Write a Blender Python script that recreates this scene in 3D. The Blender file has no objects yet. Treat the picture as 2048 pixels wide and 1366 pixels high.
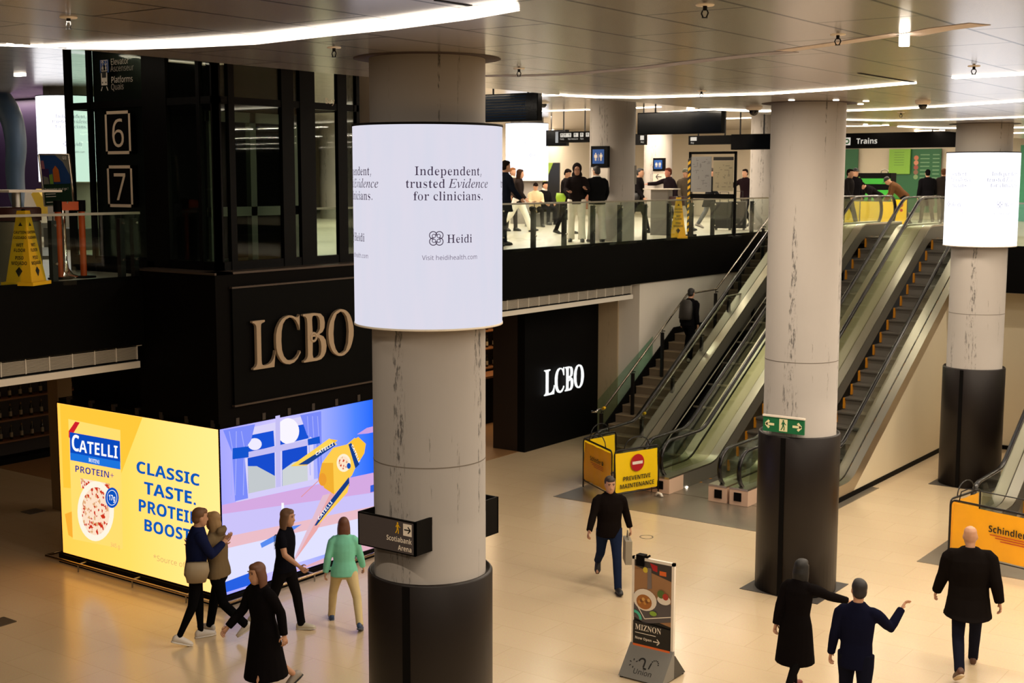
import bpy, math, random
from mathutils import Vector as V, Matrix
random.seed(7)
S = bpy.context.scene
COL = S.collection
PI = math.pi
R_ = math.radians

# ------------------------------------------------------------------ camera
CP = V((0.0, 0.0, 6.0))                       # 1.4 m above the upper floor (z 4.6), 6 m above the lower floor (z 0)
FPX, YAW, PITCH, ROLL = 2622.0, 0.62955, 0.12297, 0.001675
_fw = V((-math.sin(YAW)*math.cos(PITCH), math.cos(YAW)*math.cos(PITCH), -math.sin(PITCH)))
_rt0 = V((math.cos(YAW), math.sin(YAW), 0)); _up0 = _rt0.cross(_fw)
_rt = _rt0*math.cos(ROLL)+_up0*math.sin(ROLL); _up = _up0*math.cos(ROLL)-_rt0*math.sin(ROLL)
cam = bpy.data.cameras.new('camera'); cam_ob = bpy.data.objects.new('camera', cam); COL.objects.link(cam_ob)
cam.sensor_width = 36; cam.lens = FPX*36/2048; cam.clip_start = .1; cam.clip_end = 300
cam_ob.matrix_world = Matrix(((_rt.x, _up.x, -_fw.x, CP.x), (_rt.y, _up.y, -_fw.y, CP.y), (_rt.z, _up.z, -_fw.z, CP.z), (0, 0, 0, 1)))
cam.dof.use_dof = True; cam.dof.focus_distance = 12.0; cam.dof.aperture_fstop = 5.0
S.camera = cam_ob
# ------------------------------------------------------------------ world, exposure, lamps
W = bpy.data.worlds.new('world'); S.world = W; W.use_nodes = True
W.node_tree.nodes['Background'].inputs[0].default_value = (1, .86, .68, 1)
W.node_tree.nodes['Background'].inputs[1].default_value = .02
S.view_settings.view_transform = 'Standard'; S.view_settings.look = 'None'
S.view_settings.exposure = 0.0; S.view_settings.gamma = 1.0; S.view_settings.use_curve_mapping = False
S.cycles.use_denoising = True; S.cycles.max_bounces = 7; S.cycles.diffuse_bounces = 3; S.cycles.glossy_bounces = 4
S.cycles.transmission_bounces = 6; S.cycles.transparent_max_bounces = 12; S.cycles.caustics_reflective = False
S.cycles.caustics_refractive = False; S.cycles.sample_clamp_indirect = 6.0
WARM = (1.0, .86, .69)
STRIP_L = 10.0
def area(name, loc, sx, sy, power, col=WARM, rot=(0, 0, 0)):
    l = bpy.data.lights.new(name, 'AREA'); l.shape = 'RECTANGLE'; l.size = sx; l.size_y = sy; l.energy = power; l.color = col
    o = bpy.data.objects.new(name, l); COL.objects.link(o); o.location = loc; o.rotation_euler = rot
    return o
# light slots of the void ceiling (run along X, one bay of 4.2 m each)
for yy, pw in ((-4, 60), (1.5, 70), (5.5, 125), (10.8, 130), (15.4, 165), (19.6, 165), (23.8, 150), (28.0, 90), (32.2, 90)):
    for xx in (-7.4, -3.2, 1.2, 5.6):
        area('slot_lamp', (xx, yy, 7.055), 3.9, .12, pw*(.45 if xx < -7 and yy < 14 else 1))
# upper concourse slots
for yy, pw in ((15, 40), (19, 80), (24, 140), (28.5, 160), (33, 170), (37.5, 170), (42, 170)):
    for xx in (-19.5, -24.0, -29.0):
        area('concourse_lamp', (xx, yy, 7.9), 3.9, .12, pw)
for yy in (20.5, 24.5, 29, 33):
    area('concourse_lamp', (-17.6, yy, 7.88), 1.6, .12, 60)  # extra row added behind the railing to brighten the upper floor
for yy in (36, 40, 44):
    for xx in (-14.5, -11, -7, -3):
        area('concourse_lamp', (xx, yy, 7.05 if xx > -9.6 else 7.4), 3.2, .12, 110)
# under-slab downlights: shop front, stair soffit
area('shop_lamp', (-18.5, 18.0, 3.2), 1.2, 2.0, 10, (1, .72, .42))
area('shop_lamp', (-19.2, 25.6, 3.3), .8, 1.6, 60, (1, .70, .40))
area('shop_lamp', (-24.0, 15.2, 3.1), 1.2, 1.2, 3, (1, .72, .42))
area('soffit_lamp', (-3.0, 31.0, 3.5), 3.0, .3, 60)

# ------------------------------------------------------------------ pixel -> world on a known plane
def ray(px, py):
    return _rt*((px-1024)/FPX) - _up*((py-683)/FPX) + _fw
def gz(px, py, z=0.0):
    d = ray(px, py); return CP+d*((z-CP.z)/d.z)
def gx(px, py, X):
    d = ray(px, py); return CP+d*((X-CP.x)/d.x)
def gy(px, py, Y):
    d = ray(px, py); return CP+d*((Y-CP.y)/d.y)
def zc(X):                                     # ceiling height: flat over the void, rising towards the upper concourse
    return 7.08 if X > -9.6 else min(7.08+.1149*(-9.6-X), 7.93)
def gc(px, py):
    p = gz(px, py, 7.08)
    if p.x > -9.6: return p
    d = ray(px, py); k = .1149                  # z = 7.08 - k (x + 9.6)
    t = (7.08-k*(CP.x+9.6)-CP.z)/(d.z+k*d.x) if d.z+k*d.x > 1e-4 else -1
    if t > 0:
        q = CP+d*t
        if q.x > -17: return q
    return gz(px, py, 7.93)
def proj(p):
    q = V(p)-CP; w = q.dot(_fw)
    return (1024+FPX*q.dot(_rt)/w, 683-FPX*q.dot(_up)/w)

# ------------------------------------------------------------------ materials
def lin(c):
    return tuple((x/255/12.92 if x/255 <= .04045 else ((x/255+.055)/1.055)**2.4) for x in c)
MATS = {}
def mat(name, rgb, rough=.5, metal=0.0, emit=0.0, alpha=1.0, noise=0.0, nscale=4.0, spec=.5, bump=0.0, stretch=None, raw=False):
    if name in MATS: return MATS[name]
    m = bpy.data.materials.new(name); m.use_nodes = True; nt = m.node_tree; b = nt.nodes['Principled BSDF']
    c = rgb if raw else lin(rgb)
    b.inputs['Base Color'].default_value = (*c, 1); b.inputs['Roughness'].default_value = rough; b.inputs['Metallic'].default_value = metal
    b.inputs['Specular IOR Level'].default_value = spec
    if emit:
        b.inputs['Emission Color'].default_value = (*c, 1); b.inputs['Emission Strength'].default_value = emit
        b.inputs['Base Color'].default_value = (.02, .02, .02, 1)
    if noise or bump:
        tc = nt.nodes.new('ShaderNodeTexCoord'); mp = nt.nodes.new('ShaderNodeMapping'); nz = nt.nodes.new('ShaderNodeTexNoise')
        nt.links.new(tc.outputs['Object'], mp.inputs[0]); nt.links.new(mp.outputs[0], nz.inputs['Vector'])
        if stretch: mp.inputs['Scale'].default_value = stretch
        nz.inputs['Scale'].default_value = nscale; nz.inputs['Detail'].default_value = 5
        if noise:
            mx = nt.nodes.new('ShaderNodeMix'); mx.data_type = 'RGBA'
            mx.inputs[6].default_value = (*[x*(1-noise) for x in c], 1); mx.inputs[7].default_value = (*[min(1, x*(1+noise)) for x in c], 1)
            nt.links.new(nz.outputs[0], mx.inputs[0]); nt.links.new(mx.outputs[2], b.inputs['Base Color'])
        if bump:
            bp = nt.nodes.new('ShaderNodeBump'); bp.inputs['Strength'].default_value = bump
            nt.links.new(nz.outputs[0], bp.inputs['Height']); nt.links.new(bp.outputs[0], b.inputs['Normal'])
    MATS[name] = m
    return m
def emis(name, rgb, s=1.0, raw=False):
    if name in MATS: return MATS[name]
    m = bpy.data.materials.new(name); m.use_nodes = True; nt = m.node_tree; nt.nodes.clear()
    o = nt.nodes.new('ShaderNodeOutputMaterial'); e = nt.nodes.new('ShaderNodeEmission')
    e.inputs[0].default_value = (*(rgb if raw else lin(rgb)), 1); e.inputs[1].default_value = s; nt.links.new(e.outputs[0], o.inputs[0])
    MATS[name] = m
    return m
def glass(name, tint, tr=.9, gl=.1):
    """thin architectural glass: tinted see-through plus a mirror share that grows at grazing angles"""
    if name in MATS: return MATS[name]
    m = bpy.data.materials.new(name); m.use_nodes = True; nt = m.node_tree; nt.nodes.clear(); N = nt.nodes.new
    o = N('ShaderNodeOutputMaterial'); t = N('ShaderNodeBsdfTransparent'); g = N('ShaderNodeBsdfGlossy'); mx = N('ShaderNodeMixShader'); f = N('ShaderNodeLayerWeight')
    t.inputs[0].default_value = (*tint, 1); g.inputs['Roughness'].default_value = .02; g.inputs[0].default_value = (1, 1, 1, 1); f.inputs[0].default_value = .5
    pw = N('ShaderNodeMath'); pw.operation = 'POWER'; pw.inputs[1].default_value = 5.0; mu = N('ShaderNodeMath'); mu.operation = 'MULTIPLY_ADD'; mu.inputs[1].default_value = .9*gl; mu.inputs[2].default_value = .04*gl
    nt.links.new(f.outputs['Facing'], pw.inputs[0]); nt.links.new(pw.outputs[0], mu.inputs[0]); nt.links.new(mu.outputs[0], mx.inputs[0]); nt.links.new(t.outputs[0], mx.inputs[1]); nt.links.new(g.outputs[0], mx.inputs[2])
    nt.links.new(mx.outputs[0], o.inputs[0])
    MATS[name] = m
    return m
def floor_mat(name, c1, c2, tile, rough, joint=(.5, .42, .33)):
    m = bpy.data.materials.new(name); m.use_nodes = True; nt = m.node_tree; b = nt.nodes['Principled BSDF']; N = nt.nodes.new
    tc = N('ShaderNodeTexCoord'); br = N('ShaderNodeTexBrick'); nz = N('ShaderNodeTexNoise'); mx = N('ShaderNodeMix'); mx.data_type = 'RGBA'; n2 = N('ShaderNodeTexNoise')
    br.inputs['Scale'].default_value = 1.0; br.inputs['Brick Width'].default_value = tile[0]; br.inputs['Row Height'].default_value = tile[1]
    br.inputs['Mortar Size'].default_value = .006; br.inputs['Mortar Smooth'].default_value = .3
    br.inputs['Color1'].default_value = (*lin(c1), 1); br.inputs['Color2'].default_value = (*lin(c2), 1); br.inputs['Mortar'].default_value = (*[a*b_ for a, b_ in zip(lin(c1), joint)], 1)
    nt.links.new(tc.outputs['Object'], br.inputs['Vector']); nt.links.new(tc.outputs['Object'], nz.inputs['Vector']); nt.links.new(tc.outputs['Object'], n2.inputs['Vector'])
    nz.inputs['Scale'].default_value = 70; n2.inputs['Scale'].default_value = .5
    mx.blend_type = 'MULTIPLY'; mx.inputs[0].default_value = .25
    nt.links.new(br.outputs[0], mx.inputs[6]); nt.links.new(nz.outputs[1], mx.inputs[7]); nt.links.new(mx.outputs[2], b.inputs['Base Color'])
    mr = N('ShaderNodeMapRange'); mr.inputs[3].default_value = rough-.06; mr.inputs[4].default_value = rough+.06; b.inputs['Specular IOR Level'].default_value = .75
    nt.links.new(n2.outputs[0], mr.inputs[0]); nt.links.new(mr.outputs[0], b.inputs['Roughness'])
    MATS[name] = m
    return m
def ceiling_mat():
    m = bpy.data.materials.new('satin_ceiling_panels'); m.use_nodes = True; nt = m.node_tree; b = nt.nodes['Principled BSDF']; N = nt.nodes.new
    tc = N('ShaderNodeTexCoord'); mp = N('ShaderNodeMapping'); br = N('ShaderNodeTexBrick')
    mp.inputs['Rotation'].default_value = (0, 0, PI/2); mp.inputs['Location'].default_value = (.35, -.0, 0)
    br.inputs['Scale'].default_value = 1.0; br.inputs['Brick Width'].default_value = 2.1; br.inputs['Row Height'].default_value = .755
    br.inputs['Mortar Size'].default_value = .014; br.inputs['Mortar Smooth'].default_value = .0
    a = lin((204, 196, 188)); br.inputs['Color1'].default_value = (*a, 1); br.inputs['Color2'].default_value = (*[x*.96 for x in a], 1); br.inputs['Mortar'].default_value = (.05, .04, .035, 1)
    nt.links.new(tc.outputs['Object'], mp.inputs[0]); nt.links.new(mp.outputs[0], br.inputs['Vector']); nt.links.new(br.outputs[0], b.inputs['Base Color'])
    b.inputs['Metallic'].default_value = .8; b.inputs['Roughness'].default_value = .22
    return m
def concrete_mat(name, rgb, stain=.75):
    m = bpy.data.materials.new(name); m.use_nodes = True; nt = m.node_tree; b = nt.nodes['Principled BSDF']; N = nt.nodes.new
    tc = N('ShaderNodeTexCoord'); c = lin(rgb)
    def nz(scale, st, det=6, rough=.6):
        mp = N('ShaderNodeMapping'); n = N('ShaderNodeTexNoise'); mp.inputs['Scale'].default_value = st
        nt.links.new(tc.outputs['Object'], mp.inputs[0]); nt.links.new(mp.outputs[0], n.inputs['Vector'])
        n.inputs['Scale'].default_value = scale; n.inputs['Detail'].default_value = det; n.inputs['Roughness'].default_value = rough
        return n
    base = nz(1.3, (1, 1, .35)); crack = nz(7.0, (1, 1, .035), 4, .6); fine = nz(34, (1, 1, .22), 4, .7)
    def ramp(n, a, b_):
        r = N('ShaderNodeMapRange'); r.inputs[1].default_value = a; r.inputs[2].default_value = b_; nt.links.new(n.outputs[0], r.inputs[0]); return r
    r1 = ramp(crack, .572, .625); r2 = ramp(fine, .50, .60)
    mu = N('ShaderNodeMath'); mu.operation = 'MULTIPLY'; nt.links.new(r1.outputs[0], mu.inputs[0]); nt.links.new(r2.outputs[0], mu.inputs[1])
    m1 = N('ShaderNodeMix'); m1.data_type = 'RGBA'; m1.inputs[6].default_value = (*[x*.88 for x in c], 1); m1.inputs[7].default_value = (*[x*1.1 for x in c], 1)
    nt.links.new(base.outputs[0], m1.inputs[0])
    m2 = N('ShaderNodeMix'); m2.data_type = 'RGBA'; m2.inputs[7].default_value = (*[x*(1-stain) for x in c], 1)
    nt.links.new(mu.outputs[0], m2.inputs[0]); nt.links.new(m1.outputs[2], m2.inputs[6]); nt.links.new(m2.outputs[2], b.inputs['Base Color'])
    b.inputs['Roughness'].default_value = .75
    bp = N('ShaderNodeBump'); bp.inputs['Strength'].default_value = .15; nt.links.new(fine.outputs[0], bp.inputs['Height']); nt.links.new(bp.outputs[0], b.inputs['Normal'])
    MATS[name] = m
    return m

BLACK = mat('black_panel', (6, 5, 4), .55, noise=.08, nscale=2, spec=.04)
MATTE = mat('matte_black', (8, 7, 7), .6, spec=.08)
DKMETAL = mat('dark_metal', (17, 15, 15), .35, .3)
RUBBER = mat('black_rubber', (10, 9, 9), .22)
STEEL = mat('brushed_steel', (205, 196, 182), .28, 1.0, bump=.02, nscale=60, stretch=(1, .05, 1))
STEELD = mat('dull_steel', (150, 145, 132), .4, .9)
CHROME = mat('chrome', (225, 222, 216), .1, 1.0)
WHITE = mat('white_paint', (222, 214, 200), .55)
CREAM = mat('cream_wall', (226, 212, 182), .5, noise=.03, nscale=1.0)
BEIGE = mat('beige_wall', (205, 192, 170), .6, noise=.03)
GREYM = mat('grey_plastic', (112, 108, 102), .5)
YEL = mat('safety_yellow', (238, 186, 20), .5)
VINYL = mat('yellow_vinyl', (246, 205, 18), .35, noise=.05, nscale=5)
VINYLO = mat('orange_vinyl', (250, 176, 22), .35, noise=.05, nscale=5)
RED = mat('sign_red', (176, 26, 34), .4)
INK = mat('black_ink', (20, 18, 16), .5)
SIGNW = mat('sign_white', (232, 222, 208), .5)
SIGNGLOW = mat('sign_glow', (236, 228, 214), .5, emit=.75)  # glow added to keep the hanging sign lettering white
SIGNG = mat('sign_grey', (72, 66, 68), .5)
SIGNBL = mat('sign_blue', (16, 78, 160), .5)
GREEN = mat('green_board', (28, 92, 52), .5)
LIME = mat('lime_board', (126, 176, 56), .5)
ORANGE = mat('orange_plastic', (214, 86, 22), .45)
STRIP = emis('slot_light', (255, 238, 214), STRIP_L)
LAMPW = emis('lamp_white', (255, 240, 220), 9.0)
GLASS = glass('clear_glass', (.92, .97, .94), gl=.7)
GLASSD = glass('shaft_glass', (.80, .87, .81), gl=.45)
GLASSC = glass('escalator_glass', (.90, .95, .91), gl=.7)

# ------------------------------------------------------------------ object helpers
ROOT = {}
def tag(o, label, cat, group=None):
    o['label'] = label; o['category'] = cat
    if group: o['group'] = group
    return o
def thing(name, label, cat, loc=(0, 0, 0), rz=0.0, group=None):
    o = bpy.data.objects.new(name, None); COL.objects.link(o); o.location = loc; o.rotation_euler = (0, 0, rz); o.empty_display_size = .2
    tag(o, label, cat, group); ROOT[o.name] = Matrix.Translation(V(loc)) @ Matrix.Rotation(rz, 4, 'Z')
    return o
def setting(o):
    o['kind'] = 'structure'; return o
class MB:
    """collects boxes, tubes, lofts in world or local coordinates and links them as ONE mesh object"""
    def __init__(s): s.v = []; s.f = []; s.m = []; s.sm = []; s.mi = 0; s.smooth = False
    def add(s, vs, fs, smooth=None):
        n = len(s.v); s.v += [V(p) for p in vs]
        for f in fs: s.f.append([i+n for i in f]); s.m.append(s.mi); s.sm.append(s.smooth if smooth is None else smooth)
        return s
    def use(s, mi): s.mi = mi; return s
    def box(s, x0, x1, y0, y1, z0, z1):
        return s.hexa([(x0, y0, z0), (x1, y0, z0), (x1, y1, z0), (x0, y1, z0), (x0, y0, z1), (x1, y0, z1), (x1, y1, z1), (x0, y1, z1)])
    def hexa(s, p):
        return s.add(p, [(0, 3, 2, 1), (4, 5, 6, 7), (0, 1, 5, 4), (1, 2, 6, 5), (2, 3, 7, 6), (3, 0, 4, 7)])
    def rbox(s, c, u, v, w, a, b, d):           # box round c with axes u, v, w and half sizes
        c, u, v, w = V(c), V(u).normalized()*a, V(v).normalized()*b, V(w).normalized()*d
        return s.hexa([c-u-v-w, c+u-v-w, c+u+v-w, c-u+v-w, c-u-v+w, c+u-v+w, c+u+v+w, c-u+v+w])
    def bbox(s, x0, x1, y0, y1, z0, z1, r=.02):  # box with rounded vertical edges
        pts = []
        for cx, cy, a0 in ((x1-r, y1-r, 0), (x0+r, y1-r, 90), (x0+r, y0+r, 180), (x1-r, y0+r, 270)):
            for k in range(4): a = R_(a0+30*k); pts.append((cx+r*math.cos(a), cy+r*math.sin(a)))
        return s.prism([(p[0], p[1], z0) for p in pts], (0, 0, z1-z0))
    def prism(s, poly, ext):                    # polygon in 3D extruded along ext
        n = len(poly); e = V(ext); a = [V(p) for p in poly]; b = [p+e for p in a]
        return s.add(a+b, [list(range(n))[::-1], list(range(n, 2*n))]+[(i, (i+1) % n, n+(i+1) % n, n+i) for i in range(n)])
    def poly(s, pts): return s.add(pts, [list(range(len(pts)))])
    def cyl(s, p0, p1, r0, r1=None, n=16, smooth=True, caps=True):
        r1 = r0 if r1 is None else r1; p0, p1 = V(p0), V(p1); t = (p1-p0).normalized()
        u = t.orthogonal().normalized(); w = t.cross(u)
        vs = [p+(u*math.cos(2*PI*k/n)+w*math.sin(2*PI*k/n))*r for p, r in ((p0, r0), (p1, r1)) for k in range(n)]
        s.add(vs, [(k, (k+1) % n, n+(k+1) % n, n+k) for k in range(n)], smooth)
        if caps: s.add(vs[:n], [list(range(n))[::-1]], False); s.add(vs[n:], [list(range(n))], False)
        return s
    def lathe(s, c, prof, n=24, a0=0.0, a1=2*PI, smooth=True):   # profile [(r, z)] round the vertical through c
        full = abs(a1-a0-2*PI) < 1e-6; m = n if full else n+1
        vs = [(c[0]+r*math.cos(a0+(a1-a0)*k/n), c[1]+r*math.sin(a0+(a1-a0)*k/n), c[2]+z) for r, z in prof for k in range(m)]
        fs = [(j*m+k, j*m+(k+1) % m, (j+1)*m+(k+1) % m, (j+1)*m+k) for j in range(len(prof)-1) for k in range(n)]
        return s.add(vs, fs, smooth)
    def tube(s, pts, r, n=8, closed=False):
        P = [V(p) for p in pts]; m = len(P); rings = []; u = None
        for i in range(m):
            a = P[(i-1) % m] if (closed or i > 0) else P[i]; b = P[(i+1) % m] if (closed or i < m-1) else P[i]
            t = (b-a).normalized()
            if u is None: u = t.orthogonal().normalized()
            u = (u-t*u.dot(t)).normalized(); w = t.cross(u); rr = r[i] if isinstance(r, (list, tuple)) else r
            rings.append([P[i]+(u*math.cos(2*PI*k/n)+w*math.sin(2*PI*k/n))*rr for k in range(n)])
        vs = [p for g in rings for p in g]; q = m if closed else m-1
        fs = [(i*n+k, i*n+(k+1) % n, ((i+1) % m)*n+(k+1) % n, ((i+1) % m)*n+k) for i in range(q) for k in range(n)]
        if not closed: fs += [list(range(n))[::-1], list(range((m-1)*n, m*n))]
        return s.add(vs, fs, True)
    def loft(s, rings, n=12):                   # rings: (centre, side vector, front vector, a, b)
        vs = []
        for c, u, w, a, b in rings:
            c, u, w = V(c), V(u), V(w)
            vs += [c+u*a*math.cos(2*PI*k/n)+w*b*math.sin(2*PI*k/n) for k in range(n)]
        m = len(rings); fs = [(i*n+k, i*n+(k+1) % n, (i+1)*n+(k+1) % n, (i+1)*n+k) for i in range(m-1) for k in range(n)]
        return s.add(vs, fs+[list(range(n))[::-1], list(range((m-1)*n, m*n))], True)
    def ball(s, c, r, n=12, m=8, axes=None):
        c = V(c); rx, ry, rz = (r, r, r) if not isinstance(r, (tuple, list)) else r
        X, Y, Z = axes or (V((1, 0, 0)), V((0, 1, 0)), V((0, 0, 1)))
        vs = [c+Z*rz]; fs = []
        for i in range(1, m):
            a = PI*i/m
            vs += [c+X*rx*math.sin(a)*math.cos(2*PI*k/n)+Y*ry*math.sin(a)*math.sin(2*PI*k/n)+Z*rz*math.cos(a) for k in range(n)]
        vs.append(c-Z*rz); L = len(vs)-1
        fs += [(0, 1+k, 1+(k+1) % n) for k in range(n)]
        fs += [(1+i*n+k, 1+(i+1)*n+k, 1+(i+1)*n+(k+1) % n, 1+i*n+(k+1) % n) for i in range(m-2) for k in range(n)]
        fs += [(L, 1+(m-2)*n+(k+1) % n, 1+(m-2)*n+k) for k in range(n)]
        return s.add(vs, fs, True)
    def build(s, name, mats, parent=None, local=False, remesh=0.0, inflate=0.0, smooth_it=3, recalc=False, keep=None):
        vs = s.v
        root = parent
        while root is not None and root.parent is not None: root = root.parent
        if root is not None and not local and root.name in ROOT:
            inv = ROOT[root.name].inverted(); vs = [inv @ p for p in vs]
        me = bpy.data.meshes.new(name); me.from_pydata([tuple(p) for p in vs], [], s.f); me.update()
        mats = mats if isinstance(mats, (list, tuple)) else [mats]
        if remesh:
            me.validate(); to = bpy.data.objects.new('tmp', me); COL.objects.link(to)
            md = to.modifiers.new('r', 'REMESH'); md.mode = 'VOXEL'; md.voxel_size = remesh; md.use_smooth_shade = True
            if smooth_it: sm = to.modifiers.new('s', 'SMOOTH'); sm.factor = .5; sm.iterations = smooth_it
            dg = bpy.context.evaluated_depsgraph_get(); m2 = bpy.data.meshes.new_from_object(to.evaluated_get(dg))
            bpy.data.objects.remove(to); bpy.data.meshes.remove(me); me = m2; me.name = name; me.materials.clear()
            if keep:                            # pieces joined unremeshed (fingers)
                off = len(me.vertices); pv = [tuple(v.co) for v in me.vertices]+[tuple(p) for p in keep.v]
                pf = [tuple(p.vertices) for p in me.polygons]+[tuple(i+off for i in f) for f in keep.f]
                me = bpy.data.meshes.new(name); me.from_pydata(pv, [], pf); me.update()
            me.polygons.foreach_set('use_smooth', [True]*len(me.polygons))
        else:
            me.polygons.foreach_set('material_index', s.m); me.polygons.foreach_set('use_smooth', s.sm)
        for m in mats: me.materials.append(m)
        o = bpy.data.objects.new(name, me); COL.objects.link(o)
        if parent is not None: o.parent = parent
        return o
def copy_tree(o, parent=None):
    c = o.copy(); COL.objects.link(c)
    if parent is not None: c.parent = parent
    if o.name in ROOT: ROOT[c.name] = ROOT[o.name].copy()
    for ch in list(o.children): copy_tree(ch, c)
    return c

GLYPHS = {}
GLYPHS['s'] = {
'I': [65,22,3,0,3,4,11,6,15,8,18,12,19,19,19,97,18,103,16,107,11,109,3,110,3,114,61,114,61,110,54,109,49,107,46,103,46,19,47,11,51,7,61,4,61,0],
'M': [158,40,4,0,4,4,11,5,15,8,18,12,19,20,19,96,18,104,13,108,4,110,4,114,46,114,79,36,112,114,154,114,154,110,147,108,143,106,141,101,140,95,140,21,141,11,145,6,154,4,154,0,99,0,99,4,108,6,112,11,114,21,114,100,72,0,67,0,26,97,26,20,27,12,30,7,35,5,42,4,42,0],
'N': [123,30,101,-3,27,87,27,12,30,8,34,5,42,4,42,0,5,0,5,4,14,6,18,10,19,20,19,97,9,108,5,110,5,114,39,114,98,42,98,94,97,104,92,108,83,110,83,114,120,114,120,110,113,109,108,106,106,102,105,94,105,-3],
'O': [131,32,65,-3,53,-2,42,2,32,7,24,14,17,23,11,33,8,45,7,57,8,69,11,80,17,90,24,99,32,107,43,112,54,115,66,117,78,115,89,112,99,107,108,100,115,91,120,81,123,69,125,57,123,45,120,33,115,23,108,14,99,7,89,2,77,-2,14,66,3,82,9,92,27,95,57,93,80,87,97,77,107,65,111,49,105,39,87,36,57,38,34,44,17,54,6],
'R': [118,32,4,0,4,4,11,5,16,8,18,13,19,20,19,95,18,102,16,106,11,108,4,110,4,114,54,114,76,112,92,106,101,97,104,84,101,71,93,62,79,56,108,13,113,6,120,4,120,0,85,0,50,53,46,53,46,13,49,8,53,5,60,4,60,0,12,46,58,51,58,62,60,70,65,74,72,76,84,74,97,67,105,56,108,51,107,47,106,46,96],
'T': [106,27,23,0,23,4,31,5,36,8,38,13,39,20,39,108,37,108,25,106,16,101,10,92,7,79,3,79,3,114,103,114,103,79,98,79,94,95,83,105,67,108,66,108,66,20,67,12,69,8,74,5,82,4,82,0],
'Z': [110,21,5,0,5,3,69,107,54,107,35,105,29,102,24,96,19,89,15,79,11,79,14,114,102,114,102,111,38,7,60,7,75,9,87,15,96,26,102,41,106,41,102,0],
}
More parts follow.
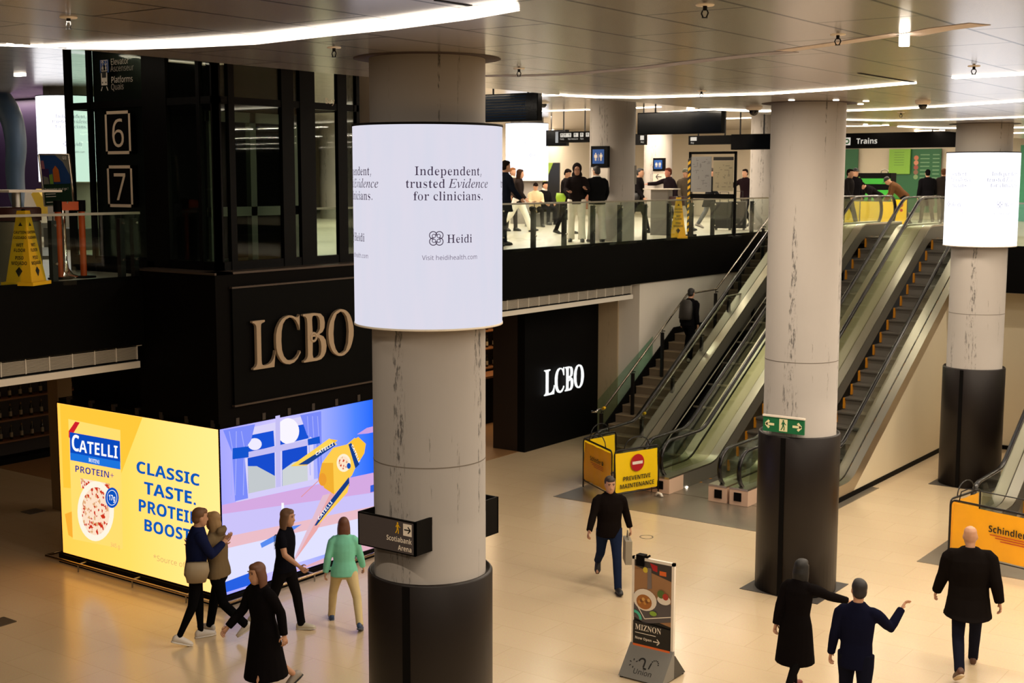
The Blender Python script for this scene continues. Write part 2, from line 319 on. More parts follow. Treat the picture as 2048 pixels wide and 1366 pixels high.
GLYPHS['t'] = {
',': [45,7,9,-22,16,-1,17,19,29,19,29,18,22,-2,16,-22],
'.': [45,12,22,-2,17,0,17,4,16,9,16,14,17,18,22,20,28,18,28,14,29,9,28,4,27,0],
'B': [111,25,6,0,6,4,13,5,18,8,22,13,23,20,23,92,21,103,15,108,6,110,6,114,55,114,78,111,91,102,95,88,93,76,85,67,70,62,88,56,98,46,101,33,98,19,90,9,77,2,59,0,13,44,63,47,63,60,64,68,68,74,75,75,86,74,96,70,103,64,107,54,108,48,108,44,106,42,98,13,56,6,66,8,74,12,78,20,79,32,77,44,72,52,63,56,50,58,44,58,42,16,45,8,49,7],
'C': [117,38,64,-3,49,-1,36,5,26,14,17,26,12,41,11,57,12,73,17,88,26,100,37,109,50,114,65,116,76,115,91,110,97,109,104,111,107,116,107,77,101,91,92,102,80,109,66,111,51,107,40,97,34,80,32,57,34,34,41,19,53,9,69,6,81,7,91,11,101,18,107,27,109,22,96,8,82,0],
'H': [131,48,6,0,6,4,12,5,18,8,22,13,23,20,23,95,22,102,18,106,6,110,6,114,58,114,58,110,49,108,43,104,42,95,44,63,87,63,89,95,88,104,82,108,73,110,73,114,125,114,124,110,112,106,109,102,108,95,108,20,109,13,112,8,118,5,124,4,125,0,73,0,73,4,79,5,85,8,88,12,89,20,87,55,44,55,42,20,42,13,46,8,52,5,58,4,58,0],
'I': [65,22,5,0,6,4,18,8,22,12,23,19,23,97,22,103,18,107,12,109,6,110,5,114,59,114,59,110,53,109,47,107,43,103,42,97,42,19,43,11,50,7,59,4,59,0],
'L': [107,30,6,0,6,4,12,5,18,8,22,13,23,20,23,95,22,102,18,106,12,109,6,110,6,114,60,114,60,110,51,108,46,107,43,104,42,95,42,21,43,12,48,8,58,7,70,8,80,10,88,14,95,20,101,28,104,39,105,39,98,0],
'O': [131,32,65,-3,54,-2,44,2,34,7,26,14,20,23,15,33,12,45,11,57,12,69,15,80,20,90,27,99,35,107,44,112,55,115,66,117,78,115,88,112,97,107,105,100,111,91,116,81,120,69,121,57,120,45,116,33,111,23,105,14,97,7,87,2,77,-2,14,66,3,85,9,95,27,99,57,97,80,90,97,79,107,65,111,47,105,36,87,32,57,34,34,41,17,52,6],
'a': [86,45,64,-3,58,-1,55,2,51,9,36,1,24,-2,17,-1,13,3,10,9,9,16,11,26,18,34,31,41,52,48,54,60,53,66,49,71,44,73,37,74,27,73,23,69,25,64,27,58,25,50,22,48,16,48,14,51,13,54,12,59,13,65,15,70,19,74,25,77,32,79,40,80,55,78,63,73,68,65,69,53,69,16,71,10,76,9,79,10,79,7,72,0,8,37,8,45,10,53,16,51,42,36,38,28,31,26,21,29,12],
'c': [73,39,39,-3,31,-1,24,3,18,9,13,17,10,27,9,37,10,49,13,59,19,68,26,74,34,78,44,80,53,78,60,75,64,69,65,61,65,57,64,54,62,52,59,51,55,52,54,56,53,63,53,68,50,73,42,74,32,71,26,62,24,47,26,31,31,19,40,12,51,10,61,12,68,18,68,15,60,5,50,-1],
'd': [93,30,35,-3,28,-1,22,3,16,9,12,17,10,26,9,37,10,49,13,59,17,68,23,74,29,78,36,80,45,77,56,70,60,100,59,105,55,108,46,110,46,114,78,114,76,19,78,10,82,8,86,7,86,3,73,1,57,-3,56,10,45,1,16,43,7,48,8,53,10,57,14,60,19,60,60,58,64,54,67,44,70,35,68,29,62,26,52,25,38,26,24,29,15,34,9],
'e': [75,27,38,-3,30,-1,23,3,17,9,13,17,10,27,9,39,10,50,13,60,18,68,24,74,31,78,39,80,51,77,59,70,65,59,67,43,69,41,27,41,28,24,36,14,50,11,61,13,68,21,68,18,59,7,50,0,9,27,48,52,48,54,54,52,69,47,73,40,74,31,72,27,64,25,51],
'f': [53,43,6,0,6,4,12,5,16,9,17,18,15,69,6,69,6,78,15,78,17,88,19,100,24,109,32,114,44,116,52,115,57,111,61,106,62,100,61,95,60,92,58,90,56,89,51,91,50,94,50,98,52,105,53,107,53,108,50,110,45,111,39,110,35,107,33,98,35,78,49,78,49,69,35,69,33,16,34,10,37,6,42,5,48,4,48,0],
'i': [50,15,25,90,22,91,19,94,17,98,17,108,19,112,22,115,25,116,29,115,31,112,33,108,34,103,33,98,31,94,29,91,13,7,0,7,4,14,6,17,14,17,63,14,71,8,73,7,78,35,78,33,14,36,7,42,4,43,0],
'l': [50,14,7,0,7,4,14,6,17,14,17,99,15,107,11,109,7,110,7,114,35,114,33,14,36,7,42,4,43,0],
'n': [95,35,7,0,7,4,14,6,17,14,17,63,15,71,10,73,7,74,7,78,35,78,36,67,49,76,61,80,71,77,77,68,79,53,79,14,81,6,85,5,88,4,89,0,53,0,53,4,60,7,63,14,63,54,61,64,57,67,51,68,41,66,33,59,33,14,35,6,43,4,43,0],
'o': [84,24,42,-3,33,-1,25,3,18,9,13,18,10,27,9,38,10,50,13,60,18,68,25,74,33,78,42,80,51,78,59,74,66,68,71,60,74,50,75,38,74,27,71,17,66,9,59,3,51,-1,16,42,3,50,5,56,10,58,20,59,38,58,57,55,68,50,73,42,75,34,73,28,68,26,57,25,39,26,20,29,10,34,5],
'p': [93,32,6,-35,7,-31,12,-29,16,-25,17,-16,17,61,14,71,8,74,7,78,34,78,35,66,44,73,50,78,58,80,65,78,71,75,76,68,80,60,83,51,83,28,80,18,76,9,70,3,64,-1,57,-3,47,0,36,8,33,-14,34,-25,40,-29,47,-31,47,-35,13,49,7,58,9,63,15,66,25,67,39,66,52,64,62,58,68,50,70,40,67,33,59,33,17,39,10],
'r': [72,33,7,0,7,4,14,6,17,14,17,63,14,71,8,73,7,78,34,78,36,63,44,70,49,75,54,79,58,80,63,79,66,76,68,72,68,62,67,59,65,56,62,56,58,58,54,62,48,65,42,64,37,60,34,55,33,48,33,14,34,9,38,6,47,4,47,0],
's': [72,51,38,-3,31,-2,23,2,18,2,13,1,11,-2,11,26,13,17,19,10,26,5,35,4,42,4,47,7,51,10,52,15,49,21,41,26,29,32,21,37,17,42,14,48,13,55,15,65,19,73,26,78,35,80,41,79,49,77,51,76,54,76,58,77,59,80,59,55,57,63,52,69,45,73,37,74,31,73,26,71,23,68,22,65,26,58,35,53,46,47,53,43,57,38,60,32,60,24,59,13,54,5,47,-1],
't': [57,23,31,-2,24,-1,19,3,17,9,16,18,14,70,7,70,8,75,25,92,34,106,34,78,50,78,50,70,34,70,32,20,34,13,37,11,42,10,50,12,52,19,53,16,46,6,40,0],
'u': [94,33,33,-3,24,-1,19,4,16,13,15,24,15,62,13,71,9,73,5,74,5,78,33,78,32,18,35,12,39,10,44,9,53,11,60,16,61,62,58,71,54,73,50,74,49,78,79,78,77,17,80,10,87,7,88,3,74,2,59,-3,58,10,50,5,45,1,39,-2],
}
GLYPHS['i'] = {
'E': [113,53,-8,0,-8,3,-7,3,0,4,5,6,8,11,10,18,31,96,33,105,32,108,30,111,20,113,21,116,110,116,105,91,102,91,102,92,100,103,98,107,93,109,77,110,55,110,52,107,49,99,40,65,54,65,65,66,72,69,77,74,80,81,83,81,72,40,69,40,69,47,68,55,63,58,53,59,38,59,28,21,27,16,26,12,27,9,29,7,38,6,50,6,61,7,70,8,78,12,85,17,91,24,97,32,100,32,88,0],
'c': [75,41,25,-2,14,0,6,6,1,15,0,27,1,35,3,44,12,59,26,72,37,77,50,79,57,78,62,75,66,71,67,67,64,60,62,58,58,57,53,59,51,64,52,67,54,70,54,71,55,72,54,74,49,75,41,73,32,68,25,59,20,49,16,38,15,27,16,18,19,11,24,7,31,6,44,9,57,20,60,18,48,7,37,0],
'd': [89,41,15,-2,8,-1,2,3,-1,10,-2,18,-1,27,1,36,11,54,25,70,36,77,48,79,56,78,61,73,68,104,69,106,69,109,67,113,61,114,58,114,59,117,76,120,85,122,86,120,86,117,60,20,59,15,58,11,59,8,62,8,68,11,77,20,79,18,66,3,60,-1,54,-2,48,0,46,7,50,28,42,15,33,5,25,0,19,23,7,27,8,32,11,41,21,50,36,56,51,58,65,56,72,53,74,50,75,41,73,33,67,25,57,19,44,14,31,13,19,13,14,15,10,19,8],
'e': [72,30,22,-2,13,0,5,5,1,14,-1,25,0,33,2,41,12,58,25,71,37,77,49,79,56,78,60,76,63,72,64,66,61,56,52,47,37,40,15,36,14,29,14,25,16,14,21,8,30,6,42,10,55,20,58,18,50,9,41,3,32,-1,10,16,39,31,43,42,50,49,58,51,68,50,73,45,75,40,73,34,70,24,58],
'i': [44,8,31,98,25,101,22,107,25,113,31,116,37,113,39,107,37,101,27,8,-2,2,0,0,7,1,13,3,21,14,60,15,63,15,66,14,69,12,71,4,72,5,75,16,76,24,78,31,79,33,77,33,76,32,74,16,20,14,13,15,9,18,8,24,11,32,21,35,18,26,7,17,0],
'n': [91,42,56,-2,49,0,47,7,61,63,60,67,56,69,49,66,40,58,31,47,23,35,17,21,11,0,-3,0,13,55,15,66,13,70,6,71,4,71,5,74,17,76,25,77,33,79,33,77,23,44,36,60,47,70,57,77,66,79,73,76,76,70,75,63,73,56,63,22,62,16,61,12,62,9,65,8,71,12,78,23,81,21,72,8,64,0],
'v': [74,31,15,-2,13,43,11,58,9,66,5,70,0,72,-2,72,-1,75,7,76,13,78,17,79,20,79,23,71,26,47,27,15,41,29,51,42,58,53,60,60,58,63,54,68,52,72,54,77,60,79,63,79,66,76,68,69,65,56,56,41,40,21,19,-2],
}
GLYPHS['b'] = {
'*': [93,15,33,52,18,60,37,86,7,89,9,104,41,95,38,128,54,128,51,95,83,104,85,89,54,86,74,60,60,52,46,81],
'+': [96,12,42,19,42,53,8,53,8,65,42,65,42,100,54,100,54,65,87,65,87,53,54,53,54,19],
'.': [45,12,22,-2,15,0,13,4,12,9,13,14,15,18,22,20,30,18,32,14,33,9,32,4,30,0],
'1': [96,10,44,0,44,81,45,93,41,90,36,85,22,74,10,89,49,120,69,120,69,0],
'7': [96,7,19,0,64,99,5,99,5,120,90,120,90,104,45,0],
'?': [73,28,24,34,24,38,25,49,29,58,38,67,48,76,53,83,54,92,53,99,49,104,43,108,34,109,19,107,7,102,2,113,17,119,35,122,49,120,60,114,66,104,69,92,66,79,59,70,49,60,40,52,36,45,35,37,35,34,11,30,-2,26,-2,23,0,20,4,20,14,23,18,30,20,37,18,40,14,40,4,37,0],
'A': [116,8,0,0,42,120,73,120,116,0,88,0,80,29,36,29,27,0,8,42,50,74,50,65,78,63,85,60,94,58,102,56,93,51,78],
'B': [113,22,15,0,15,120,52,120,73,118,89,113,95,108,100,100,101,89,100,80,96,72,90,67,82,64,82,63,93,59,98,55,101,50,103,43,104,35,101,20,92,9,78,2,60,0,11,40,72,55,72,65,73,71,76,74,80,75,86,74,92,70,96,63,98,54,99,40,99,11,40,21,57,21,67,22,73,25,76,31,78,37,76,43,73,48,66,51,56,52,40,52],
'C': [107,30,64,-2,47,0,33,6,23,15,15,27,11,42,10,60,11,77,16,92,24,104,35,114,49,120,66,122,84,119,101,113,93,93,79,98,66,100,53,98,44,89,38,77,36,60,38,43,43,30,52,22,66,19,81,21,97,26,97,5,81,0],
'D': [124,15,15,0,15,120,53,120,70,118,85,113,98,105,107,93,113,79,115,61,113,43,107,27,97,15,84,7,68,2,49,0,11,40,21,51,21,67,23,79,31,86,43,88,60,86,78,79,90,69,97,54,99,40,99],
'E': [94,12,15,0,15,120,84,120,84,99,40,99,40,73,81,73,81,52,40,52,40,21,84,21,84,0],
'F': [92,10,15,0,15,120,84,120,84,99,40,99,40,68,81,68,81,47,40,47,40,0],
'G': [122,38,65,-2,49,0,35,5,24,14,16,26,11,42,10,60,12,78,17,93,26,105,38,114,54,120,72,122,91,120,108,114,100,94,87,99,72,100,62,99,53,95,46,89,40,81,37,71,36,60,37,49,39,39,43,31,49,25,57,21,67,19,76,20,83,21,83,46,61,46,61,67,108,67,108,5,89,0],
'I': [65,12,5,0,5,14,20,21,20,99,5,105,5,120,60,120,60,105,45,99,45,21,60,14,60,0],
'J': [56,18,3,-35,-6,-35,-12,-33,-12,-12,-7,-13,-1,-14,7,-12,11,-10,13,-6,15,8,15,120,40,120,40,8,39,-6,36,-17,30,-25,22,-31,13,-34],
'L': [95,6,15,0,15,120,40,120,40,21,89,21,89,0],
'M': [158,19,15,0,15,120,50,120,78,28,79,28,109,120,143,120,143,0,120,0,120,84,121,94,120,94,89,0,66,0,37,94,36,94,37,84,38,70,38,0],
'N': [137,15,15,0,15,120,47,120,99,30,100,30,99,47,99,120,121,120,121,0,89,0,37,91,36,91,37,74,38,56,38,0],
'O': [134,24,67,-2,49,0,35,6,24,15,16,28,11,43,10,60,11,78,16,93,24,105,35,114,49,120,67,122,85,120,99,114,110,105,118,93,122,78,124,60,122,43,118,28,110,15,99,6,85,0,16,67,20,81,22,90,30,95,43,97,60,95,77,90,90,81,98,67,101,53,98,44,90,38,77,36,60,38,43,44,30,53,22],
'P': [105,15,15,0,15,120,53,120,73,117,87,110,95,98,98,82,97,72,94,63,88,55,79,48,67,44,51,43,40,43,40,0,10,40,63,49,63,58,65,66,68,71,73,72,82,70,91,63,97,52,99,40,99],
'R': [111,16,15,0,15,120,50,120,71,118,86,111,95,100,98,84,97,76,95,70,87,59,76,52,111,0,83,0,54,46,40,46,40,0,11,40,67,49,67,59,68,67,71,71,76,72,83,71,91,66,95,59,98,48,99,40,99],
'S': [93,43,42,-2,24,0,8,6,8,29,25,22,35,20,44,19,52,20,57,23,60,27,61,32,59,38,54,43,38,52,29,56,19,63,12,73,10,80,9,87,12,102,20,113,33,119,50,122,68,119,85,113,77,93,62,99,49,100,42,100,38,97,35,93,34,88,35,83,40,78,57,69,72,60,78,55,82,49,85,42,86,33,83,19,74,8,60,1],
'T': [97,8,36,0,36,99,3,99,3,120,94,120,94,99,61,99,61,0],
'U': [127,25,63,-2,48,0,36,4,27,10,17,25,14,43,14,120,40,120,40,47,41,34,46,26,53,21,64,20,74,21,82,26,86,35,87,47,87,120,113,120,113,42,111,30,107,20,100,11,91,4,78,0],
'V': [109,13,41,0,0,120,26,120,48,49,50,42,53,31,55,22,56,31,59,42,61,49,83,120,109,120,68,0],
'W': [162,33,31,0,0,120,25,120,40,54,42,45,45,33,46,23,48,33,50,44,52,53,69,120,93,120,111,53,113,44,115,33,116,23,118,33,120,45,122,54,137,120,162,120,132,0,103,0,87,63,85,69,84,77,82,85,81,91,80,85,79,77,77,69,76,63,59,0],
'a': [101,30,35,-2,24,0,15,5,9,15,7,27,10,40,17,49,30,54,48,57,64,57,64,61,63,67,60,72,56,74,50,75,37,73,24,68,16,85,32,91,51,94,67,92,79,86,86,75,89,61,89,0,71,0,66,12,60,6,53,2,46,-1,13,45,17,52,18,58,21,63,27,64,35,64,42,54,42,44,41,37,38,34,33,33,27,34,22,36,19],
'b': [106,23,63,-2,54,-1,48,2,38,10,36,10,32,0,13,0,13,128,38,128,38,88,37,80,38,80,42,85,48,89,55,92,64,93,78,90,89,81,96,67,99,46,96,25,89,10,78,1,17,56,19,63,20,69,26,72,34,73,46,72,58,69,67,63,72,56,73,48,72,42,67,39,60,38,49,38,46,39,34,42,26,48,20],
'c': [86,27,50,-2,32,1,19,10,10,24,8,45,9,61,13,73,20,82,29,88,40,92,53,93,69,92,81,87,74,68,63,72,53,73,42,70,35,61,33,46,34,34,38,25,44,20,53,19,66,21,78,27,78,5,66,0],
'd': [106,25,42,-2,28,1,17,10,10,25,8,46,10,66,17,81,29,90,43,93,52,92,59,89,65,85,69,80,70,80,69,88,68,98,68,128,93,128,93,0,74,0,69,12,68,12,64,7,58,2,51,-1,17,51,18,60,20,65,24,69,32,70,43,70,46,69,57,66,66,60,71,51,73,43,71,38,66,34,57,33,45,34,34,38,25,43,20],
'e': [99,27,55,-2,42,0,30,3,21,10,14,19,9,31,8,45,9,60,13,72,20,81,28,88,39,92,51,93,68,91,81,83,89,69,92,52,92,40,33,40,35,30,39,23,46,18,56,17,72,19,87,24,87,5,73,0,9,33,56,69,56,67,64,64,70,59,74,51,76,44,74,39,71,35,65],
'g': [106,34,47,-40,29,-39,13,-35,13,-15,31,-20,49,-22,60,-20,66,-13,68,-1,68,7,69,12,68,12,63,6,57,2,50,-1,42,-2,28,1,17,11,10,26,8,46,10,66,17,81,28,90,43,93,53,92,62,87,69,80,70,80,72,92,93,92,93,0,90,-17,82,-30,67,-38,15,51,18,59,19,65,23,69,31,70,42,70,46,69,58,65,67,59,71,51,73,41,70,35,61,33,45,35,30,41,21],
'h': [110,25,13,0,13,128,38,128,38,89,37,80,38,80,43,86,50,90,57,93,65,93,78,91,89,85,95,75,98,60,98,0,73,0,73,54,71,65,66,71,58,73,48,71,42,66,39,56,38,43,38,0],
'i': [51,13,26,103,20,104,16,106,13,110,12,115,13,121,16,125,26,128,35,125,38,121,39,115,38,110,35,106,4,13,0,13,92,38,92,38,0],
'k': [104,15,13,0,13,128,38,128,38,60,37,50,42,57,48,64,74,92,102,92,65,52,104,0,75,0,49,37,38,29,38,0],
'l': [51,4,13,0,13,128,38,128,38,0],
'n': [110,25,13,0,13,92,32,92,36,80,37,80,42,86,49,90,57,93,65,93,78,91,89,85,95,75,98,60,98,0,73,0,73,54,72,62,69,68,65,72,58,73,48,71,42,66,39,56,38,43,38,0],
'o': [104,20,52,-2,40,0,29,4,20,11,13,20,9,32,8,46,11,66,19,81,34,90,52,93,64,92,75,88,84,81,91,72,95,60,96,46,93,26,84,11,70,1,16,52,18,61,20,66,25,70,34,71,46,70,58,66,66,61,72,52,73,43,72,38,66,34,58,33,46,34,34,38,25,43,20],
'p': [106,22,13,-40,13,92,33,92,37,80,38,80,48,89,55,92,64,93,78,90,89,81,96,67,99,46,96,25,89,10,78,1,63,-2,55,-1,48,2,38,10,37,10,38,-3,38,-40,16,56,19,64,20,69,26,72,34,73,46,71,61,66,70,56,73,48,72,42,67,39,60,38,49,38,46,39,34,42,26,48,20],
'r': [76,19,13,0,13,92,32,92,36,76,37,76,42,83,48,88,56,92,64,93,73,93,71,69,67,70,63,70,51,68,46,65,42,60,39,54,38,47,38,0],
's': [83,40,38,-2,21,0,8,4,8,24,24,19,39,17,45,17,49,19,52,21,52,25,51,29,46,33,33,39,18,46,14,50,10,55,8,61,8,68,10,79,17,87,29,92,44,93,60,92,76,86,69,68,56,73,43,75,35,73,32,69,34,65,39,61,52,56,65,49,70,45,74,41,76,35,77,27,75,15,67,6,55,0],
't': [73,25,44,-2,30,1,24,5,20,10,17,18,16,29,16,73,4,73,4,83,18,92,25,111,41,111,41,92,66,92,66,73,41,73,41,29,42,24,44,21,47,19,52,18,60,19,67,21,67,3,58,0],
'u': [110,24,45,-2,32,0,21,6,15,17,13,32,13,92,38,92,38,30,41,23,46,20,52,18,62,20,68,26,71,36,72,49,72,92,97,92,97,0,78,0,75,12,73,12,68,6,61,2,53,-1],
'w': [144,35,28,0,2,92,27,92,37,51,39,41,41,30,42,21,43,21,43,27,45,35,46,43,47,48,58,92,86,92,97,48,98,40,100,30,101,21,102,29,104,41,107,51,118,92,142,92,116,0,88,0,81,32,79,41,77,53,72,73,71,73,70,65,67,53,64,40,62,32,55,0],
}
GLYPHS['r'] = {
'*': [93,15,33,52,18,60,37,86,7,89,9,104,41,95,38,128,54,128,51,95,83,104,85,89,54,86,74,60,60,52,46,81],
'.': [45,12,22,-2,15,0,13,4,12,9,13,14,15,18,22,20,30,18,32,14,33,9,32,4,30,0],
'3': [96,50,40,-2,23,0,8,5,8,19,24,13,41,11,55,12,64,17,69,25,71,34,69,44,62,51,52,54,37,56,26,56,26,68,38,68,51,70,60,74,66,82,68,91,66,99,62,104,55,108,46,109,37,108,29,106,16,99,8,109,24,118,34,121,46,122,62,119,74,113,80,104,83,92,81,81,76,73,68,67,58,63,58,62,71,59,79,53,85,45,86,34,85,24,82,16,75,8,67,3,55,-1],
'4': [96,11,61,0,61,27,4,27,4,40,60,121,75,121,75,40,93,40,93,27,75,27,75,0,7,18,40,61,40,61,93,62,105,61,105,58,98,54,92],
'5': [96,30,42,-2,24,0,11,5,11,19,25,13,42,11,54,12,63,17,69,25,71,37,70,47,64,55,55,60,41,61,21,59,13,63,18,120,78,120,78,106,31,106,28,72,35,73,46,74,63,71,76,64,84,53,86,38,84,22,75,9,60,1],
'6': [96,37,50,-2,39,0,29,4,21,11,15,21,11,35,9,51,12,77,15,89,20,99,27,108,36,116,49,120,64,122,72,121,79,120,79,107,72,109,54,109,45,106,38,101,33,95,29,88,27,80,24,61,25,61,30,66,36,71,44,74,53,75,67,73,79,66,86,54,88,39,86,22,78,9,66,1,19,50,11,59,12,67,18,72,26,74,39,72,49,68,57,61,62,50,63,43,63,37,60,31,56,27,52,25,47,24,41,27,27,31,21,36,15,42,12],
'7': [96,7,23,0,72,106,7,106,7,120,88,120,88,108,39,0],
'A': [107,8,0,0,47,120,60,120,107,0,92,0,77,37,30,37,15,0,8,35,51,73,51,59,87,57,92,55,99,53,105,51,95,48,87],
'B': [109,21,16,0,16,120,51,120,70,118,85,113,93,104,96,90,95,80,90,73,83,67,73,64,73,63,87,58,92,55,97,49,99,43,100,34,97,20,89,9,76,2,58,0,11,31,69,54,69,67,70,75,74,79,80,80,88,79,97,73,103,64,106,51,107,31,107,11,31,13,56,13,69,14,78,19,82,26,84,35,82,44,77,50,68,55,54,56,31,56],
'C': [106,32,65,-2,49,0,35,6,24,15,16,27,12,43,10,60,12,77,17,92,25,104,36,114,51,120,68,122,86,120,101,115,95,102,83,106,68,108,56,107,46,103,37,95,29,80,26,60,29,40,37,25,45,17,55,13,67,12,82,13,96,16,96,3,82,-1],
'E': [93,12,16,0,16,120,83,120,83,107,31,107,31,69,80,69,80,56,31,56,31,13,83,13,83,0],
'P': [102,15,16,0,16,120,48,120,68,118,82,111,90,100,93,85,92,75,89,66,83,58,74,52,61,48,45,47,31,47,31,0,11,31,60,43,60,58,61,69,65,75,73,77,84,76,94,70,101,60,106,47,107,31,107],
'Q': [131,26,93,-29,70,-2,66,-2,49,0,35,6,24,15,16,28,12,43,10,60,12,78,16,93,24,105,35,114,49,120,66,122,82,120,96,114,107,105,115,93,119,78,121,60,119,40,112,23,101,10,86,1,115,-29,20,66,11,78,13,88,17,96,24,103,40,105,60,103,80,96,96,88,103,78,107,66,108,53,107,43,103,36,96,29,80,26,60,29,40,36,24,43,17,53,13],
'S': [92,43,41,-2,23,0,9,4,9,18,24,14,42,11,54,13,62,17,67,23,69,31,67,41,58,48,41,55,28,62,18,69,12,79,10,91,11,100,15,107,21,113,28,118,38,121,48,122,66,120,81,115,77,102,63,106,48,108,38,107,31,104,27,98,25,91,28,81,36,74,52,67,69,58,76,53,81,48,83,41,84,32,81,18,73,7,59,1],
'T': [93,8,39,0,39,107,2,107,2,120,92,120,92,107,54,107,54,0],
'U': [123,25,61,-2,47,0,36,4,27,10,18,25,15,43,15,120,30,120,30,42,32,29,38,19,48,13,62,11,76,14,85,20,91,30,93,42,93,120,107,120,107,42,106,30,102,20,96,11,87,4,75,0],
'V': [101,11,43,0,0,120,16,120,43,43,47,29,50,17,53,29,58,43,85,120,101,120,58,0],
'a': [94,31,36,-2,25,0,16,5,10,13,8,25,10,37,18,46,32,51,51,54,66,54,66,60,65,69,61,75,55,78,48,80,34,77,22,73,18,84,32,89,48,92,63,90,73,84,79,75,81,61,81,0,70,0,67,13,66,13,60,6,54,2,46,-1,14,39,10,50,12,58,17,64,25,66,36,66,44,53,43,39,42,29,38,25,32,23,25,24,18,28,14,33,11],
'c': [81,28,50,-2,39,0,29,3,21,9,15,18,11,30,9,44,11,60,15,72,21,81,30,87,40,90,51,92,65,90,75,87,71,75,51,79,36,75,27,64,25,45,26,30,31,20,39,13,50,11,63,13,74,16,74,3,64,0],
'd': [103,24,46,-2,31,1,19,10,12,25,9,45,12,65,19,80,31,89,46,92,56,91,63,88,74,78,75,78,75,85,74,92,74,128,89,128,89,0,77,0,75,12,74,12,70,7,63,2,56,-1,17,49,11,61,13,69,18,73,28,74,42,74,45,73,59,69,70,61,77,48,79,38,77,30,70,26,59,25,44,26,30,30,19,38,13],
'e': [95,29,53,-2,41,0,30,4,21,10,15,19,11,31,9,44,10,58,14,70,20,79,28,86,38,90,49,92,60,90,69,87,76,81,82,72,85,63,86,51,86,42,25,42,27,29,32,19,41,13,53,11,68,13,82,17,82,4,69,0,9,25,54,71,54,69,64,65,72,59,78,49,80,39,78,32,73,27,65],
'f': [58,24,18,0,18,79,3,79,3,85,18,90,18,96,20,111,26,121,35,127,48,128,57,128,65,125,61,114,55,116,48,116,41,115,37,111,34,105,33,96,33,90,56,90,56,79,33,79,33,0],
'g': [103,36,49,-40,31,-39,16,-35,16,-21,31,-26,50,-28,60,-26,68,-21,73,-13,74,-3,74,1,75,7,75,12,74,12,67,4,58,0,46,-2,31,1,19,11,12,25,9,45,12,64,19,79,31,89,46,92,55,91,62,88,69,84,74,78,75,78,77,90,89,90,89,-2,87,-18,79,-31,67,-38,17,49,10,60,12,68,18,73,27,75,41,75,45,73,61,68,71,60,77,48,79,38,77,31,70,26,59,25,45,26,30,31,19,38,13],
'h': [104,25,14,0,14,128,29,128,29,90,28,78,29,78,34,84,41,88,49,91,57,92,72,90,82,84,88,74,90,59,90,0,76,0,76,58,73,70,67,77,55,79,43,77,35,71,30,60,29,47,29,0],
'i': [43,11,22,105,16,107,14,110,13,114,14,119,16,121,22,124,28,121,30,119,30,110,28,107,4,14,0,14,90,29,90,29,0],
'k': [90,16,14,0,14,128,29,128,29,54,28,46,29,46,32,50,40,60,68,90,86,90,49,52,88,0,70,0,39,42,29,33,29,0],
'l': [43,4,14,0,14,128,29,128,29,0],
'm': [157,42,14,0,14,90,26,90,28,78,29,78,34,84,41,88,48,91,56,92,68,90,77,85,83,77,84,77,89,83,96,88,104,91,113,92,126,90,136,84,141,74,143,59,143,0,129,0,129,58,127,70,121,77,110,79,99,77,92,72,88,62,86,50,86,0,72,0,72,58,69,70,63,77,53,79,42,77,34,71,30,61,29,47,29,0],
'n': [104,24,14,0,14,90,26,90,28,78,29,78,34,84,41,88,49,91,58,92,72,90,82,84,88,74,90,59,90,0,76,0,76,58,73,70,67,77,55,79,43,77,35,71,30,61,29,47,29,0],
'o': [102,20,51,-2,39,0,29,4,21,10,15,20,11,31,9,45,12,65,20,80,34,89,51,92,63,90,73,86,81,80,87,70,91,59,93,45,90,25,81,11,68,1,16,51,11,63,13,71,20,76,31,77,45,76,59,71,70,63,77,51,79,39,77,31,70,26,59,25,45,26,31,31,20,39,13],
'p': [103,23,14,-40,14,90,26,90,28,78,29,78,34,83,40,88,47,91,57,92,72,89,84,80,91,66,94,45,91,25,84,10,72,1,57,-2,47,-1,40,2,29,11,28,11,29,4,29,-40,18,55,11,62,12,68,15,73,20,76,27,79,45,77,59,73,70,65,77,54,79,43,77,35,72,31,62,29,48,29,45,30,30,35,20,42,13],
'r': [69,21,14,0,14,90,26,90,28,74,29,74,34,80,40,86,47,90,56,92,62,91,67,91,65,77,60,78,55,78,49,77,42,74,37,70,33,64,30,57,29,48,29,0],
's': [80,40,37,-2,21,0,9,4,9,17,22,13,37,10,47,11,54,14,57,18,59,24,57,30,50,35,36,41,21,48,12,56,9,61,9,68,11,78,18,85,29,90,42,92,58,90,71,86,66,74,54,78,41,80,33,79,27,77,24,73,23,69,25,62,32,57,46,52,60,45,70,37,72,31,73,25,70,13,63,5,52,0],
't': [61,25,42,-2,29,1,23,4,19,9,16,16,15,26,15,79,3,79,3,86,16,92,21,111,30,111,30,90,56,90,56,79,30,79,30,27,31,19,34,14,39,11,44,10,51,11,57,12,57,1,50,-1],
'u': [104,23,46,-2,32,0,21,6,15,16,13,31,13,90,28,90,28,32,30,20,37,13,48,11,61,13,69,19,73,29,75,43,75,90,89,90,89,0,77,0,75,12,69,6,62,2,54,-1],
'v': [85,14,34,0,0,90,16,90,35,37,38,29,40,20,42,13,43,13,45,20,48,29,50,37,70,90,85,90,51,0],
'x': [89,12,3,0,36,46,5,90,21,90,44,56,67,90,84,90,53,46,86,0,69,0,44,36,20,0],
'y': [86,25,14,-40,7,-40,2,-39,2,-27,6,-28,12,-28,19,-27,24,-24,28,-19,32,-12,36,0,0,90,16,90,35,39,40,26,43,14,44,14,47,25,51,39,70,90,86,90,47,-12,41,-24,35,-33,26,-38],
}

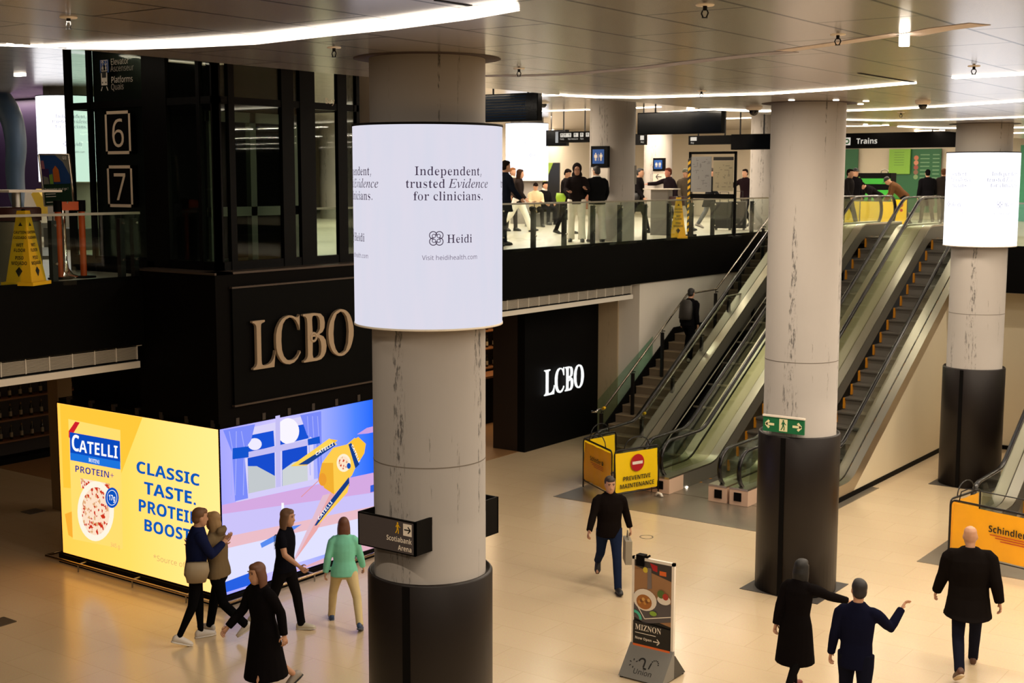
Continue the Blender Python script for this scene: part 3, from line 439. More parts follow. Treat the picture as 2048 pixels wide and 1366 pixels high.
# ------------------------------------------------------------------ lettering (outlines kept as sampled contours)
GK = .70/(max(GLYPHS['r']['E'][3::2]+GLYPHS['r']['E'][2::2])/250)      # scale so that capitals stand 0.7 em high
def glyph(face, ch):
    t = GLYPHS[face].get(ch)
    if t is None: return .28, []
    out = []; i = 1
    while i < len(t):
        n = t[i]; out.append([(t[i+1+2*k]/250*GK, t[i+2+2*k]/250*GK) for k in range(n)]); i += 1+2*n
    return t[0]/250*GK, out
def measure(t, face, size, xs=1.0, track=0.0): return sum((glyph(face, c)[0] if c != ' ' else .26)*size*xs+track*size for c in t)-track*size
_tess = {}
def glyph_mesh(face, ch):
    """triangulated glyph in em units"""
    if (face, ch) in _tess: return _tess[(face, ch)]
    cu = bpy.data.curves.new('g', 'CURVE'); cu.dimensions = '2D'; cu.fill_mode = 'BOTH'
    for cn in glyph(face, ch)[1]:
        sp = cu.splines.new('POLY'); sp.points.add(len(cn)-1); sp.use_cyclic_u = True
        for p, (x, y) in zip(sp.points, cn): p.co = (x, y, 0, 1)
    ob = bpy.data.objects.new('g', cu); COL.objects.link(ob)
    me = bpy.data.meshes.new_from_object(ob.evaluated_get(bpy.context.evaluated_depsgraph_get()))
    r = ([(v.co.x, v.co.y) for v in me.vertices], [list(p.vertices) for p in me.polygons])
    bpy.data.objects.remove(ob); bpy.data.curves.remove(cu); bpy.data.meshes.remove(me)
    _tess[(face, ch)] = r
    return r
def text(mb, t, face, size, frame, at=(0, 0), align='L', xs=1.0, track=0.0, depth=0.0, shear=0.0):
    """writes t into mb; frame maps (u, v, w) to a point; depth > 0 makes solid letters"""
    w = measure(t, face, size, xs, track); u = at[0]-(0 if align == 'L' else w/2 if align == 'C' else w)
    for c in t:
        if c == ' ': u += .26*size*xs+track*size; continue
        vs, fs = glyph_mesh(face, c)
        P = [(u+(x+shear*y)*size*xs, at[1]+y*size) for x, y in vs]
        a = V(frame(1, 0, 0))-V(frame(0, 0, 0)); b = V(frame(0, 1, 0))-V(frame(0, 0, 0)); out = V(frame(0, 0, 1))-V(frame(0, 0, 0))
        flip = False
        if fs:
            f = fs[0]; q = [P[i] for i in f[:3]]
            flip = ((q[1][0]-q[0][0])*(q[2][1]-q[0][1])-(q[1][1]-q[0][1])*(q[2][0]-q[0][0])) * (a.cross(b).dot(out)) < 0
        ff = [f[::-1] for f in fs] if flip else fs
        mb.add([frame(x, y, depth) for x, y in P], ff)
        if depth:
            for cn in glyph(face, c)[1]:
                n = len(cn); Q = [(u+(x+shear*y)*size*xs, at[1]+y*size) for x, y in cn]
                mb.add([frame(x, y, 0) for x, y in Q]+[frame(x, y, depth) for x, y in Q], [(i, (i+1) % n, n+(i+1) % n, n+i) for i in range(n)])
        u += glyph(face, c)[0]*size*xs+track*size
    return u
def plane(o, ux, uy):
    o, ux, uy = V(o), V(ux).normalized(), V(uy).normalized(); n = ux.cross(uy)
    return lambda u, v, w=0: o+ux*u+uy*v+n*w
def fpoly(mb, fr, pts, w=0.0): return mb.add([fr(x, y, w) for x, y in pts], [list(range(len(pts)))])
def frect(mb, fr, x0, y0, x1, y1, w=0.0): return fpoly(mb, fr, [(x0, y0), (x1, y0), (x1, y1), (x0, y1)], w)
def fdisc(mb, fr, cx, cy, r, w=0.0, n=24, ry=None): return fpoly(mb, fr, [(cx+r*math.cos(2*PI*k/n), cy+(ry or r)*math.sin(2*PI*k/n)) for k in range(n)], w)
def fring(mb, fr, cx, cy, r, t, w=0.0, n=24, a0=0, a1=360):
    ks = [R_(a0+(a1-a0)*k/n) for k in range(n+1)]
    vs = [fr(cx+(r-t)*math.cos(a), cy+(r-t)*math.sin(a), w) for a in ks]+[fr(cx+r*math.cos(a), cy+r*math.sin(a), w) for a in ks]
    return mb.add(vs, [(k, n+1+k, n+2+k, k+1) for k in range(n)])
def fstroke(mb, fr, pts, t, w=0.0):
    for (x0, y0), (x1, y1) in zip(pts, pts[1:]):
        d = math.hypot(x1-x0, y1-y0) or 1; nx, ny = -(y1-y0)/d*t/2, (x1-x0)/d*t/2
        fpoly(mb, fr, [(x0+nx, y0+ny), (x0-nx, y0-ny), (x1-nx, y1-ny), (x1+nx, y1+ny)], w)
    return mb
def farrow(mb, fr, cx, cy, s, ang=0, t=.16, w=0.0):
    c, sn = math.cos(R_(ang)), math.sin(R_(ang)); q = lambda x, y: (cx+(x*c-y*sn)*s, cy+(x*sn+y*c)*s)
    fstroke(mb, fr, [q(-.5, 0), q(.42, 0)], t*s, w); fstroke(mb, fr, [q(.08, .4), q(.48, 0), q(.08, -.4)], t*s, w)
    return mb
def fman(mb, fr, cx, cy, s, w=0.0, walk=False, skirt=False):
    fdisc(mb, fr, cx, cy+.42*s, .085*s, w, 12)
    if walk:
        fpoly(mb, fr, [(cx-.1*s, cy+.32*s), (cx+.1*s, cy+.32*s), (cx+.08*s, cy-.02*s), (cx-.08*s, cy-.02*s)], w)
        fstroke(mb, fr, [(cx+.02*s, cy), (cx+.1*s, cy-.2*s), (cx+.07*s, cy-.46*s)], .09*s, w); fstroke(mb, fr, [(cx-.02*s, cy), (cx-.08*s, cy-.22*s), (cx-.22*s, cy-.44*s)], .09*s, w)
        fstroke(mb, fr, [(cx+.08*s, cy+.28*s), (cx+.2*s, cy+.1*s), (cx+.28*s, cy+.08*s)], .07*s, w); fstroke(mb, fr, [(cx-.08*s, cy+.28*s), (cx-.18*s, cy+.06*s)], .07*s, w)
    else:
        h = .22 if skirt else .13
        fpoly(mb, fr, [(cx-.14*s, cy+.31*s), (cx+.14*s, cy+.31*s), (cx+h*s, cy-.1*s), (cx-h*s, cy-.1*s)], w)
        for d in (-1, 1):
            frect(mb, fr, cx+d*.065*s-.045*s, cy-.48*s, cx+d*.065*s+.045*s, cy-.1*s, w); fstroke(mb, fr, [(cx+d*.17*s, cy+.29*s), (cx+d*.2*s, cy-.02*s)], .06*s, w)
    return mb

# ------------------------------------------------------------------ the setting
FLOOR = floor_mat('stone_floor', (226, 201, 164), (223, 198, 161), (1.2, .6), .21, (.88, .86, .83))
UFLOOR = floor_mat('upper_stone_floor', (214, 204, 184), (204, 194, 175), (1.2, .6), .30, (.6, .56, .5))
CEIL = ceiling_mat()
CONC = concrete_mat('stained_concrete', (152, 144, 136))
CONCW = concrete_mat('concrete_wall', (176, 156, 124), .25)
def st(name, mb, m): return setting(mb.build(name, m))
st('floor', MB().box(-40, 14, -10, 60, -.3, 0), FLOOR)
# upper floor slab: west concourse, far landing, east landing
u = MB(); u.box(-45, -15.44, 2, 62, 4.35, 4.6); u.box(-15.44, 10, 33.2, 62, 4.35, 4.6); u.box(-8.95, -6.9, 28.75, 33.2, 4.35, 4.6)
st('floor_upper', u, UFLOOR)
FX = -15.44
st('trim_1', MB().box(FX, FX+.05, 2, 12.1, 3.62, 4.62), BLACK)
st('trim_2', MB().box(FX, FX+.05, 15.4, 33.2, 3.62, 4.62), BLACK)
st('trim_3', MB().box(FX, -13.6, 33.15, 33.2, 3.62, 4.6), BLACK)
st('trim_4', MB().box(-8.95, -6.9, 28.70, 28.75, 3.62, 4.62), BLACK)
st('ceiling_lower', MB().box(-45, -15.45, 2, 62, 3.6, 3.66), WHITE)
st('ceiling_lower_east', MB().box(-9.15, 14, 28.8, 45, 3.6, 3.66), WHITE)
c = MB(); c.box(-9.6, 12, -8, 62, 7.08, 7.3)
c.hexa([(-17, -8, 7.93), (-9.6, -8, 7.08), (-9.6, 62, 7.08), (-17, 62, 7.93), (-17, -8, 8.2), (-9.6, -8, 7.3), (-9.6, 62, 7.3), (-17, 62, 8.2)])
c.box(-46, -17, -8, 62, 7.93, 8.2)
st('ceiling', c, CEIL)
# lower walls: shop front recessed under the slab, concrete pier, white stair wall
st('wall_shop', MB().box(-16.75, -16.55, 23.2, 26.22, 0, 3.6), MATTE)
st('wall_shop_corner', MB().box(-17.42, -16.75, 23.2, 23.4, 0, 3.6), mat('brown_black', (34, 26, 22), .5))
st('wall_concrete', MB().box(-16.72, -16.02, 26.2, 26.26, 0, 3.29), CONCW)
st('floor_shop', MB().box(-29.6, -16.7, 15.4, 33, 0, .004), mat('shop_wood_floor', (150, 112, 74), .4, noise=.25, nscale=3, stretch=(12, .6, 1)))
st('wall_shop_inner', MB().box(-29.6, -16.72, 33, 33.2, 0, 3.6), mat('shop_brown', (92, 70, 46), .6))
st('wall_stair', MB().box(-16.6, -15.46, 26.25, 33.2, 0, 4.35), WHITE)
st('wall_stair_end', MB().box(-16.6, -13.4, 33.2, 33.4, 0, 4.35), BLACK)
st('wall_shop_back', MB().box(-30, -29.6, 5, 33, 0, 3.6), mat('shop_brown', (92, 70, 46), .6))
st('wall_east', MB().box(-9.15, 12, 29.95, 30.1, 0, 3.6), CREAM)
bb = MB().box(-9.1, 12, 29.9, 29.95, 0, .09); st('baseboard_east', bb, MATTE)
st('wall_far', MB().box(-46, 12, 47.0, 47.3, 4.6, 8.2), BEIGE)
st('wall_west', MB().box(-46.3, -46, -8, 62, 0, 8.2), BEIGE)
st('wall_concourse', MB().box(-29.1, -28.7, 35.6, 47, 4.6, 7.95), mat('warm_white_wall', (226, 214, 194), .6))
st('wall_purple', MB().box(-45, gy(98, 300, 19.2).x, 19.2, 19.5, 4.6, 8.0), mat('purple_wall', (36, 10, 58), .6))
st('wall_behind_purple', MB().box(-46, -30, 30, 30.3, 4.6, 8.0), BEIGE)
p = MB().box(-45, gy(98, 300, 19.2).x+.05, 19.05, 19.2, 4.6, 4.95); st('baseboard_purple', p, GREYM)
# louvre band and white beam over the shop front
def louvre(name, y0, y1):
    b = MB(); b.box(-15.56, -15.47, y0, y1, 3.41, 3.62)
    b.use(1)
    for k in range(11): b.box(-15.47, -15.45, y0, y1, 3.42+.018*k, 3.43+.018*k)
    n = int((y1-y0)/.36)
    b.use(2)
    for k in range(n+1): b.box(-15.47, -15.442, y0+(y1-y0)*k/n-.006, y0+(y1-y0)*k/n+.006, 3.41, 3.62)
    return st(name, b, [mat('louvre_back', (120, 112, 100), .6), mat('louvre_slat', (178, 168, 152), .5), WHITE])
louvre('trim_5', 4, 12.0); louvre('trim_6', 15.5, 25.85)
st('trim_7', MB().box(-15.7, FX+.03, 4, 12.02, 3.29, 3.385), WHITE)
st('trim_8', MB().box(-15.7, FX+.03, 15.5, 25.87, 3.29, 3.385), WHITE)
st('trim_9', MB().box(-15.6, FX-.01, 4, 12.0, 3.385, 3.405), MATTE)
st('trim_10', MB().box(-15.6, FX-.01, 15.5, 25.85, 3.385, 3.405), MATTE)
# floor inserts round the columns and the escalator landing plate
GRANITE = mat('grey_granite', (118, 112, 104), .22, noise=.12, nscale=25)
MPLATE = mat('landing_plate', (150, 140, 124), .3, .6, noise=.06, nscale=12)
st('trim_landing', MB().box(-13.75, -9.0, 20.22, 24.6, .0, .006), MPLATE)
st('trim_landing_east', MB().box(-6.7, -3, 20.1, 23.5, .0, .006), MPLATE)
COLS = [(-7.72, 9.29), (-7.72, 17.75), (-7.72, 26.1)]
for i, (x, y) in enumerate(COLS): st('trim_pad_%d' % (i+1), MB().box(x-.62, x+.6, y-.58, y+.58, 0, .008), mat('dark_pad', (66, 62, 58), .5))
for i, (px, py) in enumerate(((66, 1023), (0, 1245), (108, 890), (1293, 1074))):
    q = gz(px, py)
    if i == 3: tag(MB().lathe((q.x, q.y, 0), [(.10, .003), (.11, .005), (.12, .003)], 20).build('floor_ring', STEELD), 'small round metal ring set in the floor near the maintenance barrier', 'floor cap')
    else: tag(MB().bbox(q.x-.16, q.x+.16, q.y-.16, q.y+.16, 0, .008).build('floor_box', mat('floor_box', (86, 76, 64), .45)), ['small dark square floor box left of the yellow screen', 'dark floor box cut by the left photo edge', 'dark floor plate beside the far end of the yellow screen'][i], 'floor box')
# column drum material etc.
DRUM = mat('dark_drum', (26, 20, 18), .42, .0, spec=.3)
def column(name, label, x, y, z0, z1, cover=True, exposed_ring=True):
    t = thing(name, label, 'column', (x, y, z0))
    MB().lathe((x, y, 0), [(.525, z0), (.525, 2.9 if z0 == 0 else z0+1.5), (.524, 2.9 if z0 == 0 else z0+1.5), (.525, z1)], 48).build('shaft', CONC, t)
    if z0 == 0: MB().lathe((x, y, 0), [(.5255, 3.42), (.5262, 3.424), (.5255, 3.43)], 48).build('form_joint', mat('joint_grey', (110, 102, 94), .8), t)
    if cover:
        b = MB(); b.lathe((x, y, 0), [(.52, .02), (.59, .02), (.59, 2.34), (.575, 2.36), (.56, 2.36), (.56, 2.33), (.52, 2.32)], 48)
        b.build('base_cover', [DRUM], t)
        a = math.atan2(-y, -x)-R_(22)
        MB().rbox((x+.588*math.cos(a), y+.588*math.sin(a), 1.18), (-math.sin(a), math.cos(a), 0), (math.cos(a), math.sin(a), 0), (0, 0, 1), .035, .012, 1.16).build('cover_seam', MATTE, t)
    if exposed_ring: MB().lathe((x, y, 0), [(.5, z1-.004), (.665, z1-.004), (.665, z1-.001)], 48).build('ceiling_reveal', mat('reveal_brown', (52, 34, 30), .6), t)
    return t
column('concrete_column', 'big concrete column in front carrying the round display and the arena sign', *COLS[0], 0, 7.08)
column('concrete_column', 'bare concrete column with green exit sign in front of the escalators', *COLS[1], 0, 7.08)
column('concrete_column', 'stained concrete column with round display beyond the right escalator', *COLS[2], 0, 7.08)
column('concrete_column', 'pale round column with restroom sign behind the glass railing', -16.15, 26.1, 4.6, 7.83, False, False)
column('concrete_column', 'pale upstairs column behind the hanging map board, half hidden by the bare column', -16.15, 34.5, 4.6, 7.83, False, False)
column('concrete_column', 'pale column seen just left of the front display, behind the shaft glass', -16.15, 17.75, 4.6, 7.83, False, False)
column('concrete_column', 'pale far column with a restroom sign and arrow panel', -24.55, 42.9, 4.6, 7.93, False, False)
column('concrete_column', 'pale column wearing the overexposed display behind the walking woman', -24.55, 34.5, 4.6, 7.93, False, False)
column('concrete_column', 'pale column behind the green poster stand at far left', -24.62, 17.56, 4.6, 7.93, False, False)
column('concrete_column', 'far pale column seen through the elevator shaft glass', -33.0, 34.5, 4.6, 7.93, False, False)

# ------------------------------------------------------------------ round LED displays
LEDINK = emis('led_ink', (72, 60, 80)); LEDINK2 = emis('led_ink_pale', (122, 112, 132))
def led_mat(name, rgb, s):
    m = emis(name, rgb, s); nt = m.node_tree; e = [n for n in nt.nodes if n.type == 'EMISSION'][0]; N = nt.nodes.new
    tc = N('ShaderNodeTexCoord'); br = N('ShaderNodeTexNoise'); mp = N('ShaderNodeMapping'); mx = N('ShaderNodeMix'); mx.data_type = 'RGBA'
    mp.inputs['Scale'].default_value = (3, 3, .6); br.inputs['Scale'].default_value = 2.2
    c = lin(rgb); mx.inputs[6].default_value = (c[0]*.93, c[1]*.97, c[2], 1); mx.inputs[7].default_value = (min(1, c[0]*1.06), c[1], c[2]*1.01, 1)
    nt.links.new(tc.outputs['Object'], mp.inputs[0]); nt.links.new(mp.outputs[0], br.inputs['Vector']); nt.links.new(br.outputs[0], mx.inputs[0]); nt.links.new(mx.outputs[2], e.inputs[0])
    return m
LED1 = led_mat('led_screen_near', (226, 225, 238), .95); LED2 = led_mat('led_screen_far', (240, 242, 246), 1.8)
def display(label, x, y, z0, z1, screen, ink, ks=(0, 1, 2, 3), a0=-33.0, r=.68):
    t = thing('round_display', label, 'display', (x, y, z0), 0, 'round displays on the columns')
    MB().lathe((x, y, 0), [(r, z0+.015), (r, z1-.015)], 72).build('screen', screen, t)
    MB().lathe((x, y, 0), [(.53, z1-.02), (r+.006, z1-.02), (r+.006, z1), (.53, z1)], 64).build('rim', MATTE, t)
    MB().lathe((x, y, 0), [(.53, z0), (r+.006, z0), (r+.006, z0+.018), (.53, z0+.018)], 64).build('rim', WHITE, t)
    b = MB(); zo = z0-4.69
    for k in ks:
        ac = R_(a0+90*k)
        def fr(u, v, w=0, ac=ac): a = ac+u/r; rr = r+.002+w; return V((x+rr*math.cos(a), y+rr*math.sin(a), v+zo))
        sz = .113
        def line(v, parts, size=sz, xs=1.02):
            wd = sum(measure(p_, f_, size, xs) for p_, f_ in parts)+.26*size*xs*(len(parts)-1); u_ = -wd/2
            for p_, f_ in parts: u_ = text(b, p_, f_, size, fr, (u_, v), 'L', xs)+.26*size*xs
        line(6.045, [('Independent,', 't')]); line(5.937, [('trusted', 't'), ('Evidence', 'i')]); line(5.83, [('for clinicians.', 't')])
        text(b, 'Heidi', 't', .107, fr, (-.045, 5.462), 'L', 1.0)
        cx, cy = -.135, 5.502
        for dx in (-1, 1):
            for dy in (-1, 1): fring(b, fr, cx+dx*.027, cy+dy*.027, .036, .0075, 0, 16, *({(-1, -1): (80, 370), (1, -1): (170, 460), (1, 1): (-100, 190), (-1, 1): (-10, 280)}[(dx, dy)])); fring(b, fr, cx+dx*.021, cy+dy*.021, .018, .006, 0, 12)
        b.use(1); text(b, 'Visit heidihealth.com', 'r', .057, fr, (0, 5.315), 'C', .95); b.use(0)
    b.build('lettering', [ink, LEDINK2], t)
    return t
LEDINKF = emis('led_ink_far', (150, 146, 172), 1.2)
display('large round white advert display wrapped round the big front column', *COLS[0], 4.68, 6.49, LED1, LEDINK)
display('round white advert display on the stained column at right', *COLS[2], 4.73, 6.54, LED2, LEDINKF)
display('blown-out white round display behind the walking woman upstairs', -24.55, 34.5, 5.95, 7.78, LED2, LEDINKF)
display('white round display above the green poster stand at far left', -24.62, 17.56, 5.92, 7.76, LED2, LEDINKF)

# ------------------------------------------------------------------ shop block under the elevator
XR, YL = -13.84, 12.09
KB = mat('kiosk_black', (7, 5, 4), .55, spec=.04, noise=.1, nscale=1.5)
k = MB(); k.box(-15.5, XR, YL, 15.35, 2.62, 4.7); k.box(-17.54, XR, YL+.02, 15.3, .0, 2.62); k.box(-17.54, -15.4, YL+.3, 15.35, 2.6, 3.62)
st('wall_kiosk', k, KB)
st('trim_11', MB().box(-15.52, XR+.03, YL-.03, YL+.3, 4.69, 4.72).box(XR-.3, XR+.03, YL, 15.35, 4.69, 4.72), mat('ledge_brown', (74, 62, 54), .4, .4))
# unlit sign: panel, ledges and letters
t = thing('shop_sign', 'large unlit grey letter sign on the black block above the blue screen', 'sign', (XR, 13.8, 2.8))
pf = plane((XR, YL, 0), (0, 1, 0), (0, 0, 1))     # u = y - YL, v = z
MB().box(XR, XR+.035, 12.36, 15.25, 2.85, 4.49).build('panel', mat('sign_black', (4, 4, 4), .5, spec=.05), t)
for z0 in (4.49, 2.83): MB().box(XR, XR+.06, 12.34, 15.27, z0, z0+.025).build('ledge', mat('ledge_brown', (74, 62, 54)), t)
LGREY = mat('letter_grey', (166, 144, 118), .45)
def letter(parent, face, ch, px0, px1, ytop, ybot, X, depth, m, off, curl=False):
    y0, y1 = gx(px0, (ytop+ybot)/2, X).y, gx(px1, (ytop+ybot)/2, X).y
    xm = (px0+px1)/2; z1, z0 = gx(xm, ytop, X).z, gx(xm, ybot, X).z
    vs = [p for cn in glyph(face, ch)[1] for p in cn]; ax, bx_ = min(p[0] for p in vs), max(p[0] for p in vs); ay, by = min(p[1] for p in vs), max(p[1] for p in vs)
    sx, sy = (y1-y0)/(bx_-ax), (z1-z0)/(by-ay)
    fr = lambda u, v, w=0: V((X-depth+off*0+w, y0+(u-ax)*sx, z0+(v-ay)*sy))
    b = MB(); text(b, ch, face, 1.0, fr, (0, 0), 'L', 1.0, 0, depth)
    if curl:
        cy, cz = y0+(y1-y0)*.44, z0+(z1-z0)*.50; rr = (z1-z0)*.085
        for w0 in (X-depth+.001, ): b.tube([(X-.01, cy+rr*math.cos(a*PI/10), cz+rr*math.sin(a*PI/10)) for a in range(20)], rr*.33, 8, True)
    return b.build('letter', m, parent)
XL = XR+.10
letter(t, 't', 'L', 506, 551, 640, 737, XL, .05, LGREY, 0)
letter(t, 't', 'C', 552, 601, 631, 729, XL, .05, LGREY, 0)
letter(t, 't', 'B', 607, 653, 626, 722, XL, .05, LGREY, 0, True)
letter(t, 't', 'O', 657, 707.5, 618, 712, XL, .05, LGREY, 0)
t = thing('shop_sign', 'small glowing white letter sign on the black shop wall left of the stairs', 'sign', (-16.55, 24.6, 1.0))
LWHITE = emis('letter_light', (250, 252, 250), 1.05); XS = -16.48
letter(t, 't', 'L', 1090, 1110, 739, 790, XS, .03, LWHITE, 0)
letter(t, 't', 'C', 1111.5, 1129, 736, 786, XS, .03, LWHITE, 0)
letter(t, 't', 'B', 1131.5, 1147, 733, 781, XS, .03, LWHITE, 0, True)
letter(t, 't', 'O', 1149.5, 1168, 729, 776, XS, .03, LWHITE, 0)

# ------------------------------------------------------------------ LED wall, yellow face (Y = YL) and blue face (X = XR)
def grad(name, stops, axis, a, b, s=1.0):
    """screen picture colour that changes along one axis of the screen"""
    m = bpy.data.materials.new(name); m.use_nodes = True; nt = m.node_tree; nt.nodes.clear(); N = nt.nodes.new
    o = N('ShaderNodeOutputMaterial'); e = N('ShaderNodeEmission'); g = N('ShaderNodeNewGeometry'); sx = N('ShaderNodeSeparateXYZ'); mr = N('ShaderNodeMapRange'); cr = N('ShaderNodeValToRGB')
    mr.inputs[1].default_value = a; mr.inputs[2].default_value = b
    while len(cr.color_ramp.elements) < len(stops): cr.color_ramp.elements.new(.5)
    for el, (p_, c_) in zip(cr.color_ramp.elements, stops): el.position = p_; el.color = (*lin(c_), 1)
    nt.links.new(g.outputs['Position'], sx.inputs[0]); nt.links.new(sx.outputs[axis], mr.inputs[0]); nt.links.new(mr.outputs[0], cr.inputs[0]); nt.links.new(cr.outputs[0], e.inputs[0])
    e.inputs[1].default_value = s; nt.links.new(e.outputs[0], o.inputs[0])
    return m
_e = {}
def E_(rgb, s=1.0):
    key = (rgb, s)
    if key not in _e: _e[key] = emis('led_%d_%d_%d_%d' % (*rgb, int(s*100)), rgb, s)
    return _e[key]
class Art:
    """flat picture elements shown on a screen: pixel outlines projected on the screen's own plane, one thin layer each"""
    def __init__(s, pj, n): s.pj, s.n = pj, V(n); s.k = 0; s.b = MB(); s.mats = []
    def use(s, m):
        if m not in s.mats: s.mats.append(m)
        s.b.use(s.mats.index(m)); s.k += 1; return s
    def P(s, x, y): return s.pj(x, y)+s.n*(.0012*s.k)
    def poly(s, m, pts): s.use(m); s.b.poly([s.P(*p) for p in pts]); return s
    def disc(s, m, cx, cy, rx, ry=None, n=28):
        ry = ry or rx; return s.poly(m, [(cx+rx*math.cos(2*PI*i/n), cy+ry*math.sin(2*PI*i/n)) for i in range(n)])
    def line(s, m, pts, t):
        s.use(m)
        for (x0, y0), (x1, y1) in zip(pts, pts[1:]):
            d = math.hypot(x1-x0, y1-y0); nx, ny = -(y1-y0)/d*t/2, (x1-x0)/d*t/2
            s.b.poly([s.P(x0+nx, y0+ny), s.P(x0-nx, y0-ny), s.P(x1-nx, y1-ny), s.P(x1+nx, y1+ny)])
        return s
    def text(s, m, t, face, q, xfit=True, shear=0, bold=()):
        """q: four pixel corners of the cap-height box (lower left, lower right, upper right, upper left)"""
        s.use(m); w = measure(t, face, 1.0); h = .70
        def fr(u, v, d=0):
            a, b_ = u/w, v/h
            x = (q[0][0]*(1-a)+q[1][0]*a)*(1-b_)+(q[3][0]*(1-a)+q[2][0]*a)*b_
            y = (q[0][1]*(1-a)+q[1][1]*a)*(1-b_)+(q[3][1]*(1-a)+q[2][1]*a)*b_
            return s.P(x, y)
        text(s.b, t, face, 1.0, fr, (0, 0), 'L', 1, 0, 0, shear)
        for du, dv in bold: text(s.b, t, face, 1.0, lambda u, v, d=0: fr(u+du, v+dv), (0, 0), 'L', 1, 0, 0, shear)
        return s
t = thing('led_screen', 'bright yellow advert screen with pasta packet and blue slogan, left face of the screen corner', 'screen', (-15.7, YL, .1))
MB().box(-17.56, XR+.0, YL-.012, YL+.02, .14, 2.56).build('bezel', MATTE, t)
MB().box(-17.53, XR-.005, YL-.016, YL-.010, .165, 2.545).build('screen', grad('yellow_picture', [(0, (255, 178, 70)), (.45, (255, 188, 84)), (.8, (255, 198, 112)), (1, (255, 202, 122))], 0, -17.5, -13.9, 1.5), t)
pjL = lambda x, y: gy(x, y, YL-.018)
A = Art(pjL, (0, -1, 0))
A.poly(E_((255, 168, 48), 1.5), [(120, 808), (285, 835), (228, 985), (127, 975)])
A.poly(E_((252, 176, 52)), [(130, 1028), (146, 1022), (150, 1078), (137, 1070)])
A.poly(E_((255, 186, 92), 1.5), [(137, 838), (241, 860), (246, 1098), (146, 1078)])
A.poly(E_((206, 32, 44)), [(151, 843), (160, 845), (141, 877), (138, 874), (138, 862)])
A.poly(E_((10, 74, 190)), [(140, 864), (240.5, 882), (241.5, 927), (141, 906)])
A.poly(E_((28, 116, 222)), [(141, 905), (241.3, 923), (241.8, 939), (141.5, 920)])
W_ = E_((255, 255, 255)); BL = E_((14, 92, 186)); BL2 = E_((34, 66, 150))
A.text(W_, 'C', 'b', [(143, 899), (160, 904), (160, 871), (143, 868)])
A.text(W_, 'ATELLI', 'b', [(159, 903.5), (237, 917), (237, 892), (159, 880)])
A.text(W_, 'ROTINI', 's', [(178.5, 923), (200, 928), (200, 920), (178.5, 915)])
A.text(BL2, 'PROTEIN+', 'b', [(150.5, 943), (230, 957.5), (230, 945), (150.5, 930)])
def pasta_mat():
    m = emis('pasta_picture', (240, 190, 150)); nt = m.node_tree; e = [n for n in nt.nodes if n.type == 'EMISSION'][0]; N = nt.nodes.new
    tc = N('ShaderNodeTexCoord'); vo = N('ShaderNodeTexVoronoi'); cr = N('ShaderNodeValToRGB'); vo.inputs['Scale'].default_value = 22; vo.distance = 'MANHATTAN'
    el = cr.color_ramp.elements; el[0].position = .25; el[0].color = (*lin((255, 226, 198)), 1); el[1].position = .7; el[1].color = (*lin((226, 170, 120)), 1)
    x = el.new(.78); x.color = (*lin((206, 52, 30)), 1); cr.color_ramp.interpolation = 'CONSTANT'
    sp = N('ShaderNodeSeparateColor'); nt.links.new(tc.outputs['Object'], vo.inputs['Vector']); nt.links.new(vo.outputs['Color'], sp.inputs[0]); nt.links.new(sp.outputs[0], cr.inputs[0]); nt.links.new(cr.outputs[0], e.inputs[0])
    return m
PASTA = pasta_mat()
A.poly(PASTA, [(162, 956), (221, 967), (220, 984), (164, 976)])
A.disc(E_((255, 246, 226)), 193, 1022, 36.5, 60, 32); A.disc(PASTA, 193, 1022, 28, 48, 30)
A.disc(E_((12, 82, 190)), 226, 995, 13.4, 20.5, 24); A.disc(W_, 226, 995, 10.2, 15.5, 24); A.disc(E_((12, 82, 190)), 226, 995, 9.4, 14.3, 24)
A.text(W_, '17g', 'b', [(219.5, 999), (233, 1002), (233, 991), (219.5, 988)])
A.text(BL, 'CLASSIC', 'b', [(273.5, 944), (402, 972), (402, 949), (273.5, 921)], bold=((.025, 0), (.0125, .02)))
A.text(BL, 'TASTE.', 'b', [(290, 986.5), (396, 1010), (396, 985), (290, 963)], bold=((.025, 0), (.0125, .02)))
A.text(BL, 'PROTEIN', 'b', [(277.5, 1021), (404, 1051), (404, 1027), (277.5, 997)], bold=((.025, 0), (.0125, .02)))
A.text(BL, 'BOOST*', 'b', [(289, 1060), (400, 1087), (400, 1063), (289, 1037)], bold=((.025, 0), (.0125, .02)))
A.text(E_((206, 176, 108)), '*Source of protein', 'r', [(309, 1119), (420, 1146), (420, 1136), (309, 1108)])
A.text(E_((206, 176, 108)), '345 g', 'r', [(224, 1092), (243, 1097), (243, 1089), (224, 1084)])
A.b.build('picture', A.mats, t)
t = thing('led_screen', 'bright blue advert screen with a cartoon kitchen window, right face of the screen corner', 'screen', (XR, 13.7, .1))
MB().box(XR-.02, XR+.012, YL, 15.36, .14, 2.56).build('bezel', MATTE, t)
MB().box(XR+.010, XR+.016, YL+.005, 15.35, .165, 2.545).build('screen', grad('kitchen_wall_picture', [(0, (150, 150, 255)), (.35, (186, 178, 250)), (.6, (150, 158, 250)), (.85, (70, 118, 250)), (1, (20, 90, 246))], 1, 12.1, 15.3, 1.3), t)
B_ = Art(lambda x, y: gx(x, y, XR+.018), (1, 0, 0)); P_ = B_.poly
P_(E_((214, 170, 226)), [(444, 1010), (748, 945), (748, 985), (444, 1028)])
P_(E_((205, 196, 250)), [(444, 1028), (748, 985), (748, 1040), (446, 1075)])
P_(E_((236, 190, 200)), [(445, 1075), (748, 1012), (748, 1035), (446, 1098)])
P_(E_((226, 226, 255)), [(446, 1098), (748, 1030), (748, 1078), (580, 1130), (447, 1178)])
P_(E_((40, 96, 226)), [(447, 1186), (447, 1165), (500, 1145), (512, 1150), (512, 1166)])
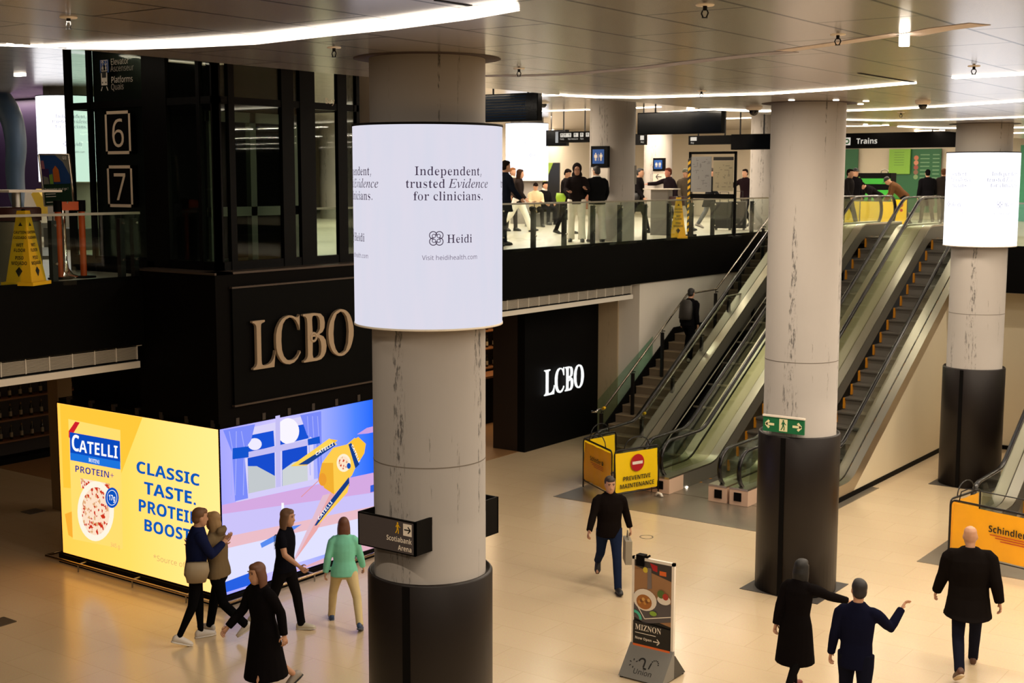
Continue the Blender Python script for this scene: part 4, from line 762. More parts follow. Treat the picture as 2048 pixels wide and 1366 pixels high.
P_(E_((226, 176, 190)), [(572, 1147), (748, 1075), (748, 1096), (577, 1146)])
P_(E_((220, 214, 250)), [(487, 858), (625, 828), (627, 965), (492, 1000)])
P_(E_((24, 82, 214)), [(492, 872), (546, 861), (548, 892), (496, 905)]); P_(E_((24, 82, 214)), [(558, 858), (618, 846), (618, 876), (559, 890)])
P_(E_((24, 76, 206)), [(494, 915), (548, 903), (549, 980), (496, 992)]); P_(E_((24, 76, 206)), [(563, 900), (613, 890), (614, 963), (563, 976)])
B_.disc(E_((250, 246, 255)), 575, 862, 22, 26, 24); B_.disc(E_((240, 236, 255)), 508, 888, 14, 12, 20)
P_(E_((196, 202, 206)), [(494, 932), (512, 932), (549, 952), (549, 980), (496, 992)]); P_(E_((206, 212, 214)), [(563, 940), (585, 924), (613, 918), (614, 963), (563, 976)])
P_(E_((198, 192, 244)), [(549, 832), (558, 830), (560, 978), (550, 980)]); P_(E_((198, 192, 244)), [(488, 905), (626, 876), (626, 888), (488, 917)])
P_(E_((214, 206, 250)), [(470, 992), (640, 955), (642, 966), (470, 1004)])
for q in ([(444, 860), (508, 848), (500, 880), (486, 900), (494, 996), (468, 1002), (462, 905)], [(598, 830), (640, 822), (642, 960), (634, 962), (630, 880), (612, 870)]): P_(E_((124, 140, 250)), q)
for x0, x1 in ((456, 466), (470, 474), (480, 490)): B_.line(E_((166, 174, 252)), [(x0, 862), (x1-4, 895), (x1-6, 990)], 1.6)
for x0 in (612, 622, 632): B_.line(E_((166, 174, 252)), [(x0, 832), (x0+3, 880), (x0+6, 950)], 1.4)
P_(E_((20, 84, 206)), [(462, 896), (494, 892), (494, 914), (462, 918)]); P_(E_((20, 84, 206)), [(612, 878), (636, 872), (637, 886), (613, 890)])
B_.line(E_((250, 250, 255)), [(562, 1005), (562, 1050)], 5)
P_(E_((90, 140, 240)), [(517, 1086), (560, 1062), (580, 1052), (600, 1048), (560, 1075), (520, 1095)])
P_(E_((228, 190, 206)), [(642, 990), (660, 985), (612, 1085), (586, 1120), (582, 1122)])          # trail
P_(E_((236, 170, 170)), [(586, 1120), (640, 1020), (662, 975), (672, 985), (630, 1060)])
P_(E_((250, 196, 60)), [(655, 877), (672, 880), (610, 930), (578, 932)]); P_(E_((255, 214, 90)), [(578, 931), (655, 876), (670, 888), (600, 930)])
P_(E_((24, 64, 140)), [(592, 929), (664, 884), (667, 890), (612, 928)])
P_(E_((255, 206, 78)), [(640, 925), (662, 895), (690, 888), (705, 875), (726, 885), (722, 900), (700, 950), (664, 988), (644, 975), (634, 950)])
P_(E_((242, 176, 50)), [(640, 925), (662, 925), (664, 988), (644, 975), (634, 950)])
B_.disc(E_((255, 240, 210)), 683, 925, 14, 18, 22); B_.disc(PASTA, 683, 925, 10, 13, 20); B_.disc(E_((20, 76, 180)), 693, 931, 4, 6, 14)
P_(E_((255, 196, 56)), [(694, 884), (712, 873), (727, 887), (724, 906), (706, 935)])
P_(E_((22, 62, 140)), [(692, 888), (698, 885), (714, 928), (706, 936)])
P_(E_((24, 60, 132)), [(693, 953), (694, 970), (628, 1050), (624, 1050), (648, 1010)]); P_(E_((255, 206, 80)), [(694, 965), (690, 984), (634, 1046), (628, 1050)])
B_.disc(E_((238, 158, 48)), 640, 958, 8, 13, 18); B_.line(E_((226, 150, 160)), [(632, 960), (597, 993)], 1.6)
B_.text(W_, 'CATELLI', 'b', [(626, 911), (662, 890), (661, 884), (625, 904)]); B_.text(W_, 'CATELLI', 'b', [(697, 890), (712, 925), (715, 922), (700, 887)]); B_.text(W_, 'CATELLI', 'b', [(632, 1040), (660, 1004), (656, 1000), (629, 1035)])
P_(E_((206, 160, 226)), [(708, 868), (728, 855), (748, 850), (748, 862), (730, 866)]); P_(E_((52, 96, 220)), [(735, 970), (742, 968), (742, 982), (735, 984)])
B_.b.build('picture', B_.mats, t)
# brackets on top of the screens and plinth rail
t = thing('bumper_rail', 'brass-lit metal bumper rail on black plinth round the foot of the advert screens', 'rail', (XR, YL, 0))
pl = MB(); pl.box(-17.6, XR+.02, YL-.05, YL+.02, 0, .14); pl.box(XR-.02, XR+.05, YL, 15.36, 0, .14); pl.build('plinth', MATTE, t)
r_ = MB(); r_.tube([(-17.72, YL+.12, .12), (-17.72, YL-.20, .12), (XR+.20, YL-.20, .12), (XR+.20, 15.36, .12)], .022, 10)
r_.build('rail', mat('rail_steel', (190, 165, 130), .25, 1.0), t)
for (x, y) in ((-16.9, YL-.2), (-15.6, YL-.2), (-14.4, YL-.2), (XR+.2, 12.7), (XR+.2, 13.7), (XR+.2, 14.7)):
    d = (0, .2, 0) if y < YL else (-.2, 0, 0)
    MB().tube([(x, y, .12), (x+d[0], y+d[1], .12)], .014, 6).cyl((x, y, .0), (x, y, .12), .012, n=6).build('bracket', STEELD, t)
b = MB()
for i in range(7): b.box(-17.3+i*.55, -17.24+i*.55, YL-.01, YL+.06, 2.56, 2.66)
for i in range(6): b.box(XR-.06, XR+.01, 12.4+i*.5, 12.46+i*.5, 2.56, 2.66)
st('trim_12', b, mat('bracket_grey', (60, 52, 46), .5, .4))

# ------------------------------------------------------------------ glass elevator shaft on top of the block
XS1, YS0, XS0, YS1, ZT = -14.1, 12.4, -17.5, 15.3, 8.0
t = thing('elevator_shaft', 'dark glazed elevator shaft with black mullions standing on the black shop block', 'elevator', (-15.8, 13.8, 4.6))
def zt(x): return zc(x)+.02
FR = mat('shaft_frame', (6, 5, 5), .45, spec=.08)
fm = MB()
for a, b_ in ((-17.5, -17.38), (-16.95, -16.88), (-15.66, -15.14), (-14.50, -14.43), (-14.2, -14.1)): fm.box(a, b_, YS0, YS0+.07, 4.6 if b_ < -15.4 else 4.72, zt(a))
for a, b_ in ((12.4, 12.5), (12.64, 12.75), (13.66, 13.9), (14.03, 14.34), (14.83, 15.03), (15.25, 15.32)): fm.box(XS1-.07, XS1, a, b_, 4.72, zt(XS1))
for z0, z1 in ((7.04, 7.14), (4.72, 4.84)): fm.box(XS0, XS1, YS0+.01, YS0+.13, z0, z1); fm.box(XS1-.13, XS1-.01, YS0, YS1, z0, z1)
fm.box(XS0, XS0+.1, YS0, YS1, 7.04, 7.14); fm.box(XS0, XS0+.1, YS1-.1, YS1, 4.6, zt(XS0)); fm.box(XS0, XS1, YS1-.1, YS1, 7.04, 7.14); fm.box(XS0, -15.5, YS0+.0, YS0+.13, 4.6, 4.80)
fm.build('frame', FR, t)
BK = MB(); BK.box(XS0+.12, -15.05, YS1-.06, YS1, 4.6, 7.9); BK.box(XS0+.02, XS0+.05, 12.95, YS1, 4.6, 7.9); BK.box(-16.9, -15.66, YS0+.09, YS0+.12, 4.78, 7.04); BK.box(-16.9, -15.66, YS0+.09, YS0+.12, 7.14, zt(-16.9))
BK.build('back_panel', mat('shaft_black', (9, 9, 8), .3), t)
for (x0, x1) in ((-17.38, -16.95), (-16.88, -15.66), (-15.14, -14.50), (-14.43, -14.2)):
    for z0, z1 in ((4.84, 7.04), (7.14, zt(x0))): MB().box(x0, x1, YS0+.04, YS0+.05, z0, z1).build('pane', GLASSD, t)
for (y0, y1) in ((12.5, 12.64), (12.75, 13.66), (13.9, 14.03), (14.34, 14.83), (15.03, 15.25)):
    for z0, z1 in ((4.84, 7.04), (7.14, zt(XS1))): MB().box(XS1-.05, XS1-.04, y0, y1, z0, z1).build('pane', GLASSD, t)
MB().box(XS0+.02, XS0+.03, YS0, YS1, 4.7, 7.9).build('pane', GLASSD, t)
# cab guides and door frame seen inside
g = MB(); GG = mat('cab_grey', (92, 98, 86), .4, .5)
g.box(-15.22, -15.16, 13.2, 13.3, 4.7, 7.0); g.box(-15.25, -15.15, 14.0, 14.12, 4.7, 7.0); g.box(-15.25, -15.15, 14.9, 15.0, 4.7, 7.0); g.box(-15.25, -15.15, 13.2, 15.0, 5.44, 5.58); g.box(-15.25, -15.15, 13.2, 15.0, 6.85, 7.0)
g.build('cab_frame', GG, t)
MB().box(-15.9, -15.3, 13.0, 15.0, 4.7, 4.75).build('cab_floor', GG, t)
MB().cyl((-15.4, 13.6, 6.86), (-15.4, 13.6, 6.90), .07).build('cab_lamp', emis('cab_light', (255, 250, 190), 5.0), t)
bm_ = MB(); ql = gx(650, 207, XS1); text(bm_, 'Bay', 'r', .12, plane((XS1+.004, ql.y, ql.z), (0, 1, 0), (0, 0, 1)), (0, 0)); bm_.build('lettering', SIGNW, t)  # distant sign showing in the glass, drawn onto the pane as lettering
# writing on the shaft
sf = plane((0, YS0+.0, 0), (1, 0, 0), (0, 0, 1))
def at(px, py): q = gy(px, py, YS0); return q.x, q.z
PALE = mat('sign_cream', (226, 204, 178), .5)
def number_sign(ch, px0, px1, y0, y1, label):
    x0, z1 = at(px0, y0); x1, z0 = at(px1, y1)
    t2 = thing('number_sign', label, 'sign', (x0, YS0, z0))
    MB().box(x0, x1, YS0-.012, YS0, z0, z1).build('plate', MATTE, t2)
    w = .045; fr = plane((0, YS0-.0135, 0), (1, 0, 0), (0, 0, 1)); b = MB()
    frect(b, fr, x0, z0, x1, z0+w); frect(b, fr, x0, z1-w, x1, z1); frect(b, fr, x0, z0, x0+w, z1); frect(b, fr, x1-w, z0, x1, z1); b.build('border', PALE, t2)
    b = MB(); sz = (z1-z0)*.66/.72; text(b, ch, 'r', sz, fr, ((x0+x1)/2, z0+(z1-z0)*.17), 'C', 1.0); b.build('lettering', PALE, t2)
number_sign('6', 210.5, 264, 223, 308, 'white framed number 6 plate on the dark elevator shaft, the upper one')
number_sign('7', 215, 268, 331, 415, 'white framed number 7 plate on the dark elevator shaft, the lower one')
x0, z1 = at(199, 118); x1, z0 = at(274, 186)
t = thing('elevator_sign', 'elevator and platforms direction sign high on the dark shaft above the 6', 'sign', (x0, YS0, z0))
fr = plane((0, YS0-.006, 0), (1, 0, 0), (0, 0, 1)); b = MB(); ax, az = at(201, 146); bx_, bz = at(217.5, 119)
frect(b, fr, ax, az, bx_, bz); b.build('blue_panel', SIGNBL, t)
b = MB(); fr2 = plane((0, YS0-.008, 0), (1, 0, 0), (0, 0, 1)); cx, cz = (ax+bx_)/2, (az+bz)/2
w = bx_-ax
for d in (frect,): d(b, fr2, ax+.1*w, az+.1*w, bx_-.1*w, az+.14*w); d(b, fr2, ax+.1*w, cz+.08, bx_-.1*w, cz+.09); d(b, fr2, ax+.1*w, az+.1*w, ax+.14*w, cz+.09); d(b, fr2, bx_-.14*w, az+.1*w, bx_-.1*w, cz+.09)
fman(b, fr2, cx-.035, cz-.035, .09); fman(b, fr2, cx+.035, cz-.035, .09); farrow(b, fr2, cx-.035, bz-.05, .07, 90); farrow(b, fr2, cx+.035, bz-.05, .07, -90)
tx, tz = at(204, 182); train = MB()
fpoly(train, fr, [(tx, tz+.08), (tx+.14, tz+.08), (tx+.145, tz+.3), (tx+.1, tz+.37), (tx+.04, tz+.37), (tx-.005, tz+.3)]); fstroke(train, fr, [(tx+.02, tz+.06), (tx-.01, tz)], .015); fstroke(train, fr, [(tx+.12, tz+.06), (tx+.15, tz)], .015)
train.use(1); frect(train, fr2, tx+.02, tz+.19, tx+.12, tz+.28); fdisc(train, fr2, tx+.03, tz+.12, .013, 0, 10); fdisc(train, fr2, tx+.11, tz+.12, .013, 0, 10); train.build('train_symbol', [SIGNW, INK], t)
for s_, px, py, m in (('Elevator', 222, 130, 0), ('Ascenseur', 222, 143.5, 1), ('Platforms', 223, 166, 0), ('Quais', 223, 180, 1)):
    u, v = at(px, py); b.use(m); text(b, s_, 'b' if m == 0 and 0 else 'r', .125, fr2, (u, v), 'L', .9)
b.build('lettering', [SIGNW, mat('sign_dim', (170, 160, 150), .5)], t)

# ------------------------------------------------------------------ glass railings along the slab edge
def railing(name, label, X, y0, y1, posts, joints):
    t = thing(name, label, 'railing', (X, (y0+y1)/2, 4.6))
    MB().box(X-.03, X+.03, y0, y1, 5.50, 5.535).build('handrail', STEELD, t)
    js = [y0]+joints+[y1]
    for a, b_ in zip(js, js[1:]): MB().box(X+.012, X+.024, a+.006, b_-.006, 4.56, 5.50).build('glass_panel', GLASS, t)
    for y in posts:
        p = MB().box(X-.09, X-.005, y-.04, y+.04, 4.2, 5.44); p.tube([(X-.02, y, 5.42), (X-.02, y, 5.5)], .008, 6); po = p.build('post', DKMETAL, t)
        for z in (5.38, 4.86): MB().cyl((X-.005, y, z), (X+.035, y, z), .018, n=10).build('glass_clamp', CHROME, po)
    return t
railing('glass_railing', 'glass railing with thin metal handrail on the left slab edge beside the wet floor cone', FX+.03, 5.6, 12.08, [7.35, 8.46, 9.57, 10.68, 11.79, 12.02], [6.8, 9.05, 11.31])
railing('glass_railing', 'long glass railing upstairs running from the front column to the stairs', FX+.03, 15.45, 33.15, [16.3, 17.45, 18.57, 19.7, 20.83, 21.95, 23.08, 24.2, 25.32, 26.43, 27.57, 28.68, 29.8, 31.0, 32.04], [17.0, 19.23, 21.48, 23.73, 25.98, 28.26, 30.49])
t = thing('glass_railing', 'short glass railing behind the right display column', 'railing', (-7.9, 28.73, 4.6))
MB().box(-8.95, -6.9, 28.70, 28.76, 5.5, 5.535).build('handrail', STEELD, t); MB().box(-8.95, -6.9, 28.72, 28.732, 4.56, 5.5).build('glass_panel', GLASS, t)
for x in (-8.8, -7.9, -7.0): MB().box(x-.03, x+.03, 28.735, 28.78, 4.3, 5.44).build('post', DKMETAL, t)

# ------------------------------------------------------------------ stairs
NR, RI, TR, SX0, SX1, SY0 = 13, 4.6/26, .30, -15.4, -13.95, 24.25
SSTONE = mat('stair_stone', (120, 104, 84), .5, noise=.1, nscale=14); SNOSE = mat('stair_nosing', (150, 130, 104), .5)
t = thing('staircase', 'stone staircase with landing between the shop pier and the escalators', 'stairs', (-14.7, SY0, 0))
LY0 = SY0+(NR-1)*TR; LY1 = LY0+1.6
for i in range(2*NR):
    y = SY0+i*TR if i < NR else LY1+(i-NR)*TR
    z = RI*(i+1); yl = y+TR if i != NR-1 else LY1
    b = MB().box(SX0, SX1, y, yl+.02, max(0, z-RI-.12), z); b.use(1); b.box(SX0, SX1, y-.012, y+.04, z-.02, z+.002); b.build('landing' if i == NR-1 else 'step', [SSTONE, SNOSE], t)
def zstair(y): return max(0, (y-SY0)/TR*RI+RI) if y < LY0 else (NR*RI if y < LY1 else NR*RI+(y-LY1)/TR*RI+RI)
MB().prism([(SX0-.04, SY0, 0), (SX0-.04, SY0, .25), (SX0-.04, LY0, NR*RI+.15), (SX0-.04, LY1, NR*RI+.15), (SX0-.04, 33.2, 4.6+.1), (SX0-.04, 33.2, 4.2), (SX0-.04, LY1, NR*RI-.3), (SX0-.04, LY0, NR*RI-.3), (SX0-.04, SY0+.8, 0)], (.04, 0, 0)).build('stringer', MATTE, t)
MB().prism([(SX1, SY0, 0), (SX1, SY0, .2), (SX1, LY0, NR*RI+.1), (SX1, LY1, NR*RI+.1), (SX1, 33.2, 4.6), (SX1, 33.2, 4.0), (SX1, LY1, NR*RI-.3), (SX1, LY0, NR*RI-.3), (SX1, SY0+.8, 0)], (.04, 0, 0)).build('stringer', MATTE, t)
def stair_rail(label, X, y0, hook, loc):
    t = thing('stair_handrail', label, 'handrail', loc)
    P = [(X, y0, 1.03), (X, LY0-.05, RI*NR+.98), (X, LY1-.15, RI*NR+1.0), (X, 33.2, RI*NR+1.0+(33.2-LY1+.15)*.59)]
    MB().tube(P, .024, 8).build('rail', mat('handrail_steel', (150, 142, 130), .25, 1.0), t)
    MB().tube([(X, y0, 1.03), (X, y0-.25, 1.03), (X-.02*hook, y0-.34, 1.0), (X+.10*hook, y0-.36, .99)], .022, 8).build('rail_end', CHROME, t)
    MB().cyl((X, y0+.02, 1.035), (X, y0-.05, 1.03), .032, n=10).build('yellow_tape', YEL, t)
    y = y0-.12
    while y < 33:
        zr = 1.03 if y < y0 else (1.03+(y-y0)*((RI*NR-.05)/(LY0-.05-y0)) if y < LY0 else RI*NR+1.0 if y < LY1-.15 else RI*NR+1.0+(y-LY1+.15)*.59)
        p = MB().box(X-.03, X+.03, y-.035, y+.035, max(0, zstair(y)-.3), zr-.1); p.tube([(X, y, zr-.1), (X, y, zr)], .01, 6); p.tube([(X, y-.0, zr-.06), (X+.07, y, zr-.06)], .012, 6); p.build('post', DKMETAL, t)
        y += 1.32
    return t
stair_rail('silver stair handrail on black posts on the shop side', -15.05, 24.1, -1, (-15.05, 24.1, 0))
stair_rail('silver stair handrail on black posts beside the stripped escalator', -14.0, 24.05, 1, (-14.0, 24.0, 0))
g = thing('stair_glass_guard', 'greenish glass guard panel with sloping top at the foot of the stairs', 'glass guard', (-15.5, 25.5, 0))
MB().prism([(-15.445, 24.45, .02), (-15.445, 24.45, 1.12), (-15.445, 26.85, 2.32), (-15.445, 26.85, .02)], (.014, 0, 0)).build('glass', glass('guard_glass', (.76, .88, .82), gl=.5), g)
MB().box(-15.455, -15.42, 24.4, 26.85, 0, .05).build('shoe', DKMETAL, g)

# ------------------------------------------------------------------ escalators
SL, EY0, EY1 = .6, 23.7, 31.367
def fillet(pts, r, n=6):
    out = [V((p[0], p[1])) for p in pts[:1]]
    for a, b, c in zip(pts, pts[1:], pts[2:]):
        a, b, c = V(a), V(b), V(c); u, w = (a-b).normalized(), (c-b).normalized(); ang = u.angle(w); d = min(r/math.tan(ang/2), (a-b).length*.45, (c-b).length*.45)
        p0, p2 = b+u*d, b+w*d
        for k in range(n+1): s_ = k/n; out.append(p0*(1-s_)**2+b*2*s_*(1-s_)+p2*s_*s_)
    out.append(V(pts[-1])); return out
YB, YT = 21.72, 33.9
def path(off_b, y0=YB, y1=YT, r=1.2, dy=0.0): return fillet([(y0, off_b), (EY0-off_b/SL*0+dy, off_b), (EY1+dy, 4.6+off_b), (y1, 4.6+off_b)], r)
STEPM = mat('escalator_step', (92, 86, 78), .5, .3, noise=.06, nscale=30, stretch=(40, 1, 1)); RISER = mat('escalator_riser', (112, 106, 97), .5, .3)
SKIRT = mat('escalator_skirt', (104, 98, 88), .4, .2); NPLATE = mat('newel_plate', (222, 186, 160), .4)
INFILL = mat('infill_steel', (178, 166, 132), .32, .85)
def ribbon(b, pts, x0, x1, th):
    n = len(pts); vs = []
    for x in (x0, x1):
        vs += [(x, p[0], p[1]) for p in pts]+[(x, p[0], p[1]-th) for p in pts]
    f = []
    for i in range(n-1):
        f += [(i, i+1, 2*n+i+1, 2*n+i), (n+i+1, n+i, 3*n+i, 3*n+i+1), (i+1, i, n+i, n+i+1), (2*n+i, 2*n+i+1, 3*n+i+1, 3*n+i)]
    f += [(0, 2*n, 3*n, n), (n-1, 2*n-1, 4*n-1, 3*n-1)]
    return b.add(vs, f)
def escalator(label, xl, xr, steps=True, fill_left=0.0, outer_right=False, wall_right=False, full=True):
    t = thing('escalator', label, 'escalator', ((xl+xr)/2, EY0, 0))
    inn = .20; dk = path(.33, dy=-.15, r=.9)
    for side, x in ((1, xl), (-1, xr)):
        # glass
        hr = fillet([(22.05, .94), (EY0-.3, .94), (EY1-.3, 5.54), (33.55, 5.54)], .9)
        nb = [V((22.05-.32*math.sin(a*PI/8), .62+.32*math.cos(a*PI/8))) for a in range(1, 8)]; nt_ = [V((33.55+.32*math.sin(a*PI/8), 5.22+.32*math.cos(a*PI/8))) for a in range(1, 8)]
        outline = list(reversed(nb))+hr+nt_+[V((33.55, 4.85))]+list(reversed([p for p in dk if 22.0 < p[0] < 33.5]))
        b = MB(); b.prism([(x-.006, p[0], p[1]) for p in outline], (.012, 0, 0)); b.build('glass_balustrade', GLASSC, t)
        # handrail
        hp = fillet([(22.05, .985), (EY0-.32, .985), (EY1-.32, 5.585), (33.55, 5.585)], .9)
        n0 = [V((22.05-.365*math.sin(a*PI/10), .62+.365*math.cos(a*PI/10))) for a in range(1, 11)]; n1 = [V((33.55+.365*math.sin(a*PI/10), 5.22+.365*math.cos(a*PI/10))) for a in range(1, 11)]
        loop = [V((22.15, .235))]+list(reversed(n0))+hp+n1+[V((33.4, 4.85))]
        b = MB(); n = len(loop); vs = []; fs = []
        for i, p in enumerate(loop):
            tn = (loop[min(n-1, i+1)]-loop[max(0, i-1)]).normalized(); nm = V((-tn.y, tn.x))
            for u, w in ((-.04, -.018), (-.04, .012), (-.024, .024), (.024, .024), (.04, .012), (.04, -.018)): vs.append((x+u, p.x+nm.x*w, p.y+nm.y*w))
        for i in range(n-1): fs += [(i*6+k, i*6+(k+1) % 6, (i+1)*6+(k+1) % 6, (i+1)*6+k) for k in range(6)]
        b.add(vs, fs+[tuple(range(6))[::-1], tuple(range((n-1)*6, n*6))], True); b.build('handrail', RUBBER, t)
        # inner deck, skirt, outer deck
        b = MB(); ribbon(b, dk, min(x+side*.012, x+side*inn), max(x+side*.012, x+side*inn), .035); b.build('inner_deck', STEEL, t)
        b = MB(); xs = x+side*inn; sk = [V((p[0], p[1]-.035)) for p in dk]; ribbon(b, sk, min(xs, xs-side*.02), max(xs, xs-side*.02), .32); b.build('skirt', SKIRT, t)
        # newel base and deflector
        lo, hi = min(x-side*.17, x+side*(inn+.006)), max(x-side*.17, x+side*(inn+.006))
        nb_ = MB().box(lo, hi, YB-.06, YB+.5, .01, .30); nb_.use(1); nb_.box(lo, hi, YB-.065, YB+.52, .30, .335); no = nb_.build('newel_base', [NPLATE, STEEL], t)
        MB().box(x-.075, x+.075, YB-.075, YB+.1, .09, .25).build('handrail_inlet', MATTE, no)
        xo = x+side*.05; MB().prism([(xo, 22.02, .36), (xo, 22.9, .36), (xo, 22.3, .93), (xo, 22.12, .93)], (.006, 0, 0)).build('deflector', glass('deflector_plastic', (.86, .88, .80), gl=.9), t)
    if fill_left:
        b = MB(); ribbon(b, path(.30, YB+.35, YT, .9, -.15), xl-fill_left, xl-.012, .03); b.build('infill_deck', INFILL, t)
    else:
        b = MB(); ribbon(b, path(.32, YB+.4, YT, .9, -.15), xl-.22, xl-.012, .03); b.build('outer_deck', STEELD, t)
        dkk = [p for p in path(.29, YB+.4, YT, .9, -.15)]
        b = MB(); b.prism([(xl-.22, p[0], p[1]) for p in dkk]+[(xl-.22, YT, 3.4), (xl-.22, EY0+2.0, -.0), (xl-.22, YB+.4, .0)], (.02, 0, 0)); b.build('side_cladding', SKIRT, t)
    if outer_right:
        b = MB(); ribbon(b, path(.32, YB+.4, YT, .9, -.15), xr+.012, xr+.17, .03); ob = b.build('outer_deck', STEEL, t)
        pp = path(.29, YB+.4, YT, .9, -.15)
        b = MB(); b.prism([(xr+.14, p[0], p[1]-.26) for p in pp if p[0] < 31.3]+[(xr+.14, 31.3, .0), (xr+.14, YB+.4, .0)], (.02, 0, 0)); b.build('side_wall', CREAM, t)
        b = MB(); ribbon(b, pp, xr+.13, xr+.165, .27); b.build('outer_band', STEEL, t)
        MB().box(xr+.16, xr+.175, YB+.4, 31.3, 0, .10).build('skirting', MATTE, t)
    x0, x1 = xl+inn+.005, xr-inn-.005
    MB().box(x0, x1, YB+.1, EY0, .0, .012).build('floor_plate', MPLATE, t); MB().box(x0, x1, EY1, YT, 4.59, 4.612).build('floor_plate', MPLATE, t)
    if steps:
        b = MB(); w = x1-x0; b.box(-w/2, w/2, 0, .41, -.03, .0); b.use(1)
        b.prism([(-w/2, .0, -.0), (-w/2, .03, -.02), (-w/2, .05, -.12), (-w/2, .04, -.25), (-w/2, .40, -.25), (-w/2, .40, -.03)][::-1], (w, 0, 0)); b.use(2)
        b.box(-w/2, -w/2+.04, -.006, .05, -.22, .002); b.box(w/2-.03, w/2, -.006, .03, -.2, .002)
        st0 = b.build('step', [STEPM, RISER, mat('step_yellow', (206, 132, 20), .5)], t, local=True)
        n = int((EY1-EY0)/.4)+1
        for k_ in range(-2, n+2):
            o = st0 if k_ == -2 else st0.copy()
            if k_ != -2: COL.objects.link(o); o.parent = t
            o.location = (0, k_*.4, min(max(0, k_*.24), 4.6)+.014)
        b = MB(); b.prism([(x0, EY0-.2, -.2), (x0, EY0+.3, -.12), (x0, EY1, 4.35), (x0, EY1, 4.1), (x0, EY0+.6, -.2)], (x1-x0, 0, 0)); b.build('step_track', MATTE, t)
    else:
        b = MB(); b.prism([(x0, EY0-1.2, -.02), (x0, EY0+.1, -.02), (x0, EY1, 4.15), (x0, EY1, 4.0), (x0, EY0+.4, -.25)], (x1-x0, 0, 0)); b.build('truss_pit', MATTE, t)
        for x in (x0+.12, x1-.12): b = MB(); b.tube([(x, EY0-.1, .12), (x, EY1, 4.62)], .016, 6); b.build('truss_rail', STEELD, t)
        for k_ in range(11): y = EY0+.3+k_*.68; MB().box(x0+.12, x1-.12, y-.02, y+.02, (y-EY0)*SL+.04, (y-EY0)*SL+.075).build('truss_rung', STEELD, t)
    return t
escalator('stripped escalator without steps next to the stairs, behind the maintenance barrier', -13.85, -12.62, False)
e1_ = escalator('middle escalator going up behind the bare column, left of the other working one', -12.25, -11.0, True, .35)
q = gx(1374, 976, -12.035); MB().cyl((-12.046, q.y, q.z), (-12.030, q.y, q.z), .035, n=14).build('comb_light', LAMPW, e1_)
escalator('right escalator with cream side wall going up behind the bare column', -10.60, -9.33, True, .38, True)
escalator('escalator whose black newel stands behind the yellow fence at the right photo edge', -6.35, -5.1, True)

# ------------------------------------------------------------------ column signs
x0 = gy(716, 1055, 8.66).x; x1 = gy(830, 1080, 8.66).x; zt_, zb = gy(772, 1034, 8.66).z, gy(772, 1101, 8.66).z
t = thing('arena_sign', 'dark box sign with yellow walking figure and arrow on the front column', 'sign', ((x0+x1)/2, 8.66, zb))
b = MB(); b.box(x0, x1, 8.66, 8.685, zb, zt_); b.box(x1-.02, x1, 8.66, 9.0, zb, zt_); b.box(x0, x0+.02, 8.66, 9.2, zb, zt_); b.build('box', MATTE, t)
fr = plane((x1, 8.658, zb), (1, 0, 0), (0, 0, 1)); H_ = zt_-zb
frect(MB(), fr, 0, 0, 0, 0); b = MB(); frect(b, fr, x0-x1+.015, .012, -.015, H_-.012); b.build('face', SIGNG, t)
fr = plane((x1, 8.656, zb), (1, 0, 0), (0, 0, 1)); b = MB()
text(b, 'Scotiabank', 'b', .066, fr, (-.035, .105), 'R', .84); text(b, 'Arena', 'b', .066, fr, (-.035, .032), 'R', .84); b.build('lettering', SIGNW, t)
b = MB(); frect(b, fr, -.135, .175, -.035, .285); b.build('arrow_panel', SIGNW, t)
fr3 = plane((x1, 8.655, zb), (1, 0, 0), (0, 0, 1)); b = MB(); farrow(b, fr3, -.085, .23, .075); b.build('arrow', INK, t)
b = MB(); fman(b, fr, -.20, .232, .11, 0, True); b.build('walking_figure', YEL, t)
t = thing('arena_sign', 'black box sign on the back of the front column, only its end visible at right', 'sign', (-7.2, 9.8, 3.0))
z1, z0 = 3.30, 3.0
q = gz(997, 1027, 3.15)
def onray(px, Y): return gy(px, 1027, Y).x
yb = 9.85; xr_ = onray(997, yb); b = MB(); b.box(xr_-.55, xr_, yb-.02, yb, gy(990, 1064, yb).z, gy(990, 992, yb).z); b.box(xr_-.02, xr_, yb-.3, yb, gy(990, 1064, yb).z, gy(990, 992, yb).z); b.box(xr_-.55, xr_-.53, yb-.35, yb, gy(990, 1064, yb).z, gy(990, 992, yb).z); b.build('box', MATTE, t)
# green running-man exit sign on the second column
y = 17.75-.60; x0, x1 = gy(1526, 850, y).x, gy(1608, 858, y).x; z0, z1 = gy(1567, 866, y).z, gy(1567, 836, y).z
t = thing('exit_sign', 'green running man exit sign with two arrows on the bare column', 'sign', (x0, y, z0))
MB().box(x0, x1, y, y+.03, z0, z1).build('board', mat('exit_green', (10, 104, 60), .5), t); MB().box(x0-.005, x1+.005, y-.01, y+.035, z1, z1+.025).build('top_rail', SIGNW, t)
fr = plane((x0, y-.002, z0), (1, 0, 0), (0, 0, 1)); w, h = x1-x0, z1-z0; b = MB(); EXW = mat('exit_cream', (232, 226, 178), .5)
farrow(b, fr, w*.17, h*.5, h*.62, 180, .26); farrow(b, fr, w*.83, h*.5, h*.62, 0, .26); frect(b, fr, w*.40, h*.1, w*.60, h*.92); b.build('arrows', EXW, t)
b = MB(); fr = plane((x0, y-.004, z0), (1, 0, 0), (0, 0, 1)); fman(b, fr, w*.5, h*.5, h*.72, 0, True); b.build('running_figure', MATS['exit_green'], t)

